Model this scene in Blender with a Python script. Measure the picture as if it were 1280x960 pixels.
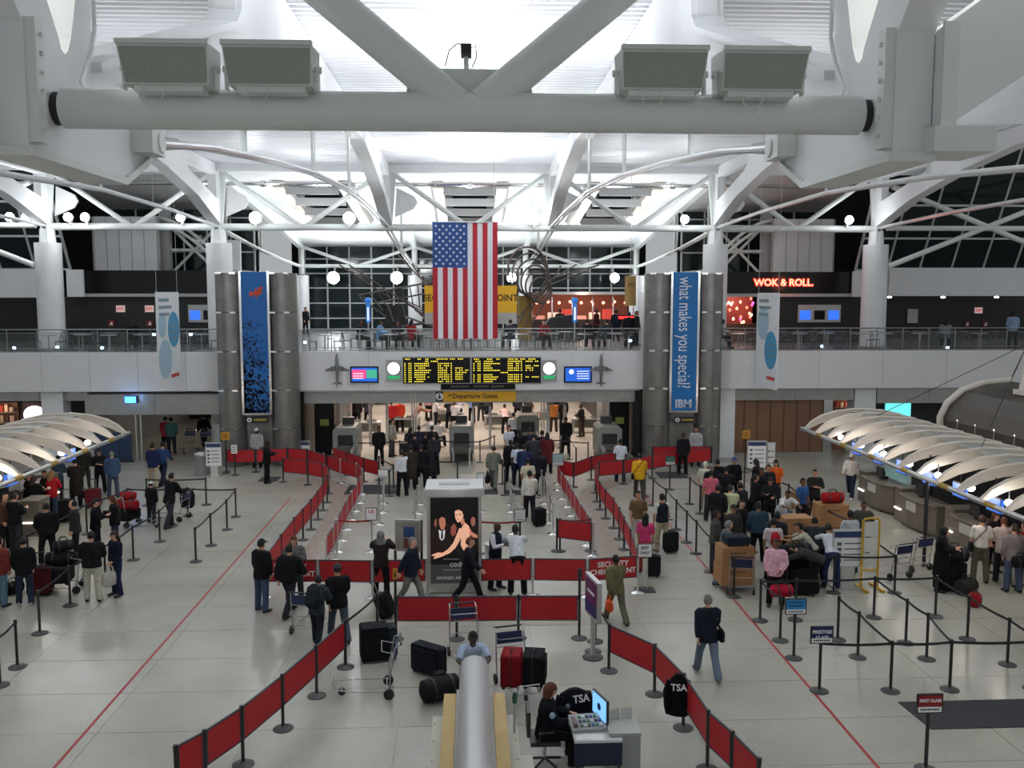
import bpy, bmesh, math, random
from mathutils import Vector, Matrix
from mathutils.geometry import tessellate_polygon

scene = bpy.context.scene
for o in list(bpy.data.objects):
    bpy.data.objects.remove(o)
C = scene.collection
R = math.radians
random.seed(4)

# ---------------------------------------------------------------- camera
FOC, EYE = 1150.0, 7.6
PITCH = math.atan((480-366)/FOC)
YAW = math.atan((640-588)/FOC*math.cos(PITCH))
cd = bpy.data.cameras.new('camera')
cd.sensor_width = 36.0
cd.lens = 36.0*FOC/1280.0
cd.clip_end = 400
cam = bpy.data.objects.new('camera', cd)
C.objects.link(cam)
cam.location = (0, 0, EYE)
cam.rotation_euler = (math.pi/2-PITCH, 0, -YAW)
scene.camera = cam
CR = cam.rotation_euler.to_matrix()

# ---------------------------------------------------------------- world, exposure
w = bpy.data.worlds.new('hall_surround')
scene.world = w
w.use_nodes = True
bg = w.node_tree.nodes['Background']
bg.inputs[0].default_value = (0.93, 0.97, 1.0, 1)
bg.inputs[1].default_value = 0.42
scene.view_settings.view_transform = 'Standard'
scene.view_settings.look = 'None'
scene.view_settings.gamma = 1.0
scene.view_settings.exposure = 0.0
scene.view_settings.use_curve_mapping = False

# ---------------------------------------------------------------- lamps of the hall and added fill
def lamp(name, kind, loc, power, color=(1, 1, 1), target=None, size=0.2, spot=120, blend=.6, sy=None):
    d = bpy.data.lights.new(name, kind)
    d.energy = power
    d.color = color
    if kind == 'AREA':
        d.size = size
        if sy:
            d.shape = 'RECTANGLE'
            d.size_y = sy
    else:
        d.shadow_soft_size = size
    if kind == 'SPOT':
        d.spot_size = R(spot)
        d.spot_blend = blend
    o = bpy.data.objects.new(name, d)
    C.objects.link(o)
    o.location = loc
    if target is not None:
        o.rotation_euler = (Vector(target)-Vector(loc)).to_track_quat('-Z', 'Y').to_euler()
    return o

COOL = (.93, .97, 1.0)
WARM = (1.0, .80, .70)
# metal halide uplights washing the deck: they sit on the truss chords
for x in (-16, -8, 0, 8, 16):
    for y in (14, 22, 30, 38):
        pw = {0: 1900, 8: 420 if y > 20 else 110, 16: 300}[abs(x)]
        lamp('uplight_wash', 'SPOT', (x, y, 10.2), pw, COOL, (x, y, 14), .25, 150, .8)
for x in (-8, 0, 8):
    for y in (49, 56, 62):
        lamp('uplight_wash', 'SPOT', (x, y, 8.6), 1500, COOL, (x, y-.5, 14), .25, 150, .8)
# added fill spots below the deck, without fixtures, lighting floor and near steel
for x in (-15, -5, 5, 15):
    for y in (-1, 8, 17, 26, 35):
        lamp('downlight', 'SPOT', (x, y, 12.6), {-1: 420, 8: 260, 17: 230, 26: 170, 35: 130}[y], (.97, 1.0, .93), (x, y, 0), .35, 130, .9)
for y in (46, 52):  # added lamps without fixtures, brightening the exit corridor
    lamp('exit_fill', 'SPOT', (-14.2, y, 4.1), 90, (1, .86, .72), (-14.2, y, 0), .3, 140, .7)
# added spots, no floodlights hang here, brightening the mezzanine front
for x in (-16, -6, 6, 16):
    lamp('mezzanine_fill', 'SPOT', (x, 12, 11.0), 1500, COOL, (x*1.05, 42, 5.5), .5, 60, .9)
# checkpoint below the mezzanine, check in islands
for x in (-5.5, 0, 5.5):
    for y in (45.5, 50.5, 56, 61):
        lamp('checkpoint_downlight', 'SPOT', (x, y, 4.1), 700, WARM, (x, y, 0), .3, 150, .7)

# ---------------------------------------------------------------- picture to place
def ray(px, py):
    return CR @ Vector(((px-640)/FOC, (480-py)/FOC, -1))
def fl(px, py, z=0.0):          # point of the level z seen at a pixel
    d = ray(px, py)
    t = (z-EYE)/d.z
    return (d.x*t, d.y*t)
def ay(px, py, Y):              # point of the upright plane y = Y
    d = ray(px, py)
    t = Y/d.y
    return (d.x*t, EYE+d.z*t)

# ---------------------------------------------------------------- materials
MATS = {}
def mat(name, col, rough=.6, metal=0.0, emit=0.0, noise=0.0, scale=8.0, bump=0.0, trans=0.0, spec=.5, alpha=1.0):
    if name in MATS:
        return MATS[name]
    m = bpy.data.materials.new(name)
    m.use_nodes = True
    nt = m.node_tree
    b = nt.nodes['Principled BSDF']
    c = (col[0], col[1], col[2], 1)
    b.inputs['Base Color'].default_value = c
    b.inputs['Roughness'].default_value = rough
    b.inputs['Metallic'].default_value = metal
    b.inputs['Specular IOR Level'].default_value = spec
    if emit:
        b.inputs['Emission Color'].default_value = c
        b.inputs['Emission Strength'].default_value = emit
    if trans:
        b.inputs['Transmission Weight'].default_value = trans
    if alpha < 1:
        b.inputs['Alpha'].default_value = alpha
    if noise or bump:
        tc = nt.nodes.new('ShaderNodeTexCoord')
        n = nt.nodes.new('ShaderNodeTexNoise')
        n.inputs['Scale'].default_value = scale
        n.inputs['Detail'].default_value = 4
        nt.links.new(tc.outputs['Object'], n.inputs['Vector'])
        if noise:
            r = nt.nodes.new('ShaderNodeValToRGB')
            r.color_ramp.elements[0].position = .3
            r.color_ramp.elements[1].position = .7
            r.color_ramp.elements[0].color = tuple(max(0, v*(1-noise)) for v in col[:3])+(1,)
            r.color_ramp.elements[1].color = tuple(min(1, v*(1+noise)) for v in col[:3])+(1,)
            nt.links.new(n.outputs['Fac'], r.inputs['Fac'])
            nt.links.new(r.outputs['Color'], b.inputs['Base Color'])
        if bump:
            bp = nt.nodes.new('ShaderNodeBump')
            bp.inputs['Strength'].default_value = bump
            bp.inputs['Distance'].default_value = .02
            nt.links.new(n.outputs['Fac'], bp.inputs['Height'])
            nt.links.new(bp.outputs['Normal'], b.inputs['Normal'])
    MATS[name] = m
    return m
def S(r, g, b):                  # sRGB 0..255 to linear
    f = lambda v: ((v/255+.055)/1.055)**2.4 if v > 10 else v/255/12.92
    return (f(r), f(g), f(b))
def cloth(rgb):
    return mat('cloth_%d_%d_%d' % rgb, S(*rgb), .85, noise=.18, scale=14, spec=.2)

# ---------------------------------------------------------------- meshes
class MB:
    def __init__(s):
        s.v = []; s.f = []; s.s = []
    def add(s, vs, fs, smooth=False):
        k = len(s.v)
        s.v.extend([tuple(p) for p in vs])
        s.f.extend([tuple(i+k for i in q) for q in fs])
        if isinstance(smooth, bool):
            smooth = [smooth]*len(fs)
        s.s.extend(smooth)
        return s
    def box(s, x0, x1, y0, y1, z0, z1):
        vs = [(x, y, z) for z in (z0, z1) for y in (y0, y1) for x in (x0, x1)]
        return s.add(vs, [(0, 2, 3, 1), (4, 5, 7, 6), (0, 1, 5, 4), (2, 6, 7, 3), (0, 4, 6, 2), (1, 3, 7, 5)])
    def hexa(s, b, t):           # four bottom, four top corners, counter clockwise
        return s.add(list(b)+list(t), [(3, 2, 1, 0), (4, 5, 6, 7), (0, 1, 5, 4), (1, 2, 6, 5), (2, 3, 7, 6), (3, 0, 4, 7)])
    def beam(s, p0, p1, wx, hz, up=(0, 0, 1)):   # box section between two points
        p0, p1 = Vector(p0), Vector(p1)
        d = (p1-p0).normalized()
        u = Vector(up)
        if abs(d.dot(u)) > .98:
            u = Vector((0, 1, 0))
        a = d.cross(u).normalized()*wx/2
        b = a.cross(d).normalized()*hz/2
        return s.hexa([p0-a-b, p0+a-b, p0+a+b, p0-a+b], [p1-a-b, p1+a-b, p1+a+b, p1-a+b])
    def path(s, pts, r, n=8, closed=False, ry=None):
        pts = [Vector(p) for p in pts]
        m = len(pts)
        rs = r if isinstance(r, (list, tuple)) else [r]*m
        k = len(s.v)
        prev = None
        for i, p in enumerate(pts):
            if closed:
                t = pts[(i+1) % m]-pts[i-1]
            else:
                t = pts[min(i+1, m-1)]-pts[max(i-1, 0)]
            t.normalize()
            if prev is None:
                u = Vector((0, 0, 1)) if abs(t.z) < .9 else Vector((0, 1, 0))
                a = t.cross(u).normalized()
            else:
                a = prev-t*prev.dot(t)
                a.normalize()
            prev = a
            b = t.cross(a)
            for j in range(n):
                q = 2*math.pi*j/n
                s.v.append(tuple(p+a*(rs[i]*math.cos(q))+b*((ry or rs[i])*math.sin(q))))
        e = m if closed else m-1
        for i in range(e):
            for j in range(n):
                i2 = (i+1) % m
                s.f.append((k+i*n+j, k+i*n+(j+1) % n, k+i2*n+(j+1) % n, k+i2*n+j))
                s.s.append(True)
        if not closed:
            s.f.append(tuple(k+j for j in range(n))[::-1]); s.s.append(False)
            s.f.append(tuple(k+(m-1)*n+j for j in range(n))); s.s.append(False)
        return s
    def tube(s, p0, p1, r, n=8, r1=None):
        return s.path([p0, p1], [r, r if r1 is None else r1], n)
    def lathe(s, prof, n=14, c=(0, 0, 0)):
        k = len(s.v)
        for r, z in prof:
            for j in range(n):
                q = 2*math.pi*j/n
                s.v.append((c[0]+r*math.cos(q), c[1]+r*math.sin(q), c[2]+z))
        for i in range(len(prof)-1):
            for j in range(n):
                s.f.append((k+i*n+j, k+i*n+(j+1) % n, k+(i+1)*n+(j+1) % n, k+(i+1)*n+j)); s.s.append(True)
        s.f.append(tuple(k+j for j in range(n))[::-1]); s.s.append(False)
        q = k+(len(prof)-1)*n
        s.f.append(tuple(q+j for j in range(n))); s.s.append(False)
        return s
    def ell(s, c, r, n=10, m=6):
        k = len(s.v)
        for i in range(m+1):
            a = math.pi*i/m
            rr = max(math.sin(a), .02)
            for j in range(n):
                q = 2*math.pi*j/n
                s.v.append((c[0]+r[0]*rr*math.cos(q), c[1]+r[1]*rr*math.sin(q), c[2]-r[2]*math.cos(a)))
        for i in range(m):
            for j in range(n):
                s.f.append((k+i*n+j, k+i*n+(j+1) % n, k+(i+1)*n+(j+1) % n, k+(i+1)*n+j)); s.s.append(True)
        s.f.append(tuple(k+j for j in range(n))[::-1]); s.s.append(True)
        s.f.append(tuple(k+m*n+j for j in range(n))); s.s.append(True)
        return s
    def prism(s, loops, plane, a, b):   # loops: outline then holes; plane x: (y,z), y: (x,z), z: (x,y)
        if not isinstance(loops[0][0], (tuple, list)):
            loops = [loops]
        put = {'x': lambda p, t: (t, p[0], p[1]), 'y': lambda p, t: (p[0], t, p[1]), 'z': lambda p, t: (p[0], p[1], t)}[plane]
        flat = [p for l in loops for p in l]
        tris = tessellate_polygon([[Vector((p[0], p[1], 0)) for p in l] for l in loops])
        n = len(flat)
        vs = [put(p, a) for p in flat]+[put(p, b) for p in flat]
        fs = [tuple(t) for t in tris]+[tuple(i+n for i in t)[::-1] for t in tris]
        k = 0
        for l in loops:
            m = len(l)
            for i in range(m):
                j = (i+1) % m
                fs.append((k+i, k+j, k+j+n, k+i+n))
            k += m
        k0 = len(s.v)
        s.add(vs, fs)
        return s
    def xf(s, M, start=0):
        s.v[start:] = [tuple(M @ Vector(p)) for p in s.v[start:]]
        return s
    def mesh(s, name='mesh'):
        me = bpy.data.meshes.new(name)
        me.from_pydata(s.v, [], s.f)
        me.polygons.foreach_set('use_smooth', s.s)
        me.update()
        if any(s.s):
            me.set_sharp_from_angle(angle=R(42))
        return me

def fixn(me):
    bm = bmesh.new(); bm.from_mesh(me)
    bmesh.ops.recalc_face_normals(bm, faces=bm.faces)
    bm.to_mesh(me); bm.free()
    return me

def obj(name, me, m=None, parent=None, loc=(0, 0, 0), rot=0.0, scale=None):
    if isinstance(me, MB):
        me = fixn(me.mesh(name))
    o = bpy.data.objects.new(name, me)
    C.objects.link(o)
    o.location = loc
    o.rotation_euler = rot if isinstance(rot, (tuple, list)) else (0, 0, rot)
    if scale:
        o.scale = scale if isinstance(scale, (tuple, list)) else (scale,)*3
    if parent is not None:
        o.parent = parent
    if m is not None:
        if not me.materials:
            me.materials.append(m)
        if me.materials[0] != m:
            o.material_slots[0].link = 'OBJECT'
            o.material_slots[0].material = m
    return o

def thing(name, label, cat, loc=(0, 0, 0), rot=0.0, group=None, scale=None):
    o = bpy.data.objects.new(name, None)
    o.empty_display_size = .1
    C.objects.link(o)
    o.location = loc
    o.rotation_euler = rot if isinstance(rot, (tuple, list)) else (0, 0, rot)
    if scale:
        o.scale = scale if isinstance(scale, (tuple, list)) else (scale,)*3
    return tag(o, label, cat, group)
def tag(o, label, cat, group=None):
    o['label'] = label
    o['category'] = cat
    if group:
        o['group'] = group
    return o
def struct(name, me=None, m=None, parent=None):
    if me is None:
        o = bpy.data.objects.new(name, None)
        C.objects.link(o)
    else:
        o = obj(name, me, m, parent)
    if parent is None:
        o['kind'] = 'structure'
    return o
ORD = ['first', 'second', 'third', 'fourth', 'fifth', 'sixth', 'seventh', 'eighth', 'ninth', 'tenth', 'eleventh', 'twelfth',
       'thirteenth', 'fourteenth', 'fifteenth', 'sixteenth', 'seventeenth', 'eighteenth', 'nineteenth', 'twentieth']

TEXTS = {}
def text_mesh(s, size, bold=0.0, spacing=1.0):
    key = (s, round(size, 3), bold)
    if key in TEXTS:
        return TEXTS[key]
    cu = bpy.data.curves.new('lettering', 'FONT')
    cu.body = s
    cu.size = size
    cu.align_x = 'CENTER'
    cu.align_y = 'CENTER'
    cu.extrude = .004
    cu.offset = bold
    cu.resolution_u = 3
    cu.space_character = spacing
    o = bpy.data.objects.new('lettering', cu)
    C.objects.link(o)
    dg = bpy.context.evaluated_depsgraph_get()
    me = bpy.data.meshes.new_from_object(o.evaluated_get(dg))
    bpy.data.objects.remove(o)
    me.materials.clear()
    TEXTS[key] = me
    return me
def text(s, size, m, parent, loc, rot=(math.pi/2, 0, 0), bold=0.0, sx=1.0, name='lettering'):
    return obj(name, text_mesh(s, size, bold), m, parent, loc, rot, (sx, 1, 1))
# ================================================================= the setting
YF = 41.5                                   # front plane of the mezzanine
M_white = mat('white_steel', (.74, .77, .75), .45, noise=.03, scale=2)
M_web = mat('white_web', (.80, .81, .82), .5, noise=.03, scale=1)
M_deck = mat('deck_metal', (.80, .81, .84), .38, .15)
M_panelw = mat('white_panel', (.78, .79, .80), .55, noise=.03, scale=1.5)
M_fascia = mat('fascia_paint', (.74, .74, .75), .55, noise=.03, scale=.8)
M_greyw = mat('grey_wall', (.42, .42, .42), .6, noise=.06, scale=1)
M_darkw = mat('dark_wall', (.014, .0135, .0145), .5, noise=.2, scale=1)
M_black = mat('gloss_black', (.008, .008, .009), .2, spec=.3)
M_steel = mat('brushed_steel', (.40, .40, .38), .38, .75, noise=.08, scale=3)
M_pylon = mat('pylon_steel', (.24, .235, .22), .40, .7, noise=.12, scale=2.5)
M_chrome = mat('chrome', (.75, .75, .76), .18, 1.0)
M_alu = mat('aluminium', (.58, .59, .58), .35, .8)
M_glassn = mat('night_glass', (.012, .020, .022), .08)
M_mull = mat('mullion', (.55, .57, .57), .45, .3)
M_blk = mat('black_metal', (.018, .018, .020), .45)
M_base = mat('black_base', (.05, .05, .052), .5, noise=.15, scale=20)
M_brown = mat('shutter_brown', (.235, .125, .075), .38, .35, noise=.15, scale=.7)
M_redline = mat('red_tape', S(160, 36, 34), .5)
M_grout = mat('joint', (.29, .285, .26), .7)
M_mat = mat('dark_mat', (.035, .037, .042), .9, noise=.25, scale=40)
M_tie = mat('tie_metal', (.72, .73, .74), .28, .35)
M_wl = mat('lamp_lens', (1, 1, 1), .3, emit=40)

def terrazzo():
    m = mat('terrazzo', (.47, .465, .425), .27, spec=.36)
    nt = m.node_tree
    b = nt.nodes['Principled BSDF']
    tc = nt.nodes.new('ShaderNodeTexCoord')
    geo = nt.nodes.new('ShaderNodeNewGeometry')
    n1 = nt.nodes.new('ShaderNodeTexNoise'); n1.inputs['Scale'].default_value = 45; n1.inputs['Detail'].default_value = 3
    n2 = nt.nodes.new('ShaderNodeTexNoise'); n2.inputs['Scale'].default_value = .35; n2.inputs['Detail'].default_value = 5
    nt.links.new(geo.outputs['Position'], n1.inputs['Vector'])
    nt.links.new(geo.outputs['Position'], n2.inputs['Vector'])
    r1 = nt.nodes.new('ShaderNodeValToRGB')
    r1.color_ramp.elements[0].color = (.37, .362, .315, 1); r1.color_ramp.elements[0].position = .35
    r1.color_ramp.elements[1].color = (.47, .46, .405, 1); r1.color_ramp.elements[1].position = .65
    r2 = nt.nodes.new('ShaderNodeValToRGB')
    r2.color_ramp.elements[0].color = (.84, .83, .82, 1); r2.color_ramp.elements[0].position = .35
    r2.color_ramp.elements[1].color = (1, 1, 1, 1); r2.color_ramp.elements[1].position = .6
    mx = nt.nodes.new('ShaderNodeMixRGB'); mx.blend_type = 'MULTIPLY'; mx.inputs[0].default_value = 1
    nt.links.new(n1.outputs['Fac'], r1.inputs['Fac']); nt.links.new(n2.outputs['Fac'], r2.inputs['Fac'])
    nt.links.new(r1.outputs['Color'], mx.inputs[1]); nt.links.new(r2.outputs['Color'], mx.inputs[2])
    nt.links.new(mx.outputs['Color'], b.inputs['Base Color'])
    return m
M_floor = terrazzo()

# ---- floor: terrazzo slabs with recessed joints
floor = struct('floor', MB().box(-40, 40, -6, 69, -.3, -.008), M_grout)
slabs = []
SX, SY = 2.6, 1.62
for j in range(-13, 33):
    for i in range(-15, 15):
        x0, y0 = 1.3+SX*i, 15.58+SY*j
        cx, cy = x0+SX/2, y0+SY/2
        vis = cy > 12 and abs(cx+.02*cy) < .58*cy+1.5
        slabs.append((not vis, cy*cy+cx*cx, x0, y0))
slabs.sort()
slab_me = MB().box(0, SX-.012, 0, SY-.012, -.05, 0).mesh('terrazzo_slab')
slab_me.materials.append(M_floor)
for k, (nv, d, x0, y0) in enumerate(slabs[:290]):
    obj('terrazzo_slab', slab_me, M_floor, floor, (x0+.006, y0+.006, 0))
mb = MB()
for nv, d, x0, y0 in slabs[290:]:
    mb.box(x0+.006, x0+SX-.006, y0+.006, y0+SY-.006, -.05, 0)
o = obj('terrazzo_field', mb, M_floor, floor); o['kind'] = 'stuff'
# red guide lines
for s, nm in ((-1, 'left'), (1, 'right')):
    x = -6.72 if s < 0 else 6.52
    tag(obj('floor_tape', MB().box(x-.028, x+.028, 8, 34, .0005, .002), M_redline),
        'long straight red line taped along the floor on the %s of the hall' % nm, 'floor line')
# dark entrance mat at the right
p = [fl(1122, 878), fl(1164, 912), fl(1330, 908), fl(1330, 873)]
mb = MB().prism([(q[0], q[1]) for q in p], 'z', .001, .012)
tag(obj('floor_mat', mb, M_mat), 'dark blue grey floor mat behind the red first class sign post', 'mat')
for (x0, y0, x1, y1, lab) in ((430, 606, 500, 618, 'dark grey mat where the left security queue begins'), (604, 612, 622, 618, 'small grey mat behind the advertising kiosk'),
                              (632, 613, 650, 619, 'small grey mat under the right security queue'),
                              (322, 596, 352, 602, 'dark mat under the man in black by the left pylon'), (826, 590, 852, 598, 'dark mat beside the man in suit by the right red barrier')):
    a, b = fl(x0, y1), fl(x1, y0)
    mb = MB().box(-(b[0]-a[0])/2, (b[0]-a[0])/2, -(b[1]-a[1])/2, (b[1]-a[1])/2, .001, .012)
    tag(obj('floor_mat', mb, M_mat, loc=((a[0]+b[0])/2, (a[1]+b[1])/2, 0)), lab, 'mat')
# reddish brown inlaid bands that follow the queue lanes
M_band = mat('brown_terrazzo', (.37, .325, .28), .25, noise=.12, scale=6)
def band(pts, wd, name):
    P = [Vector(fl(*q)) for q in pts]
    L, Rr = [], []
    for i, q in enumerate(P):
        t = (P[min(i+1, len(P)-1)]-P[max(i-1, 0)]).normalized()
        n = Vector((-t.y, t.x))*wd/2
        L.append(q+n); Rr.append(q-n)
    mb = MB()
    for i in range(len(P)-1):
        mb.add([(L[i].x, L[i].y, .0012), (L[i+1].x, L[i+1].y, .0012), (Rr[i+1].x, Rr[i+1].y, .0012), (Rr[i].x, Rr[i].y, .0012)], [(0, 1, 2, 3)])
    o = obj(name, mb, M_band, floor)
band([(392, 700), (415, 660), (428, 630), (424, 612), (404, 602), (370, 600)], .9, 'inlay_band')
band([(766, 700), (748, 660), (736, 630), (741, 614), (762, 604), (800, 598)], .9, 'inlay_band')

# ---- roof deck
GX = [-20, -12, -3.97, 3.97, 12, 20]
ZD = 13.62
ceiling = struct('ceiling', MB().box(-24, 24, -8, 45.6, ZD+.25, ZD+.4), M_deck)
for k in range(5):
    x0, x1 = GX[k], GX[k+1]
    mb = MB()
    pr = []
    y = 0.0
    while y < 45.2:
        pr += [(y, 0), (y+.12, 0), (y+.15, .06), (y+.29, .06)]
        y += .32
    vs = [(x0, a, ZD+.02+b) for a, b in pr]+[(x1, a, ZD+.02+b) for a, b in pr]
    n = len(pr)
    mb.add(vs, [(i, i+1, n+i+1, n+i) for i in range(n-1)])
    me = mb.mesh('corrugated_deck')
    obj('corrugated_deck', me, M_deck, ceiling)
# sloping ceiling beyond the far truss, with skylight coffers
def zs(y):
    return 13.5+(y-45)*(10.95-13.5)/(68-45)
sl = struct('ceiling_far', MB().hexa([(-12.2, 45.2, zs(45.2)), (12.2, 45.2, zs(45.2)), (12.2, 68.4, zs(68.4)), (-12.2, 68.4, zs(68.4))],
            [(-12.2, 45.2, zs(45.2)+.2), (12.2, 45.2, zs(45.2)+.2), (12.2, 68.4, zs(68.4)+.2), (-12.2, 68.4, zs(68.4)+.2)]), M_panelw)
M_louv = mat('dark_louvre', (.07, .068, .066), .5)
for k, cx in enumerate((-8, 0, 8)):
    wn = struct('window_%d' % (k+2))
    y0, y1 = 47.5, 58.5
    mb = MB()
    for s in (-1, 1):
        a, b = cx+s*1.9, cx+s*1.35
        mb.hexa([(min(a, b), y0, zs(y0)-.35), (max(a, b), y0, zs(y0)-.35), (max(a, b), y1, zs(y1)-.35), (min(a, b), y1, zs(y1)-.35)],
                [(min(a, b), y0, zs(y0)+.02), (max(a, b), y0, zs(y0)+.02), (max(a, b), y1, zs(y1)+.02), (min(a, b), y1, zs(y1)+.02)])
    obj('skylight_frame', mb, mat('coffer_beige', (.62, .56, .50), .6), wn)
    for q in range(4):
        y = y0+.3+q*2.7
        obj('baffle', MB().box(cx-1.34, cx+1.34, y, y+.12, zs(y)-.62, zs(y)-.22), M_greyw, wn)
        for r_ in range(5):
            yy = y+.35+r_*.42
            mb = MB().hexa([(cx-.95, yy, zs(yy)-.22), (cx+.95, yy, zs(yy)-.22), (cx+.95, yy+.3, zs(yy)-.12), (cx-.95, yy+.3, zs(yy)-.12)],
                           [(cx-.95, yy, zs(yy)-.19), (cx+.95, yy, zs(yy)-.19), (cx+.95, yy+.3, zs(yy)-.09), (cx-.95, yy+.3, zs(yy)-.09)])
            obj('louvre', mb, M_louv, wn)
        mb = MB().hexa([(cx-1.33, y+.15, zs(y+.15)-.06), (cx+1.33, y+.15, zs(y+.15)-.06), (cx+1.33, y+2.6, zs(y+2.6)-.06), (cx-1.33, y+2.6, zs(y+2.6)-.06)],
                       [(cx-1.33, y+.15, zs(y+.15)-.02), (cx+1.33, y+.15, zs(y+.15)-.02), (cx+1.33, y+2.6, zs(y+2.6)-.02), (cx-1.33, y+2.6, zs(y+2.6)-.02)])
        obj('pane', mb, M_glassn, wn)

# ---- plate girders carrying the deck
outer = [(4.5, ZD), (8.28, 9.9), (8.28, 8.85), (10.5, 8.85), (11.15, 9.15), (11.3, 9.6), (14, 10.15), (18, 10.95), (24, 12.05), (30, 12.88), (33, 13.0),
         (37, 12.55), (41, 11.85), (44.5, 10.85), (45.3, 10.85), (45.3, ZD)]
h1 = [(8.98, 9.95), (9.02, 9.86), (9.10, 9.83), (9.17, 9.88), (9.25, 10.02), (9.45, 10.6), (9.95, 13.3), (6.2, 13.3), (8.55, 10.5)]
h2 = [(9.70, 9.9), (10.92, 10.36), (13, 11.08), (15.4, 11.92), (15.7, 12.2), (15.8, 13.3), (10.35, 13.3), (9.76, 10.5)]
h3 = [(44.2, 12.0), (44.2, 13.1), (39.5, 13.1), (40.0, 12.85)]
gme = MB().prism([outer, h1, h2, h3], 'x', -.17, .17)
gme = fixn(gme.mesh('girder_web')); gme.materials.append(M_web)
GN = ['far left outer', 'left outer', 'left inner', 'right inner', 'right outer', 'far right outer']
GIRD = []
for k, x in enumerate(GX):
    t = thing('plate_girder', 'white arched plate girder with rounded cutouts, %s one under the roof deck' % GN[k], 'girder', (x, 0, 0), group='plate girders of the roof')
    GIRD.append(t)
    obj('girder_web', gme, M_web, t)
    mb = MB()
    lo = [(11.3, 9.6), (14, 10.15), (18, 10.95), (24, 12.05), (30, 12.88), (33, 13.0), (37, 12.55), (41, 11.85), (44.5, 10.85)]
    for a, b in zip(lo, lo[1:]):
        mb.hexa([(-.26, a[0], a[1]-.05), (.26, a[0], a[1]-.05), (.26, b[0], b[1]-.05), (-.26, b[0], b[1]-.05)],
                [(-.26, a[0], a[1]+.01), (.26, a[0], a[1]+.01), (.26, b[0], b[1]+.01), (-.26, b[0], b[1]+.01)])
    obj('bottom_flange', mb, M_web, t)
    mb = MB()
    hl = [(9.72, 9.88), (10.92, 10.34), (13, 11.06), (15.4, 11.9), (15.72, 12.18), (15.82, 13.3)]
    for a, b in zip(hl, hl[1:]):
        mb.hexa([(-.27, a[0], a[1]-.07), (.27, a[0], a[1]-.07), (.27, b[0]+(.1 if b[1] > 12 else 0), b[1]-.07), (-.27, b[0]+(.1 if b[1] > 12 else 0), b[1]-.07)],
                [(-.27, a[0], a[1]+.03), (.27, a[0], a[1]+.03), (.27, b[0], b[1]+.03), (-.27, b[0], b[1]+.03)])
    obj('cutout_flange', mb, M_web, t)
    if abs(x) < 5:
        s = -1 if x > 0 else 1      # inner face
        mb = MB().box(-.22, .22, 8.25, 10.45, 8.78, 8.86)
        mb.hexa([(-.22, 10.45, 8.78), (.22, 10.45, 8.78), (.22, 11.2, 9.1), (-.22, 11.2, 9.1)], [(-.22, 10.45, 8.86), (.22, 10.45, 8.86), (.22, 11.2, 9.18), (-.22, 11.2, 9.18)])
        obj('base_plate', mb, M_white, t)
        mb = MB().box(s*.17, s*.26, 8.30, 8.46, 8.9, 9.95)
        obj('splice_plate', mb, M_white, t)
        for q in range(6):
            mb = MB().tube((s*.26, 8.38, 9.02+q*.16), (s*.29, 8.38, 9.02+q*.16), .022, 6)
            obj('bolt', mb, M_white, t)
        mb = MB().box(s*.17-.0, s*.40, 10.75, 11.2, 9.18, 9.52) if s > 0 else MB().box(-.40, -.17, 10.75, 11.2, 9.18, 9.52)
        obj('clevis', mb, M_white, t)
        # outward box strut from the node
        so = -s
        mb = MB().prism([(so*.18, 9.02), (so*.18, 9.92), (so*4.8, 13.2), (so*4.8, 12.1)], 'y', 8.12, 8.62)
        obj('box_strut', mb, M_web, t)
        obj('strut_shoe', MB().box(min(so*.1, so*.66), max(so*.1, so*.66), 8.06, 8.68, 8.84, 9.06), M_white, t)
        obj('strut_splice', MB().box(min(so*.16, so*.30), max(so*.16, so*.30), 8.08, 8.12, 8.95, 9.95), M_white, t)

# ---- longitudinal arched tie tubes with hangers
arc = [(11.0, 9.33), (14.5, 9.80), (18.7, 10.2), (24, 10.62), (31, 10.95), (38, 10.92), (45, 10.75)]
zl = lambda y: next(a[1]+(b[1]-a[1])*(y-a[0])/(b[0]-a[0]) for a, b in zip(lo, lo[1:]) if a[0] <= y <= b[0])
za = lambda y: next(a[1]+(b[1]-a[1])*(y-a[0])/(b[0]-a[0]) for a, b in zip(arc, arc[1:]) if a[0] <= y <= b[0])
for k, x in enumerate(GX):
    t = GIRD[k]
    if abs(x) < 5:
        for d in (-.13, .13):
            obj('tie_tube', MB().path([(d*.7, a, b) for a, b in arc], .048, 8), M_tie, t)
        s = 1 if x < 0 else -1
        obj('pin', MB().tube((s*.0, 11.05, 9.33), (s*.42, 11.05, 9.33), .12, 14), M_white, t)
        obj('end_sleeve', MB().path([(0, 11.1, 9.34), (0, 12.0, 9.47), (0, 12.9, 9.6)], [.08, .10, .075], 10), M_white, t)
    else:
        obj('tie_tube', MB().path([(0, a, b) for a, b in arc], .085, 8), M_tie, t)
    for y in (16.7, 24, 31):
        obj('hanger', MB().tube((0, y, za(y)), (0, y, zl(y)), .055, 8), M_white, t)
        obj('hanger_fork', MB().beam((0, y, zl(y)-.25), (0, y, zl(y)-.02), .22, .12), M_white, t)

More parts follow.
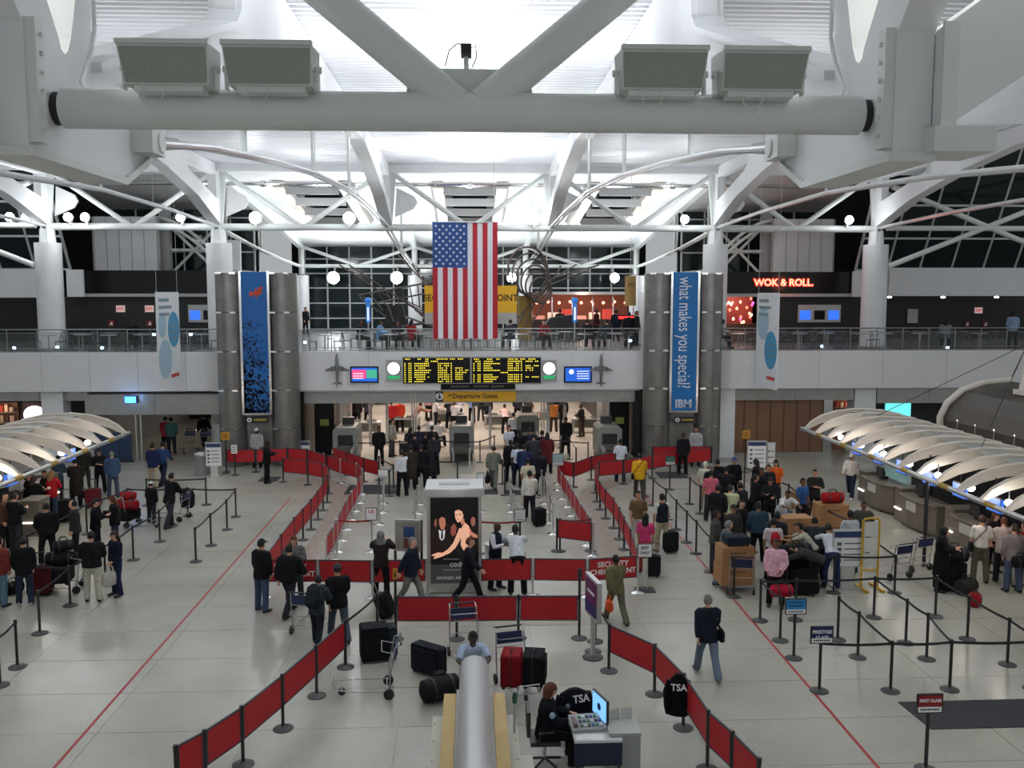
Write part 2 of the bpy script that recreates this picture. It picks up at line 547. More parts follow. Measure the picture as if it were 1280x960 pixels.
# ---- transverse trusses
def truss(Y, zb, zt, gx, r, rd, label):
    t = thing('roof_truss', label, 'truss', (0, Y, 0))
    for a, b in zip(gx, gx[1:]):
        c = (a+b)/2
        obj('bottom_chord', MB().tube((a, 0, zb), (b, 0, zb), r, 12), M_white, t)
        for e in (a, b):
            s = 1 if e > c else -1
            obj('diagonal', MB().tube((c+s*.12, 0, zb+.05), (e-s*.1, 0, zt), rd, 10), M_white, t)
        if zt > 12.8:
            obj('top_chord', MB().tube((a, 0, zt), (b, 0, zt), rd*.9, 10), M_white, t)
    for e in gx:
        if zt > 12.8:
            obj('post', MB().beam((e-.08, -.05, zb), (e-.32, -.05, zt), .28, .2), M_white, t)
            obj('post', MB().beam((e+.08, -.05, zb), (e+.32, -.05, zt), .28, .2), M_white, t)
            pl = [(e+.35, zb+.5), (e+1.25, zb+.9), (e+1.45, zb+1.2), (e+1.3, zb+1.5), (e+.45, zb+1.9)]
            obj('gusset_wing', MB().prism(pl, 'y', .1, .22), M_fascia, t)
        else:
            obj('post', MB().tube((e, 0, zb-.6), (e, 0, zt), .2, 10), M_white, t)
    return t
FT = truss(45, 10.72, 13.40, GX, .17, .12, 'white tubular truss across the hall above the mezzanine with the flag in front')
truss(66.6, 9.5, 10.85, [-12, -3.97, 3.97, 12], .14, .12, 'small white tubular truss in front of the far window wall')
# shiny pipe with bracket band above the far truss
mb = MB().box(-24, 24, 44.2, 44.35, 13.25, 13.6)
struct('trim_1', mb, M_panelw)
mb = MB()
t = thing('sprinkler_pipe', 'bright round pipe running above the far truss', 'pipe', (0, 45.75, 12.86))
obj('pipe', MB().tube((-22, 0, 0), (22, 0, 0), .09, 8), M_chrome, t)
for x in (-10, 0, 10):
    obj('coupling', MB().tube((x-.12, 0, 0), (x+.12, 0, 0), .16, 10), M_chrome, t)

# near truss right above the viewer
t = thing('roof_truss', 'thick grey white tube truss with a V of tubes, nearest to the viewer', 'truss', (0, 8.85, 9.285))
obj('bottom_chord', MB().tube((-3.72, 0, 0), (3.72, 0, 0), .18, 28), M_white, t)
for s in (-1, 1):
    obj('end_ring', MB().tube((s*3.70, 0, 0), (s*3.82, 0, 0), .15, 20), M_blk, t)
    obj('diagonal', MB().tube((s*.12, 0, .06), (s*3.7, 0, 2.98), .165, 24), M_white, t)
obj('gusset_plate', MB().prism([(-.62, .1), (-.55, .42), (.55, .42), (.62, .1)], 'y', .1, .14), M_white, t)
t = thing('security_camera', 'small dark camera with loose cables on the near truss node', 'camera', (-.03, 8.98, 9.72))
obj('bracket', MB().tube((0, 0, -.02), (0, 0, .10), .025, 8), M_white, t)
obj('camera_body', MB().box(-.05, .05, -.14, .06, .1, .19), M_blk, t)
obj('cable', MB().path([(.02, 0, .19), (-.08, -.02, .22), (-.16, 0, .16), (-.2, .02, .02)], .007, 6), M_blk, t)
obj('cable', MB().path([(.02, 0, .17), (.09, -.02, .2), (.1, 0, .1), (.05, .02, .0)], .007, 6), M_blk, t)
# loudspeakers
M_grille = mat('speaker_grille', (.34, .36, .32), .8, noise=.1, scale=60)
M_spk = mat('speaker_box', (.66, .70, .66), .6, noise=.04, scale=4)
for k, (px, lab) in enumerate(((217, 'wide grey loudspeaker on the near tube, leftmost of four'), (343, 'wide grey loudspeaker on the near tube, second from the left'),
                               (823, 'wide grey loudspeaker on the near tube, just right of the centre'), (945, 'wide grey loudspeaker on the near tube, rightmost of four'))):
    x, z = ay(px, 119 if px < 900 else 123, 8.6)
    t = thing('loudspeaker', lab, 'loudspeaker', (x, 8.44, 9.40), group='loudspeakers on the near tube')
    hw = .385
    # body: face tilts down towards the hall
    b = [(-hw+.02, -.02, .02), (hw-.02, -.02, .02), (hw-.02, .33, .02), (-hw+.02, .33, .02)]
    u = [(-hw, -.14, .35), (hw, -.14, .35), (hw, .33, .38), (-hw, .33, .38)]
    cab = obj('cabinet', MB().hexa(b, u), M_spk, t)
    n = Vector((0, -.40, -.14)).normalized()*.012
    f0 = [Vector((-hw+.035, -.025, .035)), Vector((hw-.035, -.025, .035)), Vector((hw-.015, -.128, .315)), Vector((-hw+.015, -.128, .315))]
    mb = MB().hexa([tuple(q) for q in f0], [tuple(q+n) for q in f0])
    obj('grille', mb, M_grille, cab)
    obj('top_lip', MB().box(-hw-.005, hw+.005, -.165, -.10, .335, .375), M_spk, cab)
    for s in (-1, 1):
        obj('bracket', MB().beam((s*(hw+.02), .1, .0), (s*(hw+.02), .1, .2), .02, .08), M_white, t)
        obj('knob', MB().tube((s*hw, .1, .18), (s*(hw+.05), .1, .18), .03, 10), M_white, t)
    obj('foot', MB().box(-.3, .3, .02, .2, -.03, .03), M_white, t)
    obj('cable', MB().path([(-.2, -.04, .02), (-.18, -.08, -.12), (-.1, -.1, -.2), (-.02, -.08, -.1), (0, -.04, .02)], .006, 5), M_spk, t)
# conduits climbing the gussets
for s, nm in ((-1, 'left'), (1, 'right')):
    X = s*3.72
    P = [(X, 9.62, 11.2), (X, 9.62, 10.2), (X, 9.5, 9.95), (X, 9.25, 9.62), (X-s*.05, 9.2, 9.53), (X-s*.25, 9.1, 9.50), (X-s*.9, 9.05, 9.49)]
    tag(obj('conduit', MB().path(P, .022, 8), M_white), 'thin white conduit bending down the %s gusset plate to the tube' % nm, 'conduit')

# ---- columns
def column(x, y, z1, r, label, neck=True):
    t = thing('column', label, 'column', (x, y, 0))
    obj('shaft', MB().lathe([(r, 0), (r, z1)], 28), M_panelw, t)
    if neck:
        obj('neck', MB().lathe([(r*.62, z1), (r*.55, 10.6)], 18), M_panelw, t)
        for s in (-1, 1):
            obj('cap_plate', MB().box(s*.12-.04, s*.12+.04, -.35, .35, 9.9, 10.9), M_white, t)
for x, lab in ((-20, 'round white column at the far left of the mezzanine'), (-12, 'round white column left of the blue leaf banner pylon'),
               (12, 'round white column right of the text banner pylon'), (20, 'round white column at the right of the neon restaurant')):
    column(x, 45, 9.95, .60, lab)
for x, lab in ((-12, 'slim round column by the left end of the window wall'), (-3.97, 'slim round column half hidden left of the flag'),
               (3.97, 'slim round column half hidden right of the flag'), (12, 'slim round column by the right end of the window wall')):
    column(x, 66.6, 8.85, .5, lab, False)
for x in (-12, -3.97, 3.97, 12):
    t = GIRD[GX.index(x)]
    for d in (-.1, .1):
        obj('tie_tube', MB().path([(d, 45, 10.7), (d, 52, 10.15), (d, 60, 9.7), (d, 66.5, 9.45)], .07, 8), M_white, t)
    obj('strut', MB().tube((0, 54, 10.0), (0, 54, zs(54)), .08, 8), M_white, t)
    obj('beam', MB().beam((0, 45, zs(45)-.2), (0, 67, zs(67)-.2), .35, .4), M_white, t)

# ---- mezzanine
struct('floor_upper', MB().box(-36, 36, YF+.2, 68.5, 4.55, 4.94), mat('upper_floor', (.10, .10, .10), .4))
struct('wall_mezzanine_front', MB().box(-36, 36, YF, YF+.25, 3.22, 4.96), M_fascia)
struct('ceiling_lower', MB().box(-36, 36, YF+.25, 68.5, 4.3, 4.55), mat('soffit', (.55, .54, .52), .6))
seam = struct('trim_2')
for x in (-19, -16.9, -14.8, -12.7, -6.0, -4.6, 4.6, 6.0, 13, 16, 19, 22):
    obj('panel_joint', MB().box(x-.008, x+.008, YF-.006, YF, 3.22, 4.96), M_greyw, seam)
# stainless lintels below
lint = struct('trim_3')
for a, b, z0, z1, y in ((-7.6, 7.6, 2.60, 3.22, YF+.35), (-17.0, -11.3, 2.16, 3.12, YF+.1), (12.3, 17.9, 2.62, 3.2, YF+.5), (19.0, 34, 2.45, 3.2, YF+.5), (-34, -17, 2.75, 3.22, YF+.6)):
    n = max(1, round((b-a)/2.6))
    for k in range(n):
        obj('steel_panel', MB().box(a+(b-a)*k/n+.01, a+(b-a)*(k+1)/n-.01, y, y+.12, z0, z1), M_steel, lint)
struct('trim_4', MB().box(-17.05, -11.2, YF-.02, YF+.3, 3.10, 3.16), M_blk)
struct('trim_5', MB().box(-7.7, 7.7, YF-.01, YF+.35, 3.16, 3.23), M_steel)
# jambs and walls under the mezzanine
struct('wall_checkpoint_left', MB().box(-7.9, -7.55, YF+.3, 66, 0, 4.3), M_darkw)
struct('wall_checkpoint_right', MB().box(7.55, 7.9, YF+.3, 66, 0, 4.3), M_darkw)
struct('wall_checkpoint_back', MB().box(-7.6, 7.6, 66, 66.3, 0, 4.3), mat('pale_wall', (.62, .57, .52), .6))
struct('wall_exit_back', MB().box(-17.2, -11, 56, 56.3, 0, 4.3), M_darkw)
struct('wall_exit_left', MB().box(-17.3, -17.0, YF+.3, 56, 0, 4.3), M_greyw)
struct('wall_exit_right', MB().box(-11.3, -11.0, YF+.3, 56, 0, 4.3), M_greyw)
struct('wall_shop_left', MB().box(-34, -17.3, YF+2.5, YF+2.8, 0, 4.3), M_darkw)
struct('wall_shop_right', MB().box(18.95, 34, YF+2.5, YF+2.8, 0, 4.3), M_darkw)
struct('wall_gate_left_jamb', MB().box(11.1, 12.2, YF+.2, YF+1.4, 0, 3.3), M_panelw)
struct('wall_gate_right_jamb', MB().box(17.95, 18.95, YF+.5, YF+1.4, 0, 3.3), M_panelw)

struct('wall_shop_left_pier', MB().box(-19.25, -18.3, YF+.4, YF+1.2, 0, 3.3), M_panelw)
# brown folding shutter
sh = struct('door_1')
n = 7
for k in range(n):
    a, b = 12.2+(16.6-12.2)*k/n, 12.2+(16.6-12.2)*(k+1)/n
    obj('shutter_leaf', MB().box(a+.02, b-.02, YF+.85, YF+.95, .02, 2.62), M_brown, sh)
    obj('hinge_post', MB().box(b-.02, b+.02, YF+.82, YF+.92, .02, 2.62), mat('shutter_post', (.12, .07, .045), .4, .4), sh)
obj('bottom_rail', MB().box(12.2, 16.6, YF+.8, YF+.98, 0, .1), M_steel, sh)

# ---- upper level shop fronts and walls
YW = 48.0
def uw(name, px0, px1, py0, py1, m, y=YW, dy=.2):
    a, b = ay(px0, py1, y), ay(px1, py0, y)
    return struct(name, MB().box(a[0], b[0], y, y+dy, a[1], b[1]), m)
uw('wall_restaurant_left', 103, 283, 338, 367, M_black)
uw('wall_restaurant_right', 905, 1066, 340, 367, M_black)
uw('trim_6', 103, 283, 367, 371, M_greyw, YW-.05)
uw('trim_7', 905, 1066, 367, 371, M_greyw, YW-.05)
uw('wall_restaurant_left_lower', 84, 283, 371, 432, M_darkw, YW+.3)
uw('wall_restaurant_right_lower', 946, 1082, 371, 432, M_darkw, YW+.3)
uw('wall_upper_left_end', -80, 52, 337, 372, M_panelw, YW-.4)
uw('wall_upper_right_end', 1111, 1400, 335, 370, M_panelw, YW-.4)
uw('wall_upper_left_pier', 84, 103, 337, 371, M_panelw, YW-.3)
uw('wall_upper_right_pier', 1066, 1083, 339, 371, M_panelw, YW-.3)
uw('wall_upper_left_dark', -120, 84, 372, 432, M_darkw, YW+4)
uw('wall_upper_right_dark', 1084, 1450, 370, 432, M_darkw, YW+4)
uw('wall_restaurant_pier_left', 284, 300, 300, 432, M_panelw, YW+.5)
# upper panels, windows, cross bracing beyond the outer columns
for s, nm in ((-1, 'left'), (1, 'right')):
    X = lambda a, b: (min(s*a, s*b), max(s*a, s*b))
    wl = struct('wall_gable_%s' % nm)
    for k in range(5):
        a, b = X(16.6+k*.65, 17.22+k*.65)
        obj('wall_panel', MB().box(a, b, 50, 50.2, 8.6, 11.6), M_fascia, wl)
    a, b = X(20, 16.5)
    obj('wall_backing', MB().box(a, b, 50.2, 50.3, 8.6, 11.6), M_greyw, wl)
    wn = struct('window_%d' % (6 if s < 0 else 7))
    for i in range(6):
        for j in range(3):
            a, b = X(12.2+i*1.3, 12.2+i*1.3+1.22)
            obj('pane', MB().box(a, b, 53, 53.06, 8.0+j*1.9, 9.82+j*1.9), M_glassn, wn)
    for i in range(7):
        a, b = X(12.12+i*1.3, 12.2+i*1.3)
        obj('mullion', MB().box(a, b, 52.95, 53.1, 8, 13.7), M_mull, wn)
    for j in range(4):
        a, b = X(12.1, 20)
        obj('mullion', MB().box(a, b, 52.95, 53.1, 7.95+j*1.9, 8.03+j*1.9), M_mull, wn)
    # braced bay in front of it
    t = thing('braced_frame', 'grey steel frame with crossed braces in the %s gable' % nm, 'steel frame', (0, 51, 0))
    for q in (13.4, 16.4):
        a, b = X(q-.25, q+.25)
        obj('post', MB().box(a, b, -.2, .2, 4.94, 12.4), M_greyw, t)
    for p, q in (((13.6, 8.6), (16.2, 11.2)), ((13.6, 11.2), (16.2, 8.6)), ((13.6, 9.9), (16.2, 9.9))):
        obj('brace', MB().tube((s*p[0], 0, p[1]), (s*q[0], 0, q[1]), .08, 8), M_white, t)
    t = thing('roof_arch', 'curved white roof edge arch in the %s outer bay' % nm, 'arch', (0, 50.5, 0))
    P = []
    for k in range(9):
        a = k/8
        P.append((s*(16.8-3.6*a), 0, 11.6-2.5*a**1.8))
    for d in (0, .35):
        obj('arch_tube', MB().path([(q[0], 0, q[2]-d) for q in P], .09, 8), M_white, t)
    # sloping roof soffit between outer columns
    a, b = X(12, 20)
    struct('ceiling_outer_%s' % nm, MB().hexa([(a, 45.2, 13.4), (b, 45.2, 13.4), (b, 53.2, 12.2), (a, 53.2, 12.2)], [(a, 45.2, 13.6), (b, 45.2, 13.6), (b, 53.2, 12.4), (a, 53.2, 12.4)]), mat('soffit_grey', (.5, .5, .5), .55))
    # dark sloped glazing beyond the last column
    wn = struct('window_%d' % (8 if s < 0 else 9))
    y0, y1, z0, z1 = 47.8, 44.5, 8.78, 15.2
    for i in range(7):
        for j in range(4):
            f0, f1 = j/4+.006, (j+1)/4-.006
            a, b = X(20.2+i*1.7+.04, 20.2+(i+1)*1.7-.04)
            L = lambda f: (y0+(y1-y0)*f, z0+(z1-z0)*f)
            (ya, zaa), (yb, zb) = L(f0), L(f1)
            obj('pane', MB().hexa([(a, ya, zaa), (b, ya, zaa), (b, ya+.05, zaa), (a, ya+.05, zaa)], [(a, yb, zb), (b, yb, zb), (b, yb+.05, zb), (a, yb+.05, zb)]), M_glassn, wn)
    for i in range(8):
        x = s*(20.2+i*1.7)
        obj('mullion', MB().beam((x, y0, z0), (x, y1, z1), .10, .12, (0, 1, 0)), M_mull, wn)
    for j in range(5):
        f = j/4
        a, b = X(20.2, 32.2)
        obj('mullion', MB().box(a, b, y0+(y1-y0)*f-.05, y0+(y1-y0)*f+.05, z0+(z1-z0)*f-.05, z0+(z1-z0)*f+.05), M_mull, wn)
    t = thing('cross_brace', 'white tubular cross bracing before the dark glazing at the %s end' % nm, 'bracing', (0, 44.3, 0))
    c = s*25.2
    for p, q in (((20.4, 8.9), (30, 12.7)), ((20.4, 12.7), (30, 8.9)), ((20.2, 10.72), (32, 10.72))):
        obj('brace', MB().tube((s*p[0], 0, p[1]), (s*q[0], 0, q[1]), .13, 10), M_white, t)
# skins behind everything
struct('wall_outer_back_left', MB().box(-36, -12, 53.3, 53.5, 4.9, 15), M_black)
struct('wall_outer_back_right', MB().box(12, 36, 53.3, 53.5, 4.9, 15), M_black)
struct('wall_upper_side_left', MB().box(-12.3, -12.1, 46.5, 68, 4.94, 8.8), M_greyw)
struct('wall_upper_side_right', MB().box(12.1, 12.3, 46.5, 68, 4.94, 8.8), M_greyw)

# ---- window wall at the far end
wn = struct('window_1')
NX, ZR = 15, [4.94, 5.75, 6.85, 7.95, 9.0, 10.05, 11.0]
for i in range(NX):
    x0, x1 = -12+24*i/NX, -12+24*(i+1)/NX
    for j in range(6):
        obj('pane', MB().box(x0+.04, x1-.04, 68, 68.06, ZR[j]+.04, ZR[j+1]-.04), M_glassn, wn)
for i in range(NX+1):
    x = -12+24*i/NX
    obj('mullion', MB().box(x-.05, x+.05, 67.9, 68.08, 4.94, 11), M_mull, wn)
for z in ZR:
    obj('transom', MB().box(-12, 12, 67.92, 68.07, z-.045, z+.045), M_mull, wn)
struct('wall_outside_night', MB().box(-13, 13, 68.3, 68.5, 4.5, 12), M_black)

# ---- railings along the mezzanine edge
M_rglass = mat('rail_glass', (.45, .5, .5), .1, trans=.0, alpha=.05)
M_rail = mat('rail_metal', (.30, .31, .31), .4, .7)
def railing(x0, x1, label):
    t = thing('railing', label, 'railing', (0, YF+.1, 4.96))
    n = max(2, round((x1-x0)/1.27))
    for k in range(n+1):
        x = x0+(x1-x0)*k/n
        obj('post', MB().box(x-.018, x+.018, -.018, .018, 0, 1.0), M_rail, t)
    for z, r in ((1.02, .028), (.86, .012), (.18, .014), (.06, .012)):
        obj('rail', MB().tube((x0, 0, z), (x1, 0, z), r, 8), M_rail, t)
    for k in range(n):
        a, b = x0+(x1-x0)*k/n, x0+(x1-x0)*(k+1)/n
        obj('glass_panel', MB().box(a+.05, b-.05, -.006, .006, .2, .84), M_rglass, t)
railing(-27, -11.3, 'metal railing with glass on the left end of the mezzanine')
railing(-7.5, 7.7, 'metal railing with glass on the middle of the mezzanine above the flight board')
railing(11.3, 31, 'metal railing with glass on the right end of the mezzanine')
# ================================================================= signs and fittings of the far end
def em(name, rgb, e):
    return mat(name, S(*rgb), .4, emit=e)
W_ = em('sign_white', (245, 248, 250), .9)
BLK = mat('print_black', (.012, .012, .012), .5)
WHT = mat('print_white', (.82, .82, .82), .5)
def card(name, px0, px1, py0, py1, Y, m, parent=None, d=.05, y_off=0.0):
    """box facing the viewer whose front face fills a picture rectangle on the plane Y"""
    a, b = ay(px0, py1, Y), ay(px1, py0, Y)
    if parent is None:
        return MB().box(-(b[0]-a[0])/2, (b[0]-a[0])/2, 0, d, 0, b[1]-a[1]), ((a[0]+b[0])/2, Y, a[1])
    pl = parent.location
    return obj(name, MB().box(a[0]-pl[0], b[0]-pl[0], Y-pl[1]+y_off, Y-pl[1]+y_off+d, a[1]-pl[2], b[1]-pl[2]), m, parent)

# ---- pylons with banners
M_blue = mat('banner_blue', S(14, 110, 178), .5, noise=.12, scale=.8)
M_blue2 = mat('banner_blue_deep', S(8, 96, 168), .5, noise=.2, scale=.6)
YB = 40.32
def pylon(cx, label):
    t = thing('steel_pylon', label, 'pylon', (cx, 40.86, 0))
    h = 8.45
    for s in (-1, 1):
        for k in range(5):
            z0, z1 = h*k/5, h*(k+1)/5
            obj('clad_ring', MB().lathe([(.615, z0+.012), (.615, z1-.012)], 32, (s*1.15, 0, 0)), M_pylon, t)
        obj('core', MB().lathe([(.59, 0), (.59, h)], 20, (s*1.15, 0, 0)), M_blk, t)
        for k in range(1, 6):
            for q in (-.35, .25):
                obj('clip', MB().box(s*1.15+q-.12, s*1.15+q+.12, -.66, -.55, h*k/5-.05, h*k/5+.03), M_chrome, t)
    obj('infill', MB().box(-.6, .6, -.1, .1, 0, h), M_pylon, t)
    return t
PL = pylon(-9.33, 'brushed steel twin drum pylon carrying the blue banner with leaves')
PR = pylon(9.5, 'brushed steel twin drum pylon carrying the blue banner with white question')
def banner(cx, z0, z1, m, label):
    t = thing('tall_banner', label, 'banner', (cx, YB, z0))
    hw, h = .60, z1-z0
    obj('print', MB().box(-hw, hw, 0, .03, 0, h), m, t)
    for s in (-1, 1):
        obj('side_rail', MB().box(s*hw-.05, s*hw+.05, -.05, .1, -.05, h+.03), M_chrome, t)
    obj('foot_rail', MB().box(-hw, hw, -.03, .06, -.08, 0), M_chrome, t)
    for z in (h*.1, h*.9):
        obj('wall_bracket', MB().box(-.3, .3, .03, .35, z, z+.1), M_alu, t)
    return t, h
zb0, zb1 = ay(588, 515, YB)[1], ay(588, 340, YB)[1]
tl, h = banner(ay(319.5, 430, YB)[0], zb0, zb1, M_blue2, 'tall blue banner with a red leaf and drifting dark leaves on the left pylon')
rnd = random.Random(8)
mb = MB()
def leaf(mb, x, z, r, a, y=-.006):
    P = []
    for q, rr in ((0, 1), (.7, .38), (1.25, .8), (2.0, .35), (2.7, .7), (3.5, .3), (4.3, .75), (5.0, .35), (5.6, .7)):
        P.append((x+r*rr*math.cos(q+a), z+r*rr*math.sin(q+a)))
    mb.prism(P, 'y', y, y+.004)
for k in range(330):
    u = rnd.random()**1.7
    z = .05+u*h*.66
    c = .55-.55*u
    x = max(-.5, min(.5, rnd.gauss(-.28+.15*(1-u), .2+.25*(1-u))))
    leaf(mb, x, z, .05+.09*rnd.random()*(1.1-u), rnd.random()*6)
o = obj('leaf_print', mb, mat('print_navy', S(6, 24, 44), .6), tl); o['kind'] = 'stuff'
mb = MB(); leaf(mb, .08, h*.85, .30, .4); leaf(mb, .24, h*.875, .2, 1.2); leaf(mb, -.12, h*.84, .18, 2.2)
obj('red_leaf', mb, mat('print_orange', S(206, 74, 36), .6), tl)
tr, h = banner(ay(855.5, 430, YB)[0], zb0, zb1, M_blue, 'tall blue banner with a white vertical question on the right pylon')
tm = text_mesh('what makes you special?', .80)
o = obj('lettering', tm, WHT, tr, (-.02, -.012, h*.565), (math.pi/2, math.pi/2, 0))
o.scale = ((h*.80)/max(.1, tm.vertices and (max(v.co.x for v in tm.vertices)-min(v.co.x for v in tm.vertices))), 1.0, 1)
text('IBM', .50, WHT, tr, (0, -.012, .30), bold=.018, sx=.95)
for k in range(7):
    obj('logo_stripe', MB().box(-.45, .45, -.020, -.017, .135+k*.047, .148+k*.047), M_blue, tr)
# small wayfinding signs on the pylons
for cx, lab, tx in ((-9.3, 'small black direction sign under the leaf banner', 0), (9.5, 'small black direction sign under the question banner', 1)):
    px = 322 if tx == 0 else 857
    x, z = ay(px, 525, 40.2)
    t = thing('direction_sign', lab, 'sign', (x, 40.22, z))
    obj('panel', MB().box(-.48, .48, 0, .05, -.14, .14), M_blk, t)
    obj('bracket', MB().box(-.2, .2, .05, .6, -.05, .05), M_blk, t)
    obj('arrow_disc', MB().tube((-.36, 0, 0), (-.36, -.01, 0), .10, 16), WHT, t)
    obj('arrow', MB().prism([(-.36, -.07), (-.30, 0), (-.345, 0), (-.345, .07), (-.375, .07), (-.375, 0), (-.42, 0)], 'y', -.016, -.011), BLK, t)
    mb = MB()
    for q in range(6):
        mb.box(-.16+q*.09, -.09+q*.09, -.01, 0, -.03, .04)
    obj('yellow_print', mb, mat('print_yellow', S(196, 168, 40), .5), t)

# ---- the flag
zt, zb = 10.68, 5.56
xa, xb = ay(541, 350, 41.0)[0], ay(622, 350, 41.0)[0]
FW, FH = xb-xa, zt-zb
flag = thing('national_flag', 'large red white and blue flag with stars and stripes hanging down over the hall', 'flag', ((xa+xb)/2, 41.0, zb))
def wav(x, z):
    return .06*math.sin(7*x+.5*z)*(1-z/FH*.6)+.04*math.sin(2.3*x-1.1*z)
def clothstrip(x0, x1, z0, z1, off, nx, nz):
    mb = MB()
    vs = []
    for s in (0, .012):
        for j in range(nz+1):
            for i in range(nx+1):
                x = x0+(x1-x0)*i/nx; z = z0+(z1-z0)*j/nz
                vs.append((x, wav(x, z)+off+s, z+.03*math.sin(5*x)*(1-z/FH)))
    n = (nx+1)*(nz+1)
    fs = []
    for j in range(nz):
        for i in range(nx):
            a = j*(nx+1)+i
            fs.append((a, a+1, a+nx+2, a+nx+1)); fs.append((n+a, n+a+nx+1, n+a+nx+2, n+a+1))
    return mb.add(vs, fs, True)
FR, FWH, FB = mat('flag_red', S(176, 26, 44), .7), mat('flag_white', (.80, .80, .84), .7), mat('flag_blue', S(34, 72, 136), .7)
sw = FW/13
for k in range(13):
    x0 = -FW/2+k*sw
    obj('stripe', clothstrip(x0, x0+sw, 0, FH*(.615 if k < 7 else 1), 0, 3, 24), FR if k % 2 == 0 else FWH, flag)
obj('canton', clothstrip(-FW/2, -FW/2+7*sw, FH*.615, FH, -.002, 14, 12), FB, flag)
mb = MB()
cw, ch = 7*sw, FH*.385
for i in range(9):
    n = 6 if i % 2 == 0 else 5
    for j in range(n):
        x = -FW/2+cw*(i+1)/10
        z = FH*.615+ch*((j+.5) if n == 6 else (j+1))/6
        P = []
        for q in range(10):
            rr = .075 if q % 2 == 0 else .03
            a = math.pi/2+q*math.pi/5
            P.append((x+rr*math.cos(a), z+rr*math.sin(a)))
        y = wav(x, z)-.03
        mb.prism(P, 'y', y, y+.01)
obj('stars', mb, FWH, flag)
obj('top_pole', MB().tube((-FW/2-.05, 0, FH+.01), (FW/2+.05, 0, FH+.01), .03, 8), M_alu, flag)
for s in (-1, 1):
    obj('rope', MB().tube((s*FW*.45, 0, FH), (s*FW*.45, 0, ZD-zb), .012, 5), M_alu, flag)

# ---- yellow checkpoint sign behind the flag
YS = 43.6
a, b = ay(531, 405, YS), ay(646, 357, YS)
t = thing('checkpoint_sign', 'wide yellow checkpoint sign with grey lower band half behind the flag', 'sign', ((a[0]+b[0])/2, YS, 4.94))
hw = (b[0]-a[0])/2
z0, zm, z1 = a[1]-4.94, ay(588, 391, YS)[1]-4.94, b[1]-4.94
M_yel = mat('sign_yellow', S(206, 158, 26), .5, emit=.25)
obj('yellow_panel', MB().box(-hw, hw, 0, .25, zm, z1), M_yel, t)
obj('grey_band', MB().box(-hw, hw, 0, .25, z0, zm), M_steel, t)
for s in (-1, 1):
    obj('leg', MB().box(s*hw*.8-.06, s*hw*.8+.06, .08, .2, 0, z0), M_alu, t)
text('SECURITY CHECKPOINT', .44, BLK, t, (0, -.012, (zm+z1)/2+.05), bold=.008, sx=.92)

# ---- flight information on the mezzanine front
Y0 = YF-.12
M_led = mat('led_amber', S(236, 214, 60), .5, emit=1.0)
rnd = random.Random(3)
for nm, p0, p1 in (('left', 504, 587.5), ('right', 590, 676)):
    a, b = ay(p0, 479, Y0), ay(p1, 447, Y0)
    W, Hh = b[0]-a[0], b[1]-a[1]
    t = thing('flight_board', 'black flight information board with rows of yellow text, %s half' % nm, 'flight board', ((a[0]+b[0])/2, Y0, a[1]))
    scr = obj('screen', MB().box(-W/2, W/2, 0, .11, 0, Hh), M_black, t)
    obj('frame', MB().box(-W/2-.04, W/2+.04, .04, .118, -.04, Hh+.05), M_steel, t)
    for r in range(11):
        if r == 1 and rnd.random() < 2:
            segs = [(.33, .52)] if nm == 'left' else [(.05, .12), (.15, .32), (.52, .74), (.78, .97)]
        elif r == 6 and nm == 'right':
            segs = [(.42, .52)]
        elif r == 0:
            segs = [(.03, .12), (.22, .40), (.50, .60), (.62, .68), (.70, .78), (.82, .94)]
        else:
            segs = [(.02, .06), (.08, .14), (.17, .17+.10+.17*rnd.random()), (.52, .60), (.61, .69), (.71, .75)]
            if rnd.random() < .75:
                segs.append((.78, .86)); segs.append((.87, .88+.1*rnd.random()))
        mb = MB()
        z = Hh*(1-(r+.6)/11.3)
        for u, v in segs:
            n = max(1, round((v-u)*W/.085))
            for q in range(n):
                if rnd.random() < .08 and n > 2:
                    continue
                x = -W/2+W*u+q*.085
                mb.box(x, x+.055, -.008, 0, z-.024, z+.024)
        obj('text_row', mb, M_led, scr)
for nm, px in (('left', 492), ('right', 686.5)):
    x, z = ay(px, 461, Y0)
    t = thing('wall_clock', 'round white lit clock with green plate, %s of the flight board' % nm, 'clock', (x, Y0, z))
    obj('backplate', MB().box(-.34, .34, .04, .11, -.56, .40), M_steel, t)
    obj('dial', MB().tube((0, -.03, .02), (0, .05, .02), .285, 28), em('clock_white', (250, 252, 255), 1.6), t)
    obj('rim', MB().path([(.30*math.cos(q*math.pi/14), -.03, .02+.30*math.sin(q*math.pi/14)) for q in range(28)], .02, 6, True), M_blk, t)
    obj('green_plate', MB().box(-.26, .26, 0, .05, -.46, -.32), em('clock_green', (40, 170, 110), .6), t)
    obj('hand', MB().box(-.01, .01, -.045, -.031, .02, .22), M_greyw, t)
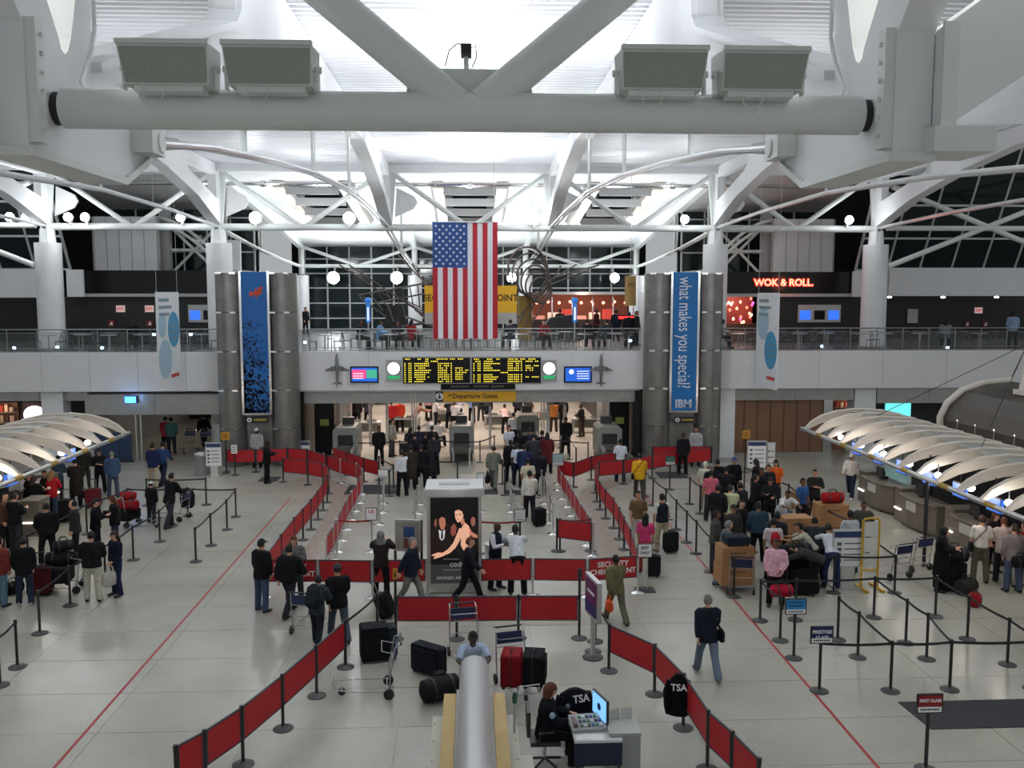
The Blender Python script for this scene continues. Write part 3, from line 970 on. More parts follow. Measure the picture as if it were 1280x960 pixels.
for nm, p0, p1, cols in (('pink and blue', 438, 473, 0), ('plain blue', 705, 740, 1)):
    a, b = ay(p0, 478.5, Y0), ay(p1, 458, Y0)
    W, Hh = b[0]-a[0], b[1]-a[1]
    t = thing('wall_screen', 'small %s advertising screen on the mezzanine front' % nm, 'screen', ((a[0]+b[0])/2, Y0, a[1]))
    bz = obj('bezel', MB().box(-W/2, W/2, 0, .11, 0, Hh), M_black, t)
    obj('display', MB().box(-W/2+.06, W/2-.06, -.005, 0, .06, Hh-.06), em('screen_blue%d' % cols, (28, 88, 190), .9), bz)
    if cols == 0:
        obj('pink_field', MB().box(-W/2+.07, .08, -.010, -.005, .20, Hh-.14), em('scr_pink', (214, 70, 130), .9), t)
        obj('green_field', MB().box(.10, W/2-.07, -.010, -.005, .20, Hh-.14), em('scr_green', (60, 160, 130), .9), t)
    else:
        obj('emblem', MB().tube((-.30, -.012, .5), (-.30, -.005, .5), .11, 16), W_, t)
    mb = MB()
    for q in range(4 if cols else 3):
        mb.box(-.05 if cols else -.5, .5 if cols else -.05, -.013, -.010, .18+q*.11, .21+q*.11)
    obj('text_lines', mb, W_, t)
M_plane = mat('plane_metal', (.20, .20, .20), .4, .6)
for nm, px in (('left', 420.5), ('right', 752)):
    x, z = ay(px, 463, YF-.5)
    t = thing('model_aeroplane', 'silver model aeroplane hanging nose up at the %s of the flight board' % nm, 'model plane', (x, YF-.31, z))
    obj('fuselage', MB().lathe([(.02, -.75), (.05, -.55), (.075, -.1), (.075, .45), (.05, .65), (.01, .75)], 12), M_plane, t)
    for s in (-1, 1):
        obj('wing', MB().prism([(s*.05, .22), (s*.52, .02), (s*.52, -.06), (s*.05, -.04)], 'y', -.015, .015), M_plane, t)
        obj('tailplane', MB().prism([(s*.03, -.50), (s*.22, -.60), (s*.22, -.65), (s*.03, -.62)], 'y', -.01, .01), M_plane, t)
        obj('engine', MB().tube((s*.25, -.06, -.02), (s*.25, -.06, .16), .035, 8), M_plane, t)
    obj('fin', MB().prism([(-.03, -.45), (-.22, -.6), (-.22, -.66), (-.03, -.62)], 'x', -.01, .01), M_plane, t)
    obj('wall_arm', MB().tube((0, 0, .1), (0, .30, .1), .02, 6), M_plane, t)
# signs over the checkpoint
mb, loc = card('x', 551, 644, 479.5, 487, YF-.1, None, d=.09)
t = thing('strip_sign', 'thin black strip sign below the flight board', 'sign', loc)
obj('panel', mb, M_black, t)
mb = MB()
for q in range(24):
    if q not in (8, 9, 17):
        mb.box(-1.2+q*.1, -1.13+q*.1, -.006, 0, .09, .18)
obj('faint_print', mb, mat('faint_grey', (.10, .10, .09), .6), t)
mb, loc = card('x', 545, 645, 488.5, 502, YF+.22, None, d=.1)
t = thing('departures_sign', 'yellow sign reading Departure Gates above the checkpoint', 'sign', loc)
obj('panel', mb, mat('sign_amber', S(190, 142, 22), .5, emit=.18), t)
text('Departure Gates', .30, BLK, t, (-.05, -.012, .24), bold=.006)
obj('black_end', MB().box(-1.83, -1.50, -.010, 0, .0, .48), BLK, t)
obj('arrow_disc', MB().tube((-1.66, -.02, .24), (-1.66, -.010, .24), .17, 20), WHT, t)
obj('arrow', MB().prism([(-1.66, .11), (-1.55, .23), (-1.635, .23), (-1.635, .37), (-1.685, .37), (-1.685, .23), (-1.77, .23)], 'y', -.028, -.021), BLK, t)
obj('plane_mark', MB().prism([(-1.35, .17), (-1.2, .27), (-1.32, .31), (-1.14, .33), (-1.08, .30), (-1.16, .26)], 'y', -.012, -.005), BLK, t)

# ---- two hanging info banners
for nm, px, y0, y1, rz, side in (('left', 213.5, 365, 483, 90, -1), ('right', 957, 366, 484, -90, 1)):
    YH = 37.5
    a, b = ay(px, y1, YH), ay(px, y0, YH)
    t = thing('hanging_banner', 'white vertical banner with pale blue circles hanging at the %s' % nm, 'banner', (a[0], YH, a[1]), R(rz))
    h = b[1]-a[1]; hw = 1.4
    obj('sheet', MB().box(-hw, hw, 0, .02, 0, h), mat('banner_white', (.74, .76, .78), .6), t)
    fs = -.006
    c1, c2 = mat('circle_pale', S(160, 190, 205), .6), mat('circle_blue', S(70, 150, 190), .6)
    def disc(u, v, r, m):
        obj('circle', MB().tube((u, fs, v), (u, 0, v), r, 28), m, t)
    if side < 0:
        disc(.62, h*.60, .72, c2); disc(-.5, h*.30, .78, c1); disc(-.75, h*.66, .5, c1)
    else:
        disc(.5, h*.40, .78, c2); disc(-.55, h*.68, .72, c1)
    mb = MB()
    for q in range(3):
        mb.box(-1.1, .1+.3*(q % 2), -.012, -.007, h*.90-q*.28, h*.90-q*.28+.12)
        zz = h*(.63 if side < 0 else .45)-q*.24
        mb.box(.1, 1.05, -.012, -.007, zz, zz+.07)
    obj('text_lines', mb, mat('text_grey', S(120, 140, 150), .6), t)
    obj('red_print', MB().box(.1, 1.1, -.012, -.007, h*.09, h*.09+.14), mat('print_red', S(190, 60, 60), .6), t)
    for s in (-1, 1):
        obj('wire', MB().tube((s*hw*.9, .01, h), (s*hw*.9, .01, 12.3-a[1]), .008, 4), M_alu, t)

# ---- floodlights on the trusses
M_flood = mat('flood_lens', (.93, .97, 1.0), .3, emit=60)
def flood(x, y, z, r, label, grp, e=(0, -1, 0), pw=0):
    t = thing('floodlight', label, 'floodlight', (x, y, z), group=grp)
    obj('housing', MB().lathe([(r*.55, -.0), (r, .12), (r*1.05, .3)], 16), M_alu, t, rot=(math.pi/2, 0, 0))
    obj('lens', MB().ell((0, -.32, 0), (r*.98, .06, r*.98), 16, 8), M_flood, t)
    obj('yoke', MB().box(-.04, .04, -.1, .12, -r-.12, -r+.1), M_alu, t)
    if pw:
        lamp('floodlight_beam', 'POINT', (x, y-.75, z), pw, COOL, size=.3)
    if y > 60:
        obj('arm', MB().tube((0, .05, .1), (0, .62, 9.42-z), .06, 6), M_alu, t)
    return t
for k, px in enumerate((14, 35, 87, 108, 227, 320, 437, 668, 855, 1060)):
    x, z = ay(px, 272, 44.6)
    flood(x, 44.72, 11.12, .20 if px not in (437, 668, 320) else .28, '%s blazing floodlight from the left on the far truss' % ORD[k], 'floodlights on the far truss', pw=60)
for k, px in enumerate((415, 495, 640, 770)):
    x, z = ay(px, 347, 65)
    t_lab = '%s blazing floodlight from the left in front of the window wall' % ORD[k]
    ft = flood(x, 65.9, z, .42 if px < 500 else .33, t_lab, 'floodlights by the window wall', pw=120)

# ---- sculptures on the mezzanine
M_sc = mat('sculpture_steel', (.16, .13, .115), .5, .6, noise=.2, scale=5)
Yc = 52.0
def W3(px, py, Y=Yc):
    q = ay(px, py, Y)
    return Vector((q[0], Y, q[1]))
t = thing('wing_sculpture', 'large grey metal sculpture of fanned rods left of the flag', 'sculpture', (-4.5, Yc, 4.94))
def rod(mb, a, b, r=.045, dy=0.0):
    o = Vector(t.location)
    mb.tube(tuple(W3(*a)-o), tuple(W3(*b)-o+Vector((0, dy, 0))), r, 6)
for a, b, r, dy in (((424, 331), (486, 372), .05, .5), ((436, 331), (535, 398), .05, 1), ((448, 369), (541, 352), .06, .8), ((450, 372), (482, 396), .05, .2), ((468, 379), (541, 365), .05, .6),
                    ((484, 380), (492, 402), .06, 0), ((490, 410), (545, 402), .08, .6), ((505, 395), (545, 410), .06, .3), ((515, 330), (535, 360), .05, -.5), ((497, 318), (530, 352), .04, -.8)):
    mb = MB(); rod(mb, a, b, r, dy); obj('spar', mb, M_sc, t)
for k in range(9):
    u = k/8
    mb = MB(); rod(mb, (452+u*80, 368-u*14), (470+u*62, 390-u*6), .035, .5); obj('rib', mb, M_sc, t)
for k in range(6):
    mb = MB(); rod(mb, (500+k*6, 372+k*5), (528+k*3, 386+k*5), .035, .4); obj('rib', mb, M_sc, t)
mb = MB(); o_ = Vector(t.location)
P = [W3(482, 383), W3(502, 380), W3(509, 408), W3(480, 408)]
mb.prism([(q.x-o_.x, q.z-o_.z) for q in P], 'y', .3, .6)
obj('dark_plate', mb, M_darkw, t)
obj('plinth', MB().box(-.6, 1.8, -.2, .9, 0, .35), M_darkw, t)
t = thing('ring_sculpture', 'large brown metal sculpture of nested rings and rods right of the flag', 'sculpture', (3.3, Yc, 4.94))
for k in range(6):
    c = W3(660+k*3.2, 338+k*5)-Vector(t.location)
    rr = 1.45-.13*k
    P = [c+Vector((rr*math.cos(q*math.pi/14)*.8, rr*.45*math.cos(q*math.pi/14), rr*math.sin(q*math.pi/14)*.9)) for q in range(28)]
    obj('ring', MB().path(P, .055, 6, True), M_sc, t)
for a, b in (((686, 352), (722, 330)), ((690, 348), (750, 331)), ((688, 356), (735, 338)), ((692, 350), (702, 332)), ((655, 408), (672, 372)), ((648, 405), (664, 375)), ((662, 408), (682, 378)), ((645, 400), (690, 352))):
    mb = MB(); o_ = Vector(t.location); mb.tube(tuple(W3(*a)-o_), tuple(W3(*b)-o_+Vector((0, .5, 0))), .05, 6); obj('rod', mb, M_sc, t)
obj('dark_base', MB().hexa([(.3, -.4, 0), (3.0, -.4, 0), (3.0, .8, 0), (.3, .8, 0)], [(1.2, -.3, 1.25), (2.6, -.3, 1.45), (2.6, .6, 1.45), (1.2, .6, 1.25)]), M_darkw, t)
obj('yellow_column', MB().lathe([(.42, 0), (.42, 2.5)], 18, (-.2, .6, 0)), mat('column_ochre', S(150, 118, 50), .6), t)

# ---- food kiosk on the mezzanine
YK = 56.0
t = thing('food_kiosk', 'glowing food kiosk with curved glass and red lights on the mezzanine', 'kiosk', (W3(728, 400, YK).x, YK, 4.94))
kw = 3.1
obj('counter', MB().box(-kw, kw, 0, 2.2, 0, 1.05), mat('kiosk_dark', (.08, .05, .045), .5), t)
obj('canopy', MB().box(-kw-.1, kw+.1, -.2, 2.2, 2.55, 2.72), M_alu, t)
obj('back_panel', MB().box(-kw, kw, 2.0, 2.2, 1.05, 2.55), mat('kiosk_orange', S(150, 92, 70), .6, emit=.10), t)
for k in range(6):
    x = -kw+2*kw*k/5
    obj('post', MB().path([(x, -.1, 1.05), (x, -.15, 2.1), (x, .15, 2.6), (x, .5, 2.66)], .05, 6), M_chrome, t)
for k in range(9):
    obj('pendant_lamp', MB().ell((-kw+.35+k*.68, .4, 2.05+.06*(k % 2)), (.09, .09, .09), 8, 6), em('lamp_red', (255, 150, 120), 6), t)
for k in range(7):
    obj('food_display', MB().box(-kw+.2+k*.85, -kw+.8+k*.85, .1, .9, 1.05, 1.25+.2*(k % 3)), em('food_%d' % (k % 3), [(230, 150, 130), (250, 215, 190), (200, 70, 60)][k % 3], .7), t)
lamp('kiosk_glow', 'POINT', (t.location.x, YK-.6, 7.3), 60, (1, .7, .55), size=.4)
t = thing('round_banner', 'tan cylindrical hanging banner lettered JIKJ by the right pylon', 'banner', (W3(788, 365, 44.0).x, 44.0, ay(788, 382, 44.0)[1]))
obj('tube_sheet', MB().lathe([(.27, 0), (.27, 1.42)], 20), mat('banner_tan', S(176, 140, 84), .6), t)
text('JIKJ', .24, BLK, t, (0, -.275, 1.0))
obj('cord', MB().tube((0, 0, 1.4), (0, 0, ZD-t.location.z), .012, 4), M_alu, t)
for px, lab in ((460, 'blue and white post sign left of the flag on the mezzanine'), (718.5, 'blue and white post sign at the food kiosk on the mezzanine')):
    q = W3(px, 378, 46)
    t = thing('post_sign', lab, 'sign', (q.x, 46, 4.94))
    obj('pole', MB().tube((0, 0, 0), (0, 0, 1.4), .03, 6), M_alu, t)
    obj('blue_blade', MB().box(-.10, .10, -.05, .05, 1.2, 2.15), em('sign_blue', (40, 110, 190), .6), t)
    obj('white_print', MB().box(-.035, .035, -.06, -.05, 1.3, 1.95), W_, t)
    obj('globe', MB().ell((0, 0, 2.28), (.17, .17, .15), 10, 6), em('sign_blue', (40, 110, 190), .6), t)
q = W3(783, 397, 47)
t = thing('led_sign', 'small red glowing message sign by the right pylon', 'sign', (q.x, 47, 4.94))
obj('case', MB().box(-.45, .45, 0, .12, q.z-4.94-.13, q.z-4.94+.13), M_black, t)
obj('red_text', MB().box(-.4, .4, -.008, 0, q.z-4.94-.07, q.z-4.94+.07), em('neon_red', (255, 40, 40), 3), t)
obj('post', MB().tube((0, .06, 0), (0, .06, q.z-5.0), .03, 6), M_blk, t)

# ---- restaurants left and right on the mezzanine
x, z = ay(980, 353.5, YW-.12)
t = thing('neon_sign', 'red and yellow neon sign WOK & ROLL on the black shop front', 'sign', (x, YW-.1, z))
M_neon = mat('neon_orange', (1.0, .04, .025), .4, emit=5)
M_neon2 = mat('neon_yellow', (1.0, .38, .22), .4, emit=3)
text('WOK & ROLL.', .50, M_neon, t, (0, 0, 0), bold=.032)
text('WOK & ROLL.', .50, M_neon2, t, (0, -.03, 0), bold=-.004)
obj('mount', MB().box(-1.5, 1.5, .02, .1, -.04, .04), M_blk, t)
lamp('neon_glow', 'POINT', (x, YW-.6, z), 25, (1, .25, .12), size=.5)
for nm, p0, p1, p2, p3, n in (('right', 998, 1052, 381, 403, 3), ('left', 235, 268, 381, 403, 2)):
    a, b = ay(p0, p3, YW+.1), ay(p1, p2, YW+.1)
    W, Hh = b[0]-a[0], b[1]-a[1]
    t = thing('menu_screens', 'pale menu board with blue screens in the %s dark shop front' % nm, 'menu board', ((a[0]+b[0])/2, YW+.18, a[1]))
    obj('board', MB().box(-W/2, W/2, 0, .1, 0, Hh), mat('board_grey', (.48, .48, .46), .6), t)
    for k in range(n):
        x0 = -W/2+W*(k+.12)/n; x1 = -W/2+W*(k+.88)/n
        mm = em('menu_blue', (50, 110, 235), 1.0) if k != 1 else M_black
        obj('display', MB().box(x0, x1, -.012, 0, Hh*.15, Hh*.68), mm, t)
def exits(px, py, Y, lab, big=True):
    q = ay(px, py, Y)
    t = thing('exit_sign' if big else 'fire_sign', lab, 'sign', (q[0], Y, q[1]))
    if big:
        obj('case', MB().box(-.22, .22, 0, .06, -.17, .17), em('exit_pink', (226, 196, 190), .35), t)
        text('EXIT', .17, mat('exit_red', S(190, 20, 20), .5, emit=.6), t, (0, -.008, 0), bold=.004)
    else:
        obj('plate', MB().box(-.16, .16, 0, .04, -.16, .16), mat('fire_red', S(120, 22, 22), .5), t)
        obj('pictogram', MB().prism([(-.09, -.1), (.09, -.1), (.05, .1), (-.02, .04)], 'y', -.006, 0), WHT, t)
exits(150.5, 386, YW+.22, 'pink lit exit sign in the left dark shop front, left of two')
exits(186.5, 386, YW+.22, 'pink lit exit sign in the left dark shop front, right of two')
exits(139, 404, YW+.22, 'small red fire sign in the left shop front, left of two', False)
exits(187, 404, YW+.22, 'small red fire sign in the left shop front, right of two', False)
exits(1223.5, 388, YW+3.9, 'pink lit exit sign in the dark recess at the right end')
exits(1209, 405, YW+3.95, 'small red fire sign in the right recess, left of two', False)
exits(1232, 405, YW+3.95, 'small red fire sign in the right recess, right of two', False)
for k, (px, py) in enumerate(((1113, 371), (1180, 371), (1247, 371), (52, 371))):
    q = ay(px, py, YW-.2)
    t = thing('soffit_spot', '%s tiny bright downlight under the white upper wall from the left' % ORD[(k+1) % 4], 'downlight', (q[0], YW-.1, q[1]-.02), group='tiny downlights under the upper walls')
    obj('lens', MB().ell((0, 0, 0), (.12, .12, .05), 10, 6), mat('spot_lens', (1, .95, .85), .3, emit=14), t)
q = ay(1141, 395, YW+3.9)
tag(obj('wall_notice', MB().box(-.3, .3, 0, .05, -.4, .4), mat('notice_grey', (.5, .5, .47), .6), loc=(q[0], YW+3.9, q[1])), 'pale framed notice in the dark recess right of the column', 'notice')
# open shop with bright display by the right column
t = thing('noodle_shop', 'brightly lit open restaurant interior beside the right column', 'shop', (ay(925, 400, 49)[0], 49.2, 4.94))
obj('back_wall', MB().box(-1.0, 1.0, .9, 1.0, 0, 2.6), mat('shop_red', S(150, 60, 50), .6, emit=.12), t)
obj('counter', MB().box(-1.0, 1.0, 0, .4, 0, 1.0), mat('shop_wood', S(120, 80, 50), .6), t)
rnd = random.Random(5)
for k in range(26):
    c = [(255, 190, 150), (255, 120, 100), (255, 235, 210), (230, 80, 150)][k % 4]
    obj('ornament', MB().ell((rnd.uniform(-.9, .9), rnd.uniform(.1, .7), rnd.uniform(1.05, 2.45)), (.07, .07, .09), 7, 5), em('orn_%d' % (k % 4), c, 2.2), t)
lamp('shop_glow', 'POINT', (t.location.x, 49.1, 7.2), 45, (1, .75, .6), size=.3)
# ================================================================= check in islands
M_rib = mat('canopy_rib', (.70, .64, .57), .5, noise=.03, scale=2)
M_cglass = mat('canopy_glass', (.36, .38, .37), .3)
M_desk = mat('desk_laminate', (.15, .125, .105), .4, noise=.1, scale=2)
M_desktop = mat('desk_top', (.24, .215, .185), .3)
M_dkick = mat('desk_dark', (.07, .065, .06), .5)
def canopy(s, y0, y1, label):
    t = thing('checkin_canopy', label, 'canopy', (s*12.6, y1, 0))
    up_ = [(0, 2.50), (.22, 2.78), (.55, 3.0), (1.1, 3.18), (1.8, 3.26), (2.8, 3.2), (3.6, 3.02)]
    dn_ = [(3.6, 2.80), (2.8, 2.88), (1.8, 2.93), (1.1, 2.87), (.55, 2.71), (.22, 2.54), (0, 2.42)]
    n = round((y1-y0)/1.12)
    rib = MB().prism([(s*x, z) for x, z in up_+dn_], 'y', -.05, .05)
    rib.v = [(x, y-.16*(z-2.4)*2.0, z) for x, y, z in rib.v]
    rib = fixn(rib.mesh('rib')); rib.materials.append(M_rib)
    for k in range(n+1):
        y = -(y1-y0)*k/n
        obj('rib', rib, M_rib, t, (0, y, 0))
        obj('rib_cap', MB().path([(s*x, y-.16*(z-2.4)*2.0, z) for x, z in up_], .055, 6), M_rib, t)
        if k < n:
            obj('glass_pane', MB().box(min(s*1.55, s*2.3), max(s*1.55, s*2.3), y-1.15, y-.38, 3.18, 3.21), M_cglass, t)
            obj('roof_pane', MB().box(min(s*2.3, s*3.5), max(s*2.3, s*3.5), y-1.0, y, 2.70, 2.73), M_cglass, t)
    obj('edge_tube', MB().tube((0, .3, 2.46), (0, -(y1-y0)-.2, 2.46), .07, 10), M_alu, t)
    for k in range(int((y1-y0)/2.2)):
        obj('yellow_label', MB().tube((0, -1.3-2.2*k, 2.46), (0, -1.75-2.2*k, 2.46), .075, 10), mat('label_yellow', S(170, 140, 60), .6), t)
    obj('spine', MB().tube((s*1.8, .2, 3.08), (s*1.8, -(y1-y0), 3.08), .06, 8), M_alu, t)
    for k in range(1):
        y = -9.4
        if y > -(y1-y0):
            obj('post', MB().tube((0, y, 0), (0, y, 2.46), .05, 10), M_blk, t)
    obj('rear_post', MB().box(min(s*3.2, s*3.5), max(s*3.2, s*3.5), -3, -2.7, 0, 2.9), M_blk, t)
    obj('rear_post', MB().box(min(s*3.2, s*3.5), max(s*3.2, s*3.5), -10, -9.7, 0, 2.9), M_blk, t)
    return t
canopy(1, 17.5, 33.9, 'white ribbed wing canopy over the right check in desks')
canopy(-1, 21.5, 33.9, 'white ribbed wing canopy over the left check in desks')
def desk(s, y, lab, shade=0, pos=None, rot=0.0):
    t = thing('checkin_desk', lab, 'check-in desk', pos or (14.5 if s > 0 else -15.15, y, 0), rot, group='check in desks')
    f = lambda a, b: (min(s*a, s*b), max(s*a, s*b))
    a, b = f(-.35, .5)
    obj('body', MB().prism([(s*-.1, -1.25), (s*-.35, -.6), (s*-.38, .1), (s*-.3, .62), (s*.5, .62), (s*.5, -1.25)], 'z', .1, 1.0), M_desk, t)
    obj('plinth', MB().prism([(s*-.04, -1.2), (s*-.28, -.6), (s*-.3, .6), (s*.45, .6), (s*.45, -1.2)], 'z', 0, .1), M_dkick, t)
    obj('worktop', MB().prism([(s*-.18, -1.3), (s*-.44, -.62), (s*-.47, .1), (s*-.4, .68), (s*.1, .68), (s*.1, -1.3)], 'z', 1.0, 1.05), M_desktop, t)
    a, b = f(-.25, .5)
    ped = obj('pedestal', MB().box(a, b, .72, 1.25, 0, 1.12), M_desk, t)
    a, b = f(-.3, .5)
    obj('pedestal_top', MB().box(a, b, .70, 1.28, 1.12, 1.16), M_desktop, ped)
    a, b = f(-.40, -.33)
    obj('name_panel', MB().box(a, b, -.45, .15, .62, .92), mat('desk_panel', (.45, .44, .42), .35), t)
    a, b = f(-.1, .2)
    mon = obj('monitor', MB().box(a, a+.06, -.35, .15, 1.12, 1.48), M_blk, t)
    obj('monitor_stand', MB().box(a, b, -.15, -.05, 1.05, 1.15), M_blk, mon)
    a, b = f(-.30, -.1)
    obj('scale_light', MB().box(a, b, .75, 1.2, .42, .46), mat('scale_glow', (1, .93, .8), .4, emit=2.5), t)
for k in range(5):
    desk(1, 0, pos=((14.5, 14.5, 14.7, 15.3, 15.5)[k], 31.5-2.9*k, 0), lab='%s check in desk from the far end of the right island' % ORD[k])
desk(-1, 32.2, 'check in desk at the far end of the left island')
desk(-1, 0, 'check in desk facing the viewer under the left canopy', pos=(-14.75, 29.1, 0), rot=R(-90))
M_screenb = mat('checkin_screen', S(46, 96, 200), .4, emit=1.1)
M_bulb = mat('bulb', (1, .97, .93), .3, emit=22)
for s, nm, ys in ((1, 'right', [31.6, 29.9, 28.2, 26.5, 24.8, 23.1, 21.4, 19.7]), (-1, 'left', [31.6, 29.6, 27.6, 25.6, 23.6])):
    for k, y in enumerate(ys):
        t = thing('canopy_lamp', '%s round bright lamp under the %s canopy from the far end' % (ORD[k], nm), 'lamp', (s*13.05, y, 2.66), group='lamps under the canopies')
        obj('bulb', MB().ell((0, 0, -.14), (.10, .10, .085), 12, 8), M_bulb, t)
        obj('stem', MB().tube((0, 0, -.06), (0, 0, .16), .02, 6), M_alu, t)
        lamp('canopy_lamp_light', 'POINT', (s*13.05, y, 2.25), 12, (1, .86, .70), size=.15)
        if k % 2 == 0 or s > 0:
            t = thing('overhead_screen', '%s blue check in screen hanging under the %s canopy from the far end' % (ORD[k], nm), 'screen', (s*13.45, y-.45, 1.98), group='blue screens under the canopies')
            obj('case', MB().box(-.04, .04, -.33, .33, 0, .42), M_blk, t)
            obj('display', MB().box(*((-.05, -.04) if s > 0 else (.04, .05)), -.3, .3, .03, .39), M_screenb, t)
            obj('front_display', MB().box(-.035, .035, -.34, -.33, .03, .39), M_screenb, t)
            obj('hanger', MB().tube((0, 0, .42), (0, 0, .9), .02, 6), M_blk, t)
struct('wall_island_back_right', MB().box(16.6, 16.8, 18, 33.5, 0, 2.2), M_darkw)
struct('wall_island_back_left', MB().box(-17.2, -17.0, 21, 33.5, 0, 2.2), M_darkw)
# curved steel hoods above the right island
M_hood = mat('hood_steel', (.075, .065, .055), .45, .2, noise=.1, scale=2)
HOODS = []
for k, (ya, yb) in enumerate(((26.2, 31.4), (18.5, 25.7))):
    t = thing('duct_hood', 'curved dark steel hood with white end pipe behind the right canopy, %s one' % ('far', 'near')[k], 'hood', (18.2, ya, 0))
    HOODS.append(t)
    prof = [(-1.35, 2.2), (-1.6, 2.7), (-1.62, 3.2), (-1.4, 3.7), (-.9, 4.15), (-.2, 4.4), (.8, 4.5)]
    P = prof+[(.8, 2.2)]
    obj('shell', MB().prism([(x, z) for x, z in P], 'y', 0, yb-ya), M_hood, t)
    for y in (yb-ya,):
        obj('edge_pipe', MB().path([(x*1.05, y, z+.05) for x, z in prof], .12, 10), M_rib, t)
    obj('edge_pipe', MB().path([(x*1.05, 0, z+.05) for x, z in prof], .12, 10), M_rib, t)
    for q in range(4):
        obj('lamp_rod', MB().tube((-1.66, .8+q*1.1, 3.25), (-1.70, .8+q*1.1, 2.7), .012, 5), M_alu, t)
        obj('rod_lamp', MB().ell((-1.68, .8+q*1.1, 3.28), (.02, .02, .03), 8, 6), em('rod_glow', (255, 240, 220), 2), t)
    obj('leg', MB().box(-.2, .2, .6, 1.0, 0, 2.2), M_blk, t)
    obj('leg', MB().box(-.2, .2, yb-ya-1, yb-ya-.6, 0, 2.2), M_blk, t)
    if k == 0:
        obj('name_plate', MB().box(-1.1, -.2, -.06, 0, 3.75, 4.05), M_alu, t)
        mb = MB()
        for q in range(5):
            mb.box(-1.03+q*.17, -.92+q*.17, -.075, -.06, 3.82, 3.98)
        obj('plate_print', mb, M_blk, t)
tip = (17.9, 28.8, 6.0)
t = obj('mast_foot', MB().box(-.25, .25, -.25, .25, -.1, .06), M_rib, HOODS[0], (tip[0]-18.2, tip[1]-26.2, 4.42))
obj('spike', MB().lathe([(.20, 0), (.12, .5), (.02, 1.6)], 12), M_rib, t)
for q in ((-3.4, 3.5, -1.3), (-3.4, -3.5, -1.3), (1.5, 3.5, -.2), (1.5, -4.5, -.2)):
    obj('stay_cable', MB().tube((0, 0, 1.55), q, .012, 5), M_blk, t)
obj('antenna', MB().tube((0, 0, 1.6), (0, 0, 2.6), .012, 5), M_blk, t)

# ---- lower level shops
q = ay(1124, 516, YF+2.2)
t = thing('shop_screen', 'bright turquoise shop screen under the right mezzanine', 'screen', (q[0], YF+2.3, q[1]))
obj('display', MB().box(-.62, .62, 0, .1, -.45, .45), em('turquoise', (110, 235, 235), 1.1), t)
obj('frame', MB().box(-.7, .7, .1, .19, -.52, .52), M_blk, t)
q = ay(41, 519, YF+2.2)
t = thing('glow_poster', 'glowing white oval poster in the dark shop at the lower left', 'poster', (q[0], YF+2.35, q[1]))
obj('glow', MB().prism([(.5*math.cos(a*math.pi/12), .42*math.sin(a*math.pi/12)) for a in range(24)], 'y', 0, .06), em('glow_white', (255, 240, 245), 2.2), t)
obj('panel', MB().box(-.75, .75, .06, .14, -.6, .6), mat('poster_dark', (.1, .06, .06), .5), t)
for nm, x0, x1, seed in (('left', ay(0, 515, 44)[0], ay(26, 515, 44)[0], 1), ('right', ay(1038, 520, 44)[0], ay(1080, 520, 44)[0], 2)):
    t = thing('shop_shelf', 'lit shop shelf with small goods under the mezzanine at the %s' % nm, 'shelf', ((x0+x1)/2, 43.3, 0))
    hw = (x1-x0)/2
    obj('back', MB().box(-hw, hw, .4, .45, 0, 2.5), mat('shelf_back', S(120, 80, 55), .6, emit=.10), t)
    rnd = random.Random(seed)
    for z in (1.0, 1.6, 2.1):
        obj('shelf_board', MB().box(-hw, hw, 0, .4, z-.04, z), M_desk, t)
    lamp('shelf_glow', 'POINT', (t.location.x, 43.0, 2.3), 12, (1, .75, .55), size=.2)
    for z in (1.0, 1.6, 2.1):
        n = int(hw*2/.22)
        for k in range(n):
            c = rnd.choice([(200, 170, 140), (180, 60, 50), (230, 220, 200), (90, 60, 50), (210, 150, 70)])
            g = obj('goods', MB().box(-.07, .07, -.06, .06, 0, .2+.15*rnd.random()), mat('goods_%d' % c[0], S(*c), .5), None, (t.location.x-hw+.12+k*.22, 43.5, z))
            tag(g, '%s packet from the left on the %s shelf of the %s shop' % (ORD[k], {1.0: 'bottom', 1.6: 'middle', 2.1: 'top'}[z], nm), 'packet', 'packets on the %s shop shelf' % nm)

# ================================================================= checkpoint equipment
M_xray = mat('xray_grey', (.21, .215, .195), .45)
def xray(px, py, lab, rot=0):
    x, y = fl(px, py)
    t = thing('xray_machine', lab, 'x-ray machine', (x, y, 0), rot, group='x-ray machines')
    obj('cabinet', MB().prism([[(-.55, .35), (.55, .35), (.55, 1.5), (.42, 1.62), (-.42, 1.62), (-.55, 1.5)], [(-.34, .8), (-.34, 1.3), (.34, 1.3), (.34, .8)]], 'y', 0, 1.7), M_xray, t)
    obj('tunnel_curtain', MB().box(-.34, .34, .06, .1, .8, 1.3), M_blk, t)
    obj('base', MB().box(-.5, .5, .1, 1.6, 0, .35), M_dkick, t)
    obj('belt', MB().box(-.34, .34, -1.2, .05, .68, .78), M_dkick, t)
    for s in (-1, 1):
        obj('side_rail', MB().box(s*.40-.03, s*.40+.03, -1.2, .0, .68, .84), M_alu, t)
        for yy in (-1.1, -.3):
            obj('leg', MB().box(s*.36-.03, s*.36+.03, yy-.03, yy+.03, 0, .68), M_alu, t)
    obj('monitor', MB().box(-.25, .25, 1.0, 1.4, 1.62, 1.95), M_blk, t)
for k, (px, py) in enumerate(((432, 580), (577, 577), (660, 560), (762, 578))):
    xray(px, py, '%s grey baggage x-ray machine from the left at the checkpoint' % ORD[k])
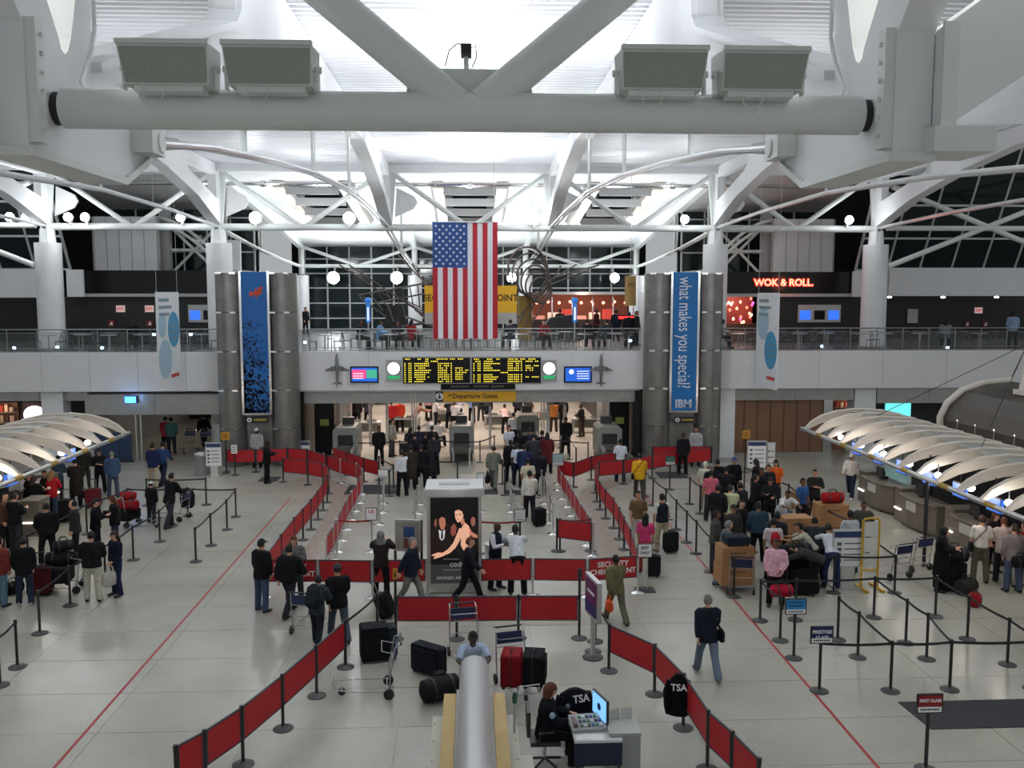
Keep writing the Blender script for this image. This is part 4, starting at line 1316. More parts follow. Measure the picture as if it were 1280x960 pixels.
def arch(px, py, lab):
    x, y = fl(px, py)
    t = thing('metal_detector', lab, 'metal detector', (x, y, 0), 0, group='walk through detectors')
    for s in (-1, 1):
        obj('side_panel', MB().box(s*.42-.05, s*.42+.05, -.3, .3, 0, 2.05), M_xray, t)
        obj('edge_strip', MB().box(s*.42-.055, s*.42+.055, -.31, -.29, 0, 2.05), M_alu, t)
    obj('header', MB().box(-.47, .47, -.3, .3, 2.05, 2.28), M_xray, t)
    obj('display', MB().box(-.12, .12, -.31, -.3, 2.1, 2.22), M_blk, t)
for k, (px, py) in enumerate(((474, 556), (602, 558), (695, 556))):
    arch(px, py, '%s walk through metal detector from the left' % ORD[k])
for k, (px, py) in enumerate(((455, 545), (505, 540), (560, 532), (625, 536), (735, 540), (690, 530))):
    x, y = fl(px, py)
    t = thing('search_table', '%s long steel table behind the security scanners from the left' % ORD[k], 'table', (x, y, 0), group='steel search tables')
    obj('top', MB().box(-.9, .9, -.35, .35, .72, .78), M_alu, t)
    obj('modesty_panel', MB().box(-.88, .88, .2, .24, .2, .72), M_xray, t)
    for a in (-.82, .82):
        for b in (-.28, .28):
            obj('leg', MB().box(a-.03, a+.03, b-.03, b+.03, 0, .72), M_alu, t)
    for q in range(2):
        g = thing('grey_tray', 'grey plastic tray on the %s of the %s search table' % (('left', 'right')[q], ORD[k]), 'tray', (x-.4+q*.8, y, .785), .2*q, group='security trays')
        obj('tray_floor', MB().box(-.25, .25, -.18, .18, 0, .02), M_xray, g)
        for a in (-1, 1):
            obj('tray_wall', MB().box(a*.25-.01, a*.25+.01, -.18, .18, 0, .1), M_xray, g)
            obj('tray_wall', MB().box(-.25, .25, a*.18-.01, a*.18+.01, 0, .1), M_xray, g)
# glass screens and posts in the opening
M_gl = mat('screen_glass', (.7, .75, .75), .08, alpha=.12)
for k, px in enumerate((422, 513, 688, 768)):
    x, y = fl(px, 578)
    t = thing('glass_screen', '%s clear glass screen from the left in the checkpoint opening' % ORD[k], 'glass screen', (x, 42.6, 0))
    obj('pane', MB().box(-.02, .02, 0, 3.6, .1, 2.5), M_gl, t)
    for yy in (0, 1.8, 3.6):
        obj('post', MB().box(-.03, .03, yy-.03, yy+.03, 0, 4.3), M_alu, t)
for k, (x, lab) in enumerate(((-6.75, 'dark panel column at the left side of the checkpoint opening'), (6.95, 'dark panel column at the right side of the checkpoint opening'))):
    t = thing('panel_column', lab, 'column', (x, 42.6, 0))
    obj('core', MB().box(-.45, .45, -.2, .4, 0, 4.3), M_black, t)
    obj('notice', MB().box(-.2, .2, -.22, -.2, 1.5, 1.8), mat('notice_yg', S(120, 130, 50), .6), t)
    obj('base_band', MB().box(-.46, .46, -.21, .41, 0, .12), M_steel, t)

# ================================================================= posts, belts and red panels
M_belt = mat('belt_black', (.02, .022, .028), .7)
M_beltr = mat('belt_red', S(150, 22, 30), .7)
M_red = mat('panel_red', S(178, 24, 32), .6, noise=.06, scale=3)
M_prail = mat('panel_rail', (.045, .047, .06), .5)
post_me = {}
for st, mm, bm_ in (('black', M_blk, M_base), ('silver', M_alu, M_chrome)):
    a = MB().lathe([(.18, 0), (.18, .012), (.15, .03), (.05, .045), (.03, .06)], 18).mesh('base')
    b = MB().lathe([(.030, .05), (.030, .90)], 10).mesh('post')
    c = MB().lathe([(.034, .90), (.036, .92), (.036, .985), (.030, 1.0)], 10).mesh('head')
    for m_, q in ((a, bm_), (b, mm), (c, mm)):
        fixn(m_); m_.materials.append(q)
    post_me[st] = (a, b, c, bm_, mm)
POSTS = {}
def post(px, py, lab, st='black', grp=None, hh=1.0):
    key = (round(px), round(py))
    if key in POSTS:
        return POSTS[key]
    x, y = fl(px, py)
    t = thing('stanchion', lab, 'stanchion', (x, y, 0), 0, grp)
    a, b, c, m1, m2 = post_me[st]
    obj('base', a, m1, t)
    obj('pole', b, m2, t, scale=(1, 1, hh) if hh != 1 else None)
    obj('head', c, m2, t, (0, 0, hh-1 if hh < 1.3 else 0))
    if hh > 1.3:
        pass
    POSTS[key] = t
    return t
def belt(t1, t2, m=M_belt, z=.94):
    a, b = Vector(t1.location), Vector(t2.location)
    d = b-a
    L = d.length
    u = d/L
    n = Vector((-u.y, u.x, 0))
    p, q = u*.04, u*(L-.04)
    sag = .025
    mb = MB()
    for k in range(4):
        e, g = p+(q-p)*k/4, p+(q-p)*(k+1)/4
        z0, z1 = z-sag*math.sin(math.pi*k/4), z-sag*math.sin(math.pi*(k+1)/4)
        w_ = n*.004
        mb.hexa([e-w_+Vector((0, 0, z0-.026)), e+w_+Vector((0, 0, z0-.026)), g+w_+Vector((0, 0, z1-.026)), g-w_+Vector((0, 0, z1-.026))],
                [e-w_+Vector((0, 0, z0+.026)), e+w_+Vector((0, 0, z0+.026)), g+w_+Vector((0, 0, z1+.026)), g-w_+Vector((0, 0, z1+.026))])
    obj('belt', mb, m, t1)
def panel(t1, t2, lab, txt=None, gap=.05):
    a, b = Vector(t1.location), Vector(t2.location)
    d = b-a
    L = d.length
    ang = math.atan2(d.y, d.x)
    t = thing('barrier_panel', lab, 'barrier panel', tuple(a), ang)
    w0, w1 = gap, L-gap
    sht = obj('sheet', MB().box(w0, w1, -.008, .008, .43, .95), M_red, t)
    obj('top_rail', MB().box(w0-.01, w1+.01, -.014, .014, .945, .975), M_prail, t)
    obj('bottom_rail', MB().box(w0-.01, w1+.01, -.014, .014, .41, .435), M_prail, t)
    for x in (w0, w1):
        obj('side_bar', MB().box(x-.012, x+.012, -.012, .012, .41, .975), M_prail, t)
    for z in (.5, .88):
        obj('clip', MB().box(0.025, w0, -.01, .01, z, z+.03), M_prail, t)
        obj('clip', MB().box(w1, L-.025, -.01, .01, z, z+.03), M_prail, t)
    if txt:
        for k, s_ in enumerate(txt):
            text(s_, .185, WHT, sht, (L/2, -.012, .80-.19*k), bold=.004)
        obj('white_dash', MB().box(L/2-.08, L/2+.08, -.013, -.008, .50, .525), WHT, sht)
    return t
def line(pts, desc, st='black', kinds=None, txts=None, hh=None, pdesc=None):
    """posts along a list of floor pixels; kinds: p panel, b belt, r red belt, - nothing"""
    T = []
    for k, q in enumerate(pts):
        T.append(post(q[0], q[1], '%s %s post %s' % (ORD[k], st, desc), st, 'posts ' + desc, (hh or {}).get(k, 1.0)))
    for k in range(len(T)-1):
        c = (kinds or 'p'*99)[k]
        if c == 'p':
            panel(T[k], T[k+1], '%s red fabric panel %s' % (ORD[k], pdesc or desc), (txts or {}).get(k))
        elif c == 'b':
            belt(T[k], T[k+1])
        elif c == 'r':
            belt(T[k], T[k+1], M_beltr)
    return T
# nearest left and right lines
line([(222, 1012), (258, 990), (304, 956), (354, 911), (396, 870), (432, 834), (472, 797)], 'of the near left diagonal barrier, from the viewer', kinds='pppppb')
line([(947, 1030), (914, 992), (884, 962), (854, 910), (818, 868), (761, 839), (744, 802)], 'of the near right curved barrier, from the viewer', kinds='pppppb')
line([(495, 799), (571, 799), (648, 798), (724, 798)], 'of the short front barrier before the kiosk, from the left', hh={0: 1.62, 3: 1.62})
TC = line([(330, 747), (398, 747), (466, 748)], 'of the long left cross barrier, from the left', 'silver', txts={0: ('SECURITY', 'CHECK-POINT')})
line([(466, 748), (534, 746)], 'of the cross barrier left of the kiosk', 'silver')
line([(600, 746), (666, 745), (734, 746), (797, 741)], 'of the right cross barrier, from the kiosk', 'silver', txts={2: ('SECURITY', 'CHECK-POINT')})
# left lane: outer black, inner silver
line([(330, 747), (352, 712), (368, 688), (379, 675), (389, 662), (397.5, 649.5), (404, 638), (409, 628), (411, 617), (404, 610), (385, 606), (354, 602.5)], 'of the left outer lane barrier, from the front', kinds='ppppppppppp')
line([(408, 715), (417, 700), (422, 690), (427, 676), (434, 662), (440, 650), (446, 639), (451, 629), (453, 618), (446, 610), (426, 604), (405, 596)], 'of the left inner lane barrier, from the front', 'silver')
line([(474, 607), (455, 602), (434, 594), (416, 586)], 'of the slanting barrier by the left pylon, from the right', kinds='ppp')
line([(283, 590), (320, 590), (360, 588)], 'of the short barrier before the left pylon, from the left')
line([(360, 588), (385, 590), (408, 598)], 'of the bent barrier right of the left pylon, from the left')
# right lane
line([(797, 741), (788, 705), (780, 687), (774, 674), (767, 660), (757, 648), (750, 637), (746, 627), (744, 616), (748, 608), (779, 605), (815, 598), (850, 592), (889, 588)], 'of the right outer lane barrier, from the front')
line([(741, 695), (734, 682), (725, 667), (719, 655), (714, 645), (709, 634), (702, 624), (697, 613), (697, 605)], 'of the right inner lane barrier, from the front', 'silver')
line([(697, 605), (717, 609), (739, 600), (770, 593)], 'of the slanting barrier by the right queue, from the left')
line([(696, 689), (741, 695)], 'of the single front panel in the right queue')
line([(815, 586), (850, 585), (889, 586)], 'of the rear barrier before the right pylon, from the left')
# silver queue posts in the middle
line([(465, 690), (420, 690)], 'holding the left red belt', 'silver', 'r')
line([(474, 656), (479, 641), (480, 630)], 'of the left inner queue row, from the front', 'silver', 'bb')
line([(519, 658), (522, 642), (524, 631)], 'beside the left of the kiosk, from the front', 'silver', 'bb')
line([(650, 692), (600, 692)], 'holding the red belt right of the kiosk', 'black', 'r')
line([(642, 668), (642, 654), (639, 640), (638, 631)], 'of the queue row behind the kiosk, from the front', 'silver', 'bbb')
line([(691, 668), (687, 654), (684, 640), (680, 630), (677, 620)], 'of the right queue row, from the front', 'silver', 'bbbb')
line([(700, 689), (738, 689)], 'holding the right red belt', 'black', 'r')
line([(631, 619), (628, 605)], 'of the belt by the right mat', 'black', 'b')
line([(487, 620), (492, 612), (474, 600)], 'of the belt behind the left guard, from the front', 'black', 'bb')
line([(572, 606), (545, 606)], 'of the belt behind the kiosk, from the right', 'black', 'b')
line([(720, 588), (712, 574), (700, 560)], 'of the slanting belt by the right scanner, from the front', 'black', 'bb')
line([(440, 580), (500, 578), (545, 577), (600, 578), (618, 570)], 'of the belt before the scanners, from the left', 'black', 'bbbb')
line([(640, 578), (700, 576), (735, 580)], 'of the belt before the right scanners, from the left', 'black', 'bb')
# right check in queue
line([(806, 620), (816, 632), (832, 646), (845, 662), (858, 678), (870, 692), (888, 715), (917, 746), (950, 776), (975, 801)], 'of the long right diagonal belt line, from the far end', kinds='bbbbbbb-b')
line([(862, 630), (875, 642), (905, 660), (940, 690)], 'of the short belt row among the right crowd, from the far end', kinds='bbb')
line([(950, 776), (983, 742), (1042, 741), (1118, 741)], 'of the far belt row beside the yellow stand, from the left', kinds='-bb')
line([(950, 776), (994, 775), (1092, 772), (1169, 771)], 'of the middle belt row at the right, from the left', kinds='bbb')
line([(1024, 864), (1113, 864), (1187, 862), (1290, 861)], 'of the near belt row behind the dark mat, from the left', kinds='bbb')
line([(1047, 800), (1072, 822), (1113, 864)], 'of the slanting belt left of the near row, from the far end', kinds='bb')
line([(1092, 772), (1132, 804), (1158, 824), (1187, 862)], 'of the slanting belt in the middle right, from the far end', kinds='bbb')
line([(1169, 771), (1209, 799), (1259, 831), (1300, 858)], 'of the rightmost slanting belt, from the far end', kinds='bbb')
line([(992, 823)], 'carrying the light blue sign')
line([(905, 640), (930, 615), (985, 640), (1010, 662), (1060, 690), (1118, 741)], 'of the belt behind the right crowd, from the left', kinds='-bbbb')
# left check in queue
line([(258, 631), (184, 632)], 'of the rear belt left of the red line, from the right', kinds='b')
line([(245, 702), (264, 682), (284, 662), (295, 646), (235, 645), (161, 646)], 'of the belt nearest the left red line, from the front', kinds='bbbbb')
line([(132, 727), (167, 700), (200, 677), (216, 658)], 'of the middle left belt, from the front', kinds='bbb')
line([(36, 712), (109, 668), (161, 646)], 'of the rear left belt, from the front', kinds='bb')
line([(132, 727), (88, 757), (50, 792), (22, 834), (0, 857), (-30, 885)], 'of the outer left belt, from the back', kinds='bb-bb')
line([(88, 757), (0, 752)], 'of the belt at the left picture edge', kinds='b')

# ---- sign heads on posts
def head_sign(px, py, w_, h_, z0, m, lab, txt, tm_=WHT, size=.09, strip=True, rot=0.0):
    x, y = fl(px, py)
    t = thing('post_top_sign', lab, 'sign', (x, y-.045, z0), rot)
    obj('frame', MB().box(-w_/2-.02, w_/2+.02, 0, .03, -.02, h_+.02), M_blk, t)
    obj('face', MB().box(-w_/2, w_/2, -.006, 0, .09 if strip else 0, h_), m, t)
    if strip:
        obj('white_strip', MB().box(-w_/2, w_/2, -.006, 0, 0, .09), WHT, t)
        mb = MB()
        for q in range(8):
            mb.box(-w_*.4+q*w_*.1, -w_*.33+q*w_*.1, -.008, -.006, .03, .06)
        obj('small_print', mb, BLK, t)
    for k, s_ in enumerate(txt):
        text(s_, size, tm_, t, (0, -.010, h_-.09-size*1.25*k), bold=.002)
    obj('sleeve', MB().box(-.03, .03, .03, .08, -.05, .1), M_blk, t)
    return t
head_sign(1024, 864, .40, .30, .98, mat('sign_navy', S(24, 36, 88), .5), 'navy post sign reading PRESTIGE CLASS at the right', ('PRESTIGE', 'CLASS'))
t = head_sign(992, 823, .40, .30, .98, mat('sign_cyan', S(40, 140, 200), .5), 'light blue post sign above the prestige sign', ())
mb = MB()
for z in (.15, .22):
    for q in range(9):
        mb.box(-.16+q*.036, -.135+q*.036, -.009, -.006, z, z+.035)
obj('dark_print', mb, mat('print_navy2', S(14, 50, 110), .5), t)
x, y = fl(1157, 962)
t = post(1157, 962, 'black post of the red first class sign at the lower right corner', 'black')
head_sign(1157, 962, .38, .28, .98, mat('sign_red', S(140, 24, 26), .5), 'dark red post sign reading FIRST CLASS at the lower right', ('FIRST CLASS',), size=.065)
head_sign(805, 741, .34, .32, .95, WHT, 'white post sign reading EXIT ONLY by the right barrier', ('EXIT', 'ONLY'), BLK, .10, False)
x, y = fl(806, 738)
t = thing('sign_stand', 'thin grey stand holding the exit only sign', 'stand', (x, y, 0))
obj('foot', MB().box(-.25, .25, -.2, .2, 0, .03), M_base, t)
for s in (-.06, .06):
    obj('rod', MB().tube((s, 0, .03), (s, 0, .95), .012, 6), M_alu, t)
head_sign(465, 690, .30, .34, .98, WHT, 'white post sign marked L6 in the left queue', ('L6',), mat('print_red2', S(190, 30, 30), .5), .16, False)
head_sign(479.5, 630, .34, .26, 1.0, mat('sign_pale', (.7, .72, .72), .5), 'pale post sign with dark mark behind the left queue', (), strip=True)
head_sign(650, 692, .3, .34, .98, mat('sign_pale', (.7, .72, .72), .5), 'pale post sign beside the guard behind the kiosk', (), strip=True)
head_sign(697, 613, .40, .42, 1.0, mat('sign_pale2', S(150, 175, 180), .5), 'grey blue notice on the post at the right queue corner', (), strip=True)
head_sign(600.5, 640, .22, .38, 1.0, mat('sign_pale', (.7, .72, .72), .5), 'small framed notice above the kiosk roof corner', (), strip=False)
post(600.5, 640, 'thin silver post behind the kiosk right corner', 'silver')
head_sign(837, 612, .34, .30, 1.0, mat('sign_green', S(60, 110, 90), .5), 'small green and white post sign near the man in yellow', (), strip=True)
post(837, 612, 'black post of the small green sign near the man in yellow')
def tall_sign(px, py, ptop, w_, h_, m, lab, pole=M_blk, base=True):
    x, y = fl(px, py)
    z = ay(px, ptop, y)[1]
    t = thing('tall_sign_post', lab, 'sign post', (x, y, 0))
    if base:
        obj('base', post_me['black'][0], M_base, t)
    obj('pole', MB().tube((0, 0, .02), (0, 0, z), .03, 8), pole, t)
    obj('sign_face', MB().box(-w_/2, w_/2, -.05, -.02, z-h_, z), m, t)
    mb = MB()
    for k in range(3):
        mb.box(-w_*.35, w_*.3, -.054, -.05, z-h_*(.3+.25*k), z-h_*(.22+.25*k))
    obj('print', mb, BLK, t)
    return t
M_ys = mat('post_yellow', S(196, 140, 20), .5)
tall_sign(283, 592, 540, .34, .34, M_ys, 'tall black post with yellow sign near the grey bin at the left')
tall_sign(931, 590, 538, .34, .34, M_ys, 'tall black post with yellow sign behind the right crowd')
tall_sign(294, 594, 556, .24, .36, WHT, 'black post with small no entry notice near the left pylon')
# yellow heads of the two tall front posts
for px, lab in ((495, 'narrow yellow sign on the tall post left of the front barrier'), (724, 'narrow dark sign on the tall post right of the front barrier')):
    x, y = fl(px, 799)
    t = thing('narrow_sign', lab, 'sign', (x, y-.05, 1.37))
    obj('plate', MB().box(-.05, .05, 0, .02, 0, .24), M_ys if px < 600 else M_prail, t)
    obj('arrow', MB().prism([(-.03, .06), (.03, .06), (0, .18)], 'y', -.005, 0), BLK, t)
def info_stand(px, py, ptop, w_, h_, lab, head=(40, 60, 100), pole=M_alu, hd=True):
    x, y = fl(px, py)
    z = ay(px, ptop, y)[1]
    t = thing('information_stand', lab, 'sign stand', (x, y, 0))
    obj('base', MB().box(-w_*.45, w_*.45, -.22, .22, 0, .04), M_alu, t)
    obj('stem', MB().box(-w_*.22, w_*.22, 0, .06, .04, z-h_), M_alu, t)
    obj('board', MB().box(-w_/2, w_/2, -.03, .04, z-h_, z), M_alu, t)
    obj('sheet', MB().box(-w_/2+.03, w_/2-.03, -.036, -.03, z-h_+.03, z-.03), WHT, t)
    if hd:
        obj('heading', MB().box(-w_/2+.03, w_/2-.03, -.042, -.036, z-.2, z-.04), mat('head_%d' % head[2], S(*head), .5), t)
    mb = MB()
    for k in range(4):
        zz = z-.32-k*(h_-.4)/4
        mb.box(-w_*.38, -w_*.24, -.042, -.036, zz-.09, zz)
        mb.box(-w_*.16, w_*.36, -.042, -.036, zz-.05, zz-.02)
    obj('print', mb, mat('print_grey', (.12, .12, .13), .6), t)
    return t
info_stand(268, 596, 553, .66, 1.0, 'white information stand beside the grey bin at the left')
info_stand(945, 603, 551, .78, 1.1, 'tall white and navy information stand behind the right crowd')
info_stand(963, 598, 553, .34, 1.4, 'narrow white panel stand behind the right crowd', hd=False)
info_stand(1059, 735, 662, .85, .98, 'white information board with navy heading before the yellow stand')
info_stand(381, 579, 551, .5, .8, 'white notice stand beside the left pylon')
info_stand(823, 574, 547, .5, .75, 'white notice stand beside the right pylon')
x, y = fl(253, 594)
t = thing('waste_bin', 'grey round waste bin at the far left floor', 'bin', (x, y, 0))
obj('body', MB().lathe([(.28, 0), (.29, .85)], 18), mat('bin_grey', (.22, .23, .23), .5), t)
obj('lid', MB().lathe([(.30, .85), (.30, .92), (.2, .98)], 18), M_alu, t)
# angled advertising board right of the front barrier
x, y = fl(741, 822)
t = thing('poster_stand', 'slim grey stand with magenta and blue poster right of the front barrier', 'poster stand', (x, y, 0), R(-80))
obj('foot', MB().lathe([(.22, 0), (.22, .02), (.06, .05)], 16), M_base, t)
obj('foot', MB().lathe([(.18, 0), (.18, .02), (.06, .05)], 16, (-.3, .1, 0)), M_base, t)
obj('stem', MB().box(-.05, .05, -.04, .04, .05, .9), M_alu, t)
obj('frame', MB().box(-.42, .42, -.05, .05, .88, 1.72), M_alu, t)
obj('poster', MB().box(-.36, .36, -.056, -.05, .94, 1.66), mat('poster_plum', S(110, 40, 90), .5), t)
obj('poster_band', MB().box(-.36, .36, -.060, -.056, .94, 1.2), mat('poster_navy', S(40, 50, 110), .5), t)
obj('poster_text', MB().box(-.24, .24, -.060, -.056, 1.38, 1.44), WHT, t)
# framed sign left of the kiosk
x, y = fl(511, 724)
t = thing('poster_stand', 'grey framed poster stand with blue picture left of the kiosk', 'poster stand', (x, y, 0), R(-12))
obj('foot', MB().box(-.3, .3, -.2, .2, 0, .03), M_base, t)
obj('side_post', MB().box(.33, .39, -.03, .03, 0, 1.62), M_blk, t)
obj('side_post', MB().box(-.39, -.33, -.03, .03, 0, .8), M_blk, t)
obj('frame', MB().box(-.36, .36, -.04, .04, .76, 1.62), M_alu, t)
obj('sheet', MB().box(-.30, .30, -.046, -.04, .82, 1.56), mat('poster_pale', S(150, 150, 140), .5), t)
obj('picture', MB().box(-.12, .18, -.052, -.046, 1.16, 1.44), mat('poster_blue', S(50, 80, 130), .5), t)
obj('picture', MB().box(-.12, .18, -.052, -.046, .86, 1.12), mat('poster_brown', S(100, 60, 50), .5), t)
# yellow frame stand at the right
x, y = fl(1086, 736)
t = thing('yellow_stand', 'yellow framed narrow stand with white sheets among the right queue', 'sign stand', (x, y, 0), R(4))
M_yf = mat('frame_yellow', S(200, 158, 40), .5)
for s in (-.22, .22):
    obj('upright', MB().tube((s, 0, .05), (s, 0, 1.78), .03, 8), M_yf, t)
    obj('foot', MB().box(s-.04, s+.04, -.35, .35, 0, .06), M_yf, t)
obj('top_bow', MB().path([(-.22, 0, 1.78), (-.18, 0, 1.84), (0, 0, 1.86), (.18, 0, 1.84), (.22, 0, 1.78)], .03, 8), M_yf, t)
obj('crossbar', MB().tube((-.22, 0, .5), (.22, 0, .5), .025, 8), M_yf, t)
for k in range(3):
    obj('sheet', MB().box(-.19, .19, -.012, .012, .56+k*.41, .94+k*.41), mat('sheet_cream', (.62, .62, .58), .6), t)

# ================================================================= advertising kiosk
x, y = fl(568, 742)
x0, x1 = fl(536, 742)[0], fl(601, 742)[0]
kw = (x1-x0)/2
t = thing('advertising_kiosk', 'glass and aluminium advertising kiosk with a dark perfume poster in the queue', 'kiosk', ((x0+x1)/2, y+.02, 0))
hk = ay(568, 616, y)[1]
for sx_ in (-1, 1):
    for yy in (0, 1.05):
        obj('corner_post', MB().box(sx_*kw-.03, sx_*kw+.03, yy-.03, yy+.03, 0, hk), M_alu, t)
    obj('side_glass', MB().box(sx_*kw-.01, sx_*kw+.01, .05, 1.0, .3, hk-.1), M_gl, t)
rf = obj('roof', MB().box(-kw-.07, kw+.07, -.08, 1.13, hk, hk+.12), mat('kiosk_roof', (.62, .65, .66), .35), t)
obj('roof_rim', MB().box(-kw-.10, kw+.10, -.11, -.06, hk-.08, hk+.10), M_alu, rf)
obj('roof_hatch', MB().box(-kw*.6, kw*.6, .35, .6, hk+.12, hk+.14), mat('kiosk_hatch', (.40, .42, .43), .4), rf)
obj('plinth', MB().box(-kw, kw, 0, 1.05, .02, .24), M_alu, t)
obj('rear_board', MB().box(-kw+.05, kw-.05, .10, .16, .24, hk-.05), M_blk, t)
pw_, p0, p1 = kw-.055, .27, hk-.12
obj('poster_frame', MB().box(-pw_-.03, pw_+.03, -.02, .10, p0-.05, p1+.05), M_alu, t)
po = obj('poster', MB().box(-pw_, pw_, -.026, -.02, p0, p1), mat('poster_black', (.006, .006, .007), .3), t)
ph = p1-p0
def pp(u, v):      # poster coordinates 0..1
    return (-pw_+2*pw_*u, p1-ph*v)
def shape(name, pts, rgb, d, e=0.0):
    obj(name, MB().prism([pp(*q) for q in pts], 'y', -.026-.002*d, -.026-.002*(d-1)), mat('ink_%d_%d_%d' % rgb, S(*rgb), .5, emit=.7), po)
skin1, skin2 = (226, 170, 142), (186, 124, 100)
shape('dark_band', [(0, .78), (1, .78), (1, 1), (0, 1)], (46, 46, 48), 1)
shape('crowd_shade', [(.0, .30), (.16, .25), (.35, .30), (.5, .28), (.62, .36), (.9, .30), (1, .34), (1, .6), (0, .66)], (26, 14, 14), 1)
shape('man_face', [(.18, .25), (.24, .22), (.31, .24), (.32, .31), (.28, .37), (.23, .37), (.19, .32)], (170, 108, 84), 2)
shape('man_shirt', [(.17, .37), (.24, .39), (.31, .37), (.29, .47), (.24, .50), (.19, .47)], (196, 196, 196), 2)
shape('man_tie', [(.23, .385), (.26, .385), (.265, .46), (.24, .49), (.22, .46)], (14, 14, 16), 3)
shape('side_face', [(.09, .26), (.13, .24), (.14, .31), (.11, .35), (.08, .31)], (120, 74, 58), 2)
shape('side_face', [(.43, .34), (.50, .30), (.55, .35), (.52, .43), (.46, .45), (.42, .41)], (130, 70, 60), 2)
shape('side_face', [(.84, .25), (.89, .22), (.94, .25), (.93, .32), (.88, .34), (.84, .30)], (140, 86, 70), 2)
shape('woman_back', [(.66, .31), (.72, .29), (.80, .33), (.83, .42), (.80, .52), (.82, .60), (.76, .63), (.68, .61), (.63, .55), (.64, .46), (.62, .38)], skin1, 3)
shape('woman_arm', [(.66, .33), (.60, .36), (.54, .44), (.47, .53), (.36, .60), (.24, .645), (.26, .675), (.40, .645), (.52, .585), (.60, .51), (.66, .43)], skin1, 4)
shape('woman_hand', [(.26, .64), (.15, .635), (.03, .66), (.02, .675), (.10, .675), (.05, .71), (.12, .705), (.20, .69), (.28, .675)], skin1, 4)
shape('woman_far_arm', [(.80, .33), (.86, .40), (.98, .44), (.98, .475), (.88, .46), (.80, .41)], skin2, 3)
shape('woman_neck', [(.62, .25), (.70, .24), (.72, .31), (.65, .33)], skin2, 4)
shape('woman_face', [(.51, .16), (.58, .13), (.67, .155), (.69, .22), (.63, .275), (.57, .29), (.52, .24)], skin1, 5)
shape('woman_hair', [(.52, .155), (.56, .11), (.64, .095), (.71, .12), (.73, .19), (.69, .21), (.66, .16), (.58, .14)], (24, 14, 12), 6)
shape('woman_eye', [(.535, .195), (.565, .19), (.565, .202), (.535, .205)], (20, 10, 10), 6)
shape('woman_eye', [(.60, .19), (.635, .185), (.635, .2), (.60, .203)], (20, 10, 10), 6)
shape('woman_mouth', [(.555, .248), (.60, .243), (.585, .26)], (150, 50, 46), 6)
shape('dress_strap', [(.62, .35), (.67, .30), (.69, .305), (.645, .36)], (10, 10, 10), 6)
shape('dress', [(.60, .53), (.66, .60), (.74, .635), (.82, .60), (.84, .72), (.60, .73), (.56, .66)], (20, 20, 24), 5)
text('code', .20, WHT, po, (pp(.56, .80)[0], -.04, pp(.56, .775)[1]), bold=.002)
text('GIORGIO ARMANI', .105, WHT, po, (pp(.48, .93)[0], -.04, pp(.48, .935)[1]), bold=.003)
mb = MB()
for v, n, u0 in ((.715, 13, .27), (.84, 16, .26)):
    for q in range(n):
        c = pp(u0+q*.035, v)
        mb.box(c[0], c[0]+.02, -.034, -.030, c[1]-.012, c[1]+.012)
obj('small_print', mb, WHT, po)
lamp('kiosk_poster_light', 'POINT', (t.location.x, y-.6, hk+.3), 6, (1, .96, .9), size=.2)
# bucket behind the kiosk
x, y = fl(617, 712)
t = thing('white_bin', 'low white round container beside the guard behind the kiosk', 'bin', (x, y, 0))
obj('body', MB().lathe([(.22, 0), (.25, .7)], 16), mat('bin_white', (.6, .6, .6), .5), t)
obj('rim', MB().lathe([(.26, .70), (.26, .74)], 16), M_alu, t)

# ================================================================= near tube gantry at the lower edge
yE = 12.75
t = thing('tube_gantry', 'silver tube gantry with yellow side boards on a cream frame at the lower edge', 'gantry', (.03, yE, 0))
zc = 2.25
M_cream = mat('cream_panel', (.52, .50, .43), .5, noise=.06, scale=2)
M_ochre = mat('ochre_board', S(178, 148, 72), .5, noise=.06, scale=3)
obj('tube', MB().path([(0, .0, zc), (0, -.06, zc), (0, -5.2, zc)], [.17, .205, .205], 32), mat('satin_silver', (.56, .56, .57), .38, .25), t)
for s in (-1, 1):
    obj('yellow_board', MB().box(s*.33-.08, s*.33+.08, -5.2, -.72, zc-.30, zc-.06), M_ochre, t)
    obj('gap_rail', MB().box(s*.225-.02, s*.225+.02, -5.2, -.55, zc-.35, zc-.08), M_greyw, t)
    obj('cream_deck', MB().box(min(s*.41, s*.56), max(s*.41, s*.56), -5.2, -.8, zc-.42, zc-.34), M_cream, t)
    obj('side_box', MB().box(min(s*.41, s*.72), max(s*.41, s*.72), -5.2, -1.75, zc-.5, zc-.42), M_cream, t)
    for q in range(5):
        obj('screw', MB().tube((s*.53, -1.0-q*.5, zc-.34), (s*.53, -1.0-q*.5, zc-.33), .012, 6), M_greyw, t)
    obj('leg', MB().box(s*.35-.06, s*.35+.06, -1.9, -1.7, 0, zc-.42), M_alu, t)
    obj('leg', MB().box(s*.35-.06, s*.35+.06, -4.9, -4.7, 0, zc-.42), M_alu, t)
obj('under_beam', MB().box(-.4, .4, -5.2, -.75, zc-.5, zc-.3), M_cream, t)
obj('control_box', MB().box(-.62, -.46, -2.5, -2.1, zc-.42, zc-.36), M_greyw, t)
obj('cross_board', MB().box(.55, 1.6, -3.62, -3.45, zc-.52, zc-.46), M_cream, t)
obj('status_lamp', MB().tube((.52, -1.3, zc-.34), (.52, -1.3, zc+.06), .018, 8), M_alu, t)
obj('status_lamp_head', MB().lathe([(.03, zc+.06), (.035, zc+.14), (.02, zc+.2)], 8, (.52, -1.3, 0)), mat('lamp_green', S(40, 90, 60), .4), t)
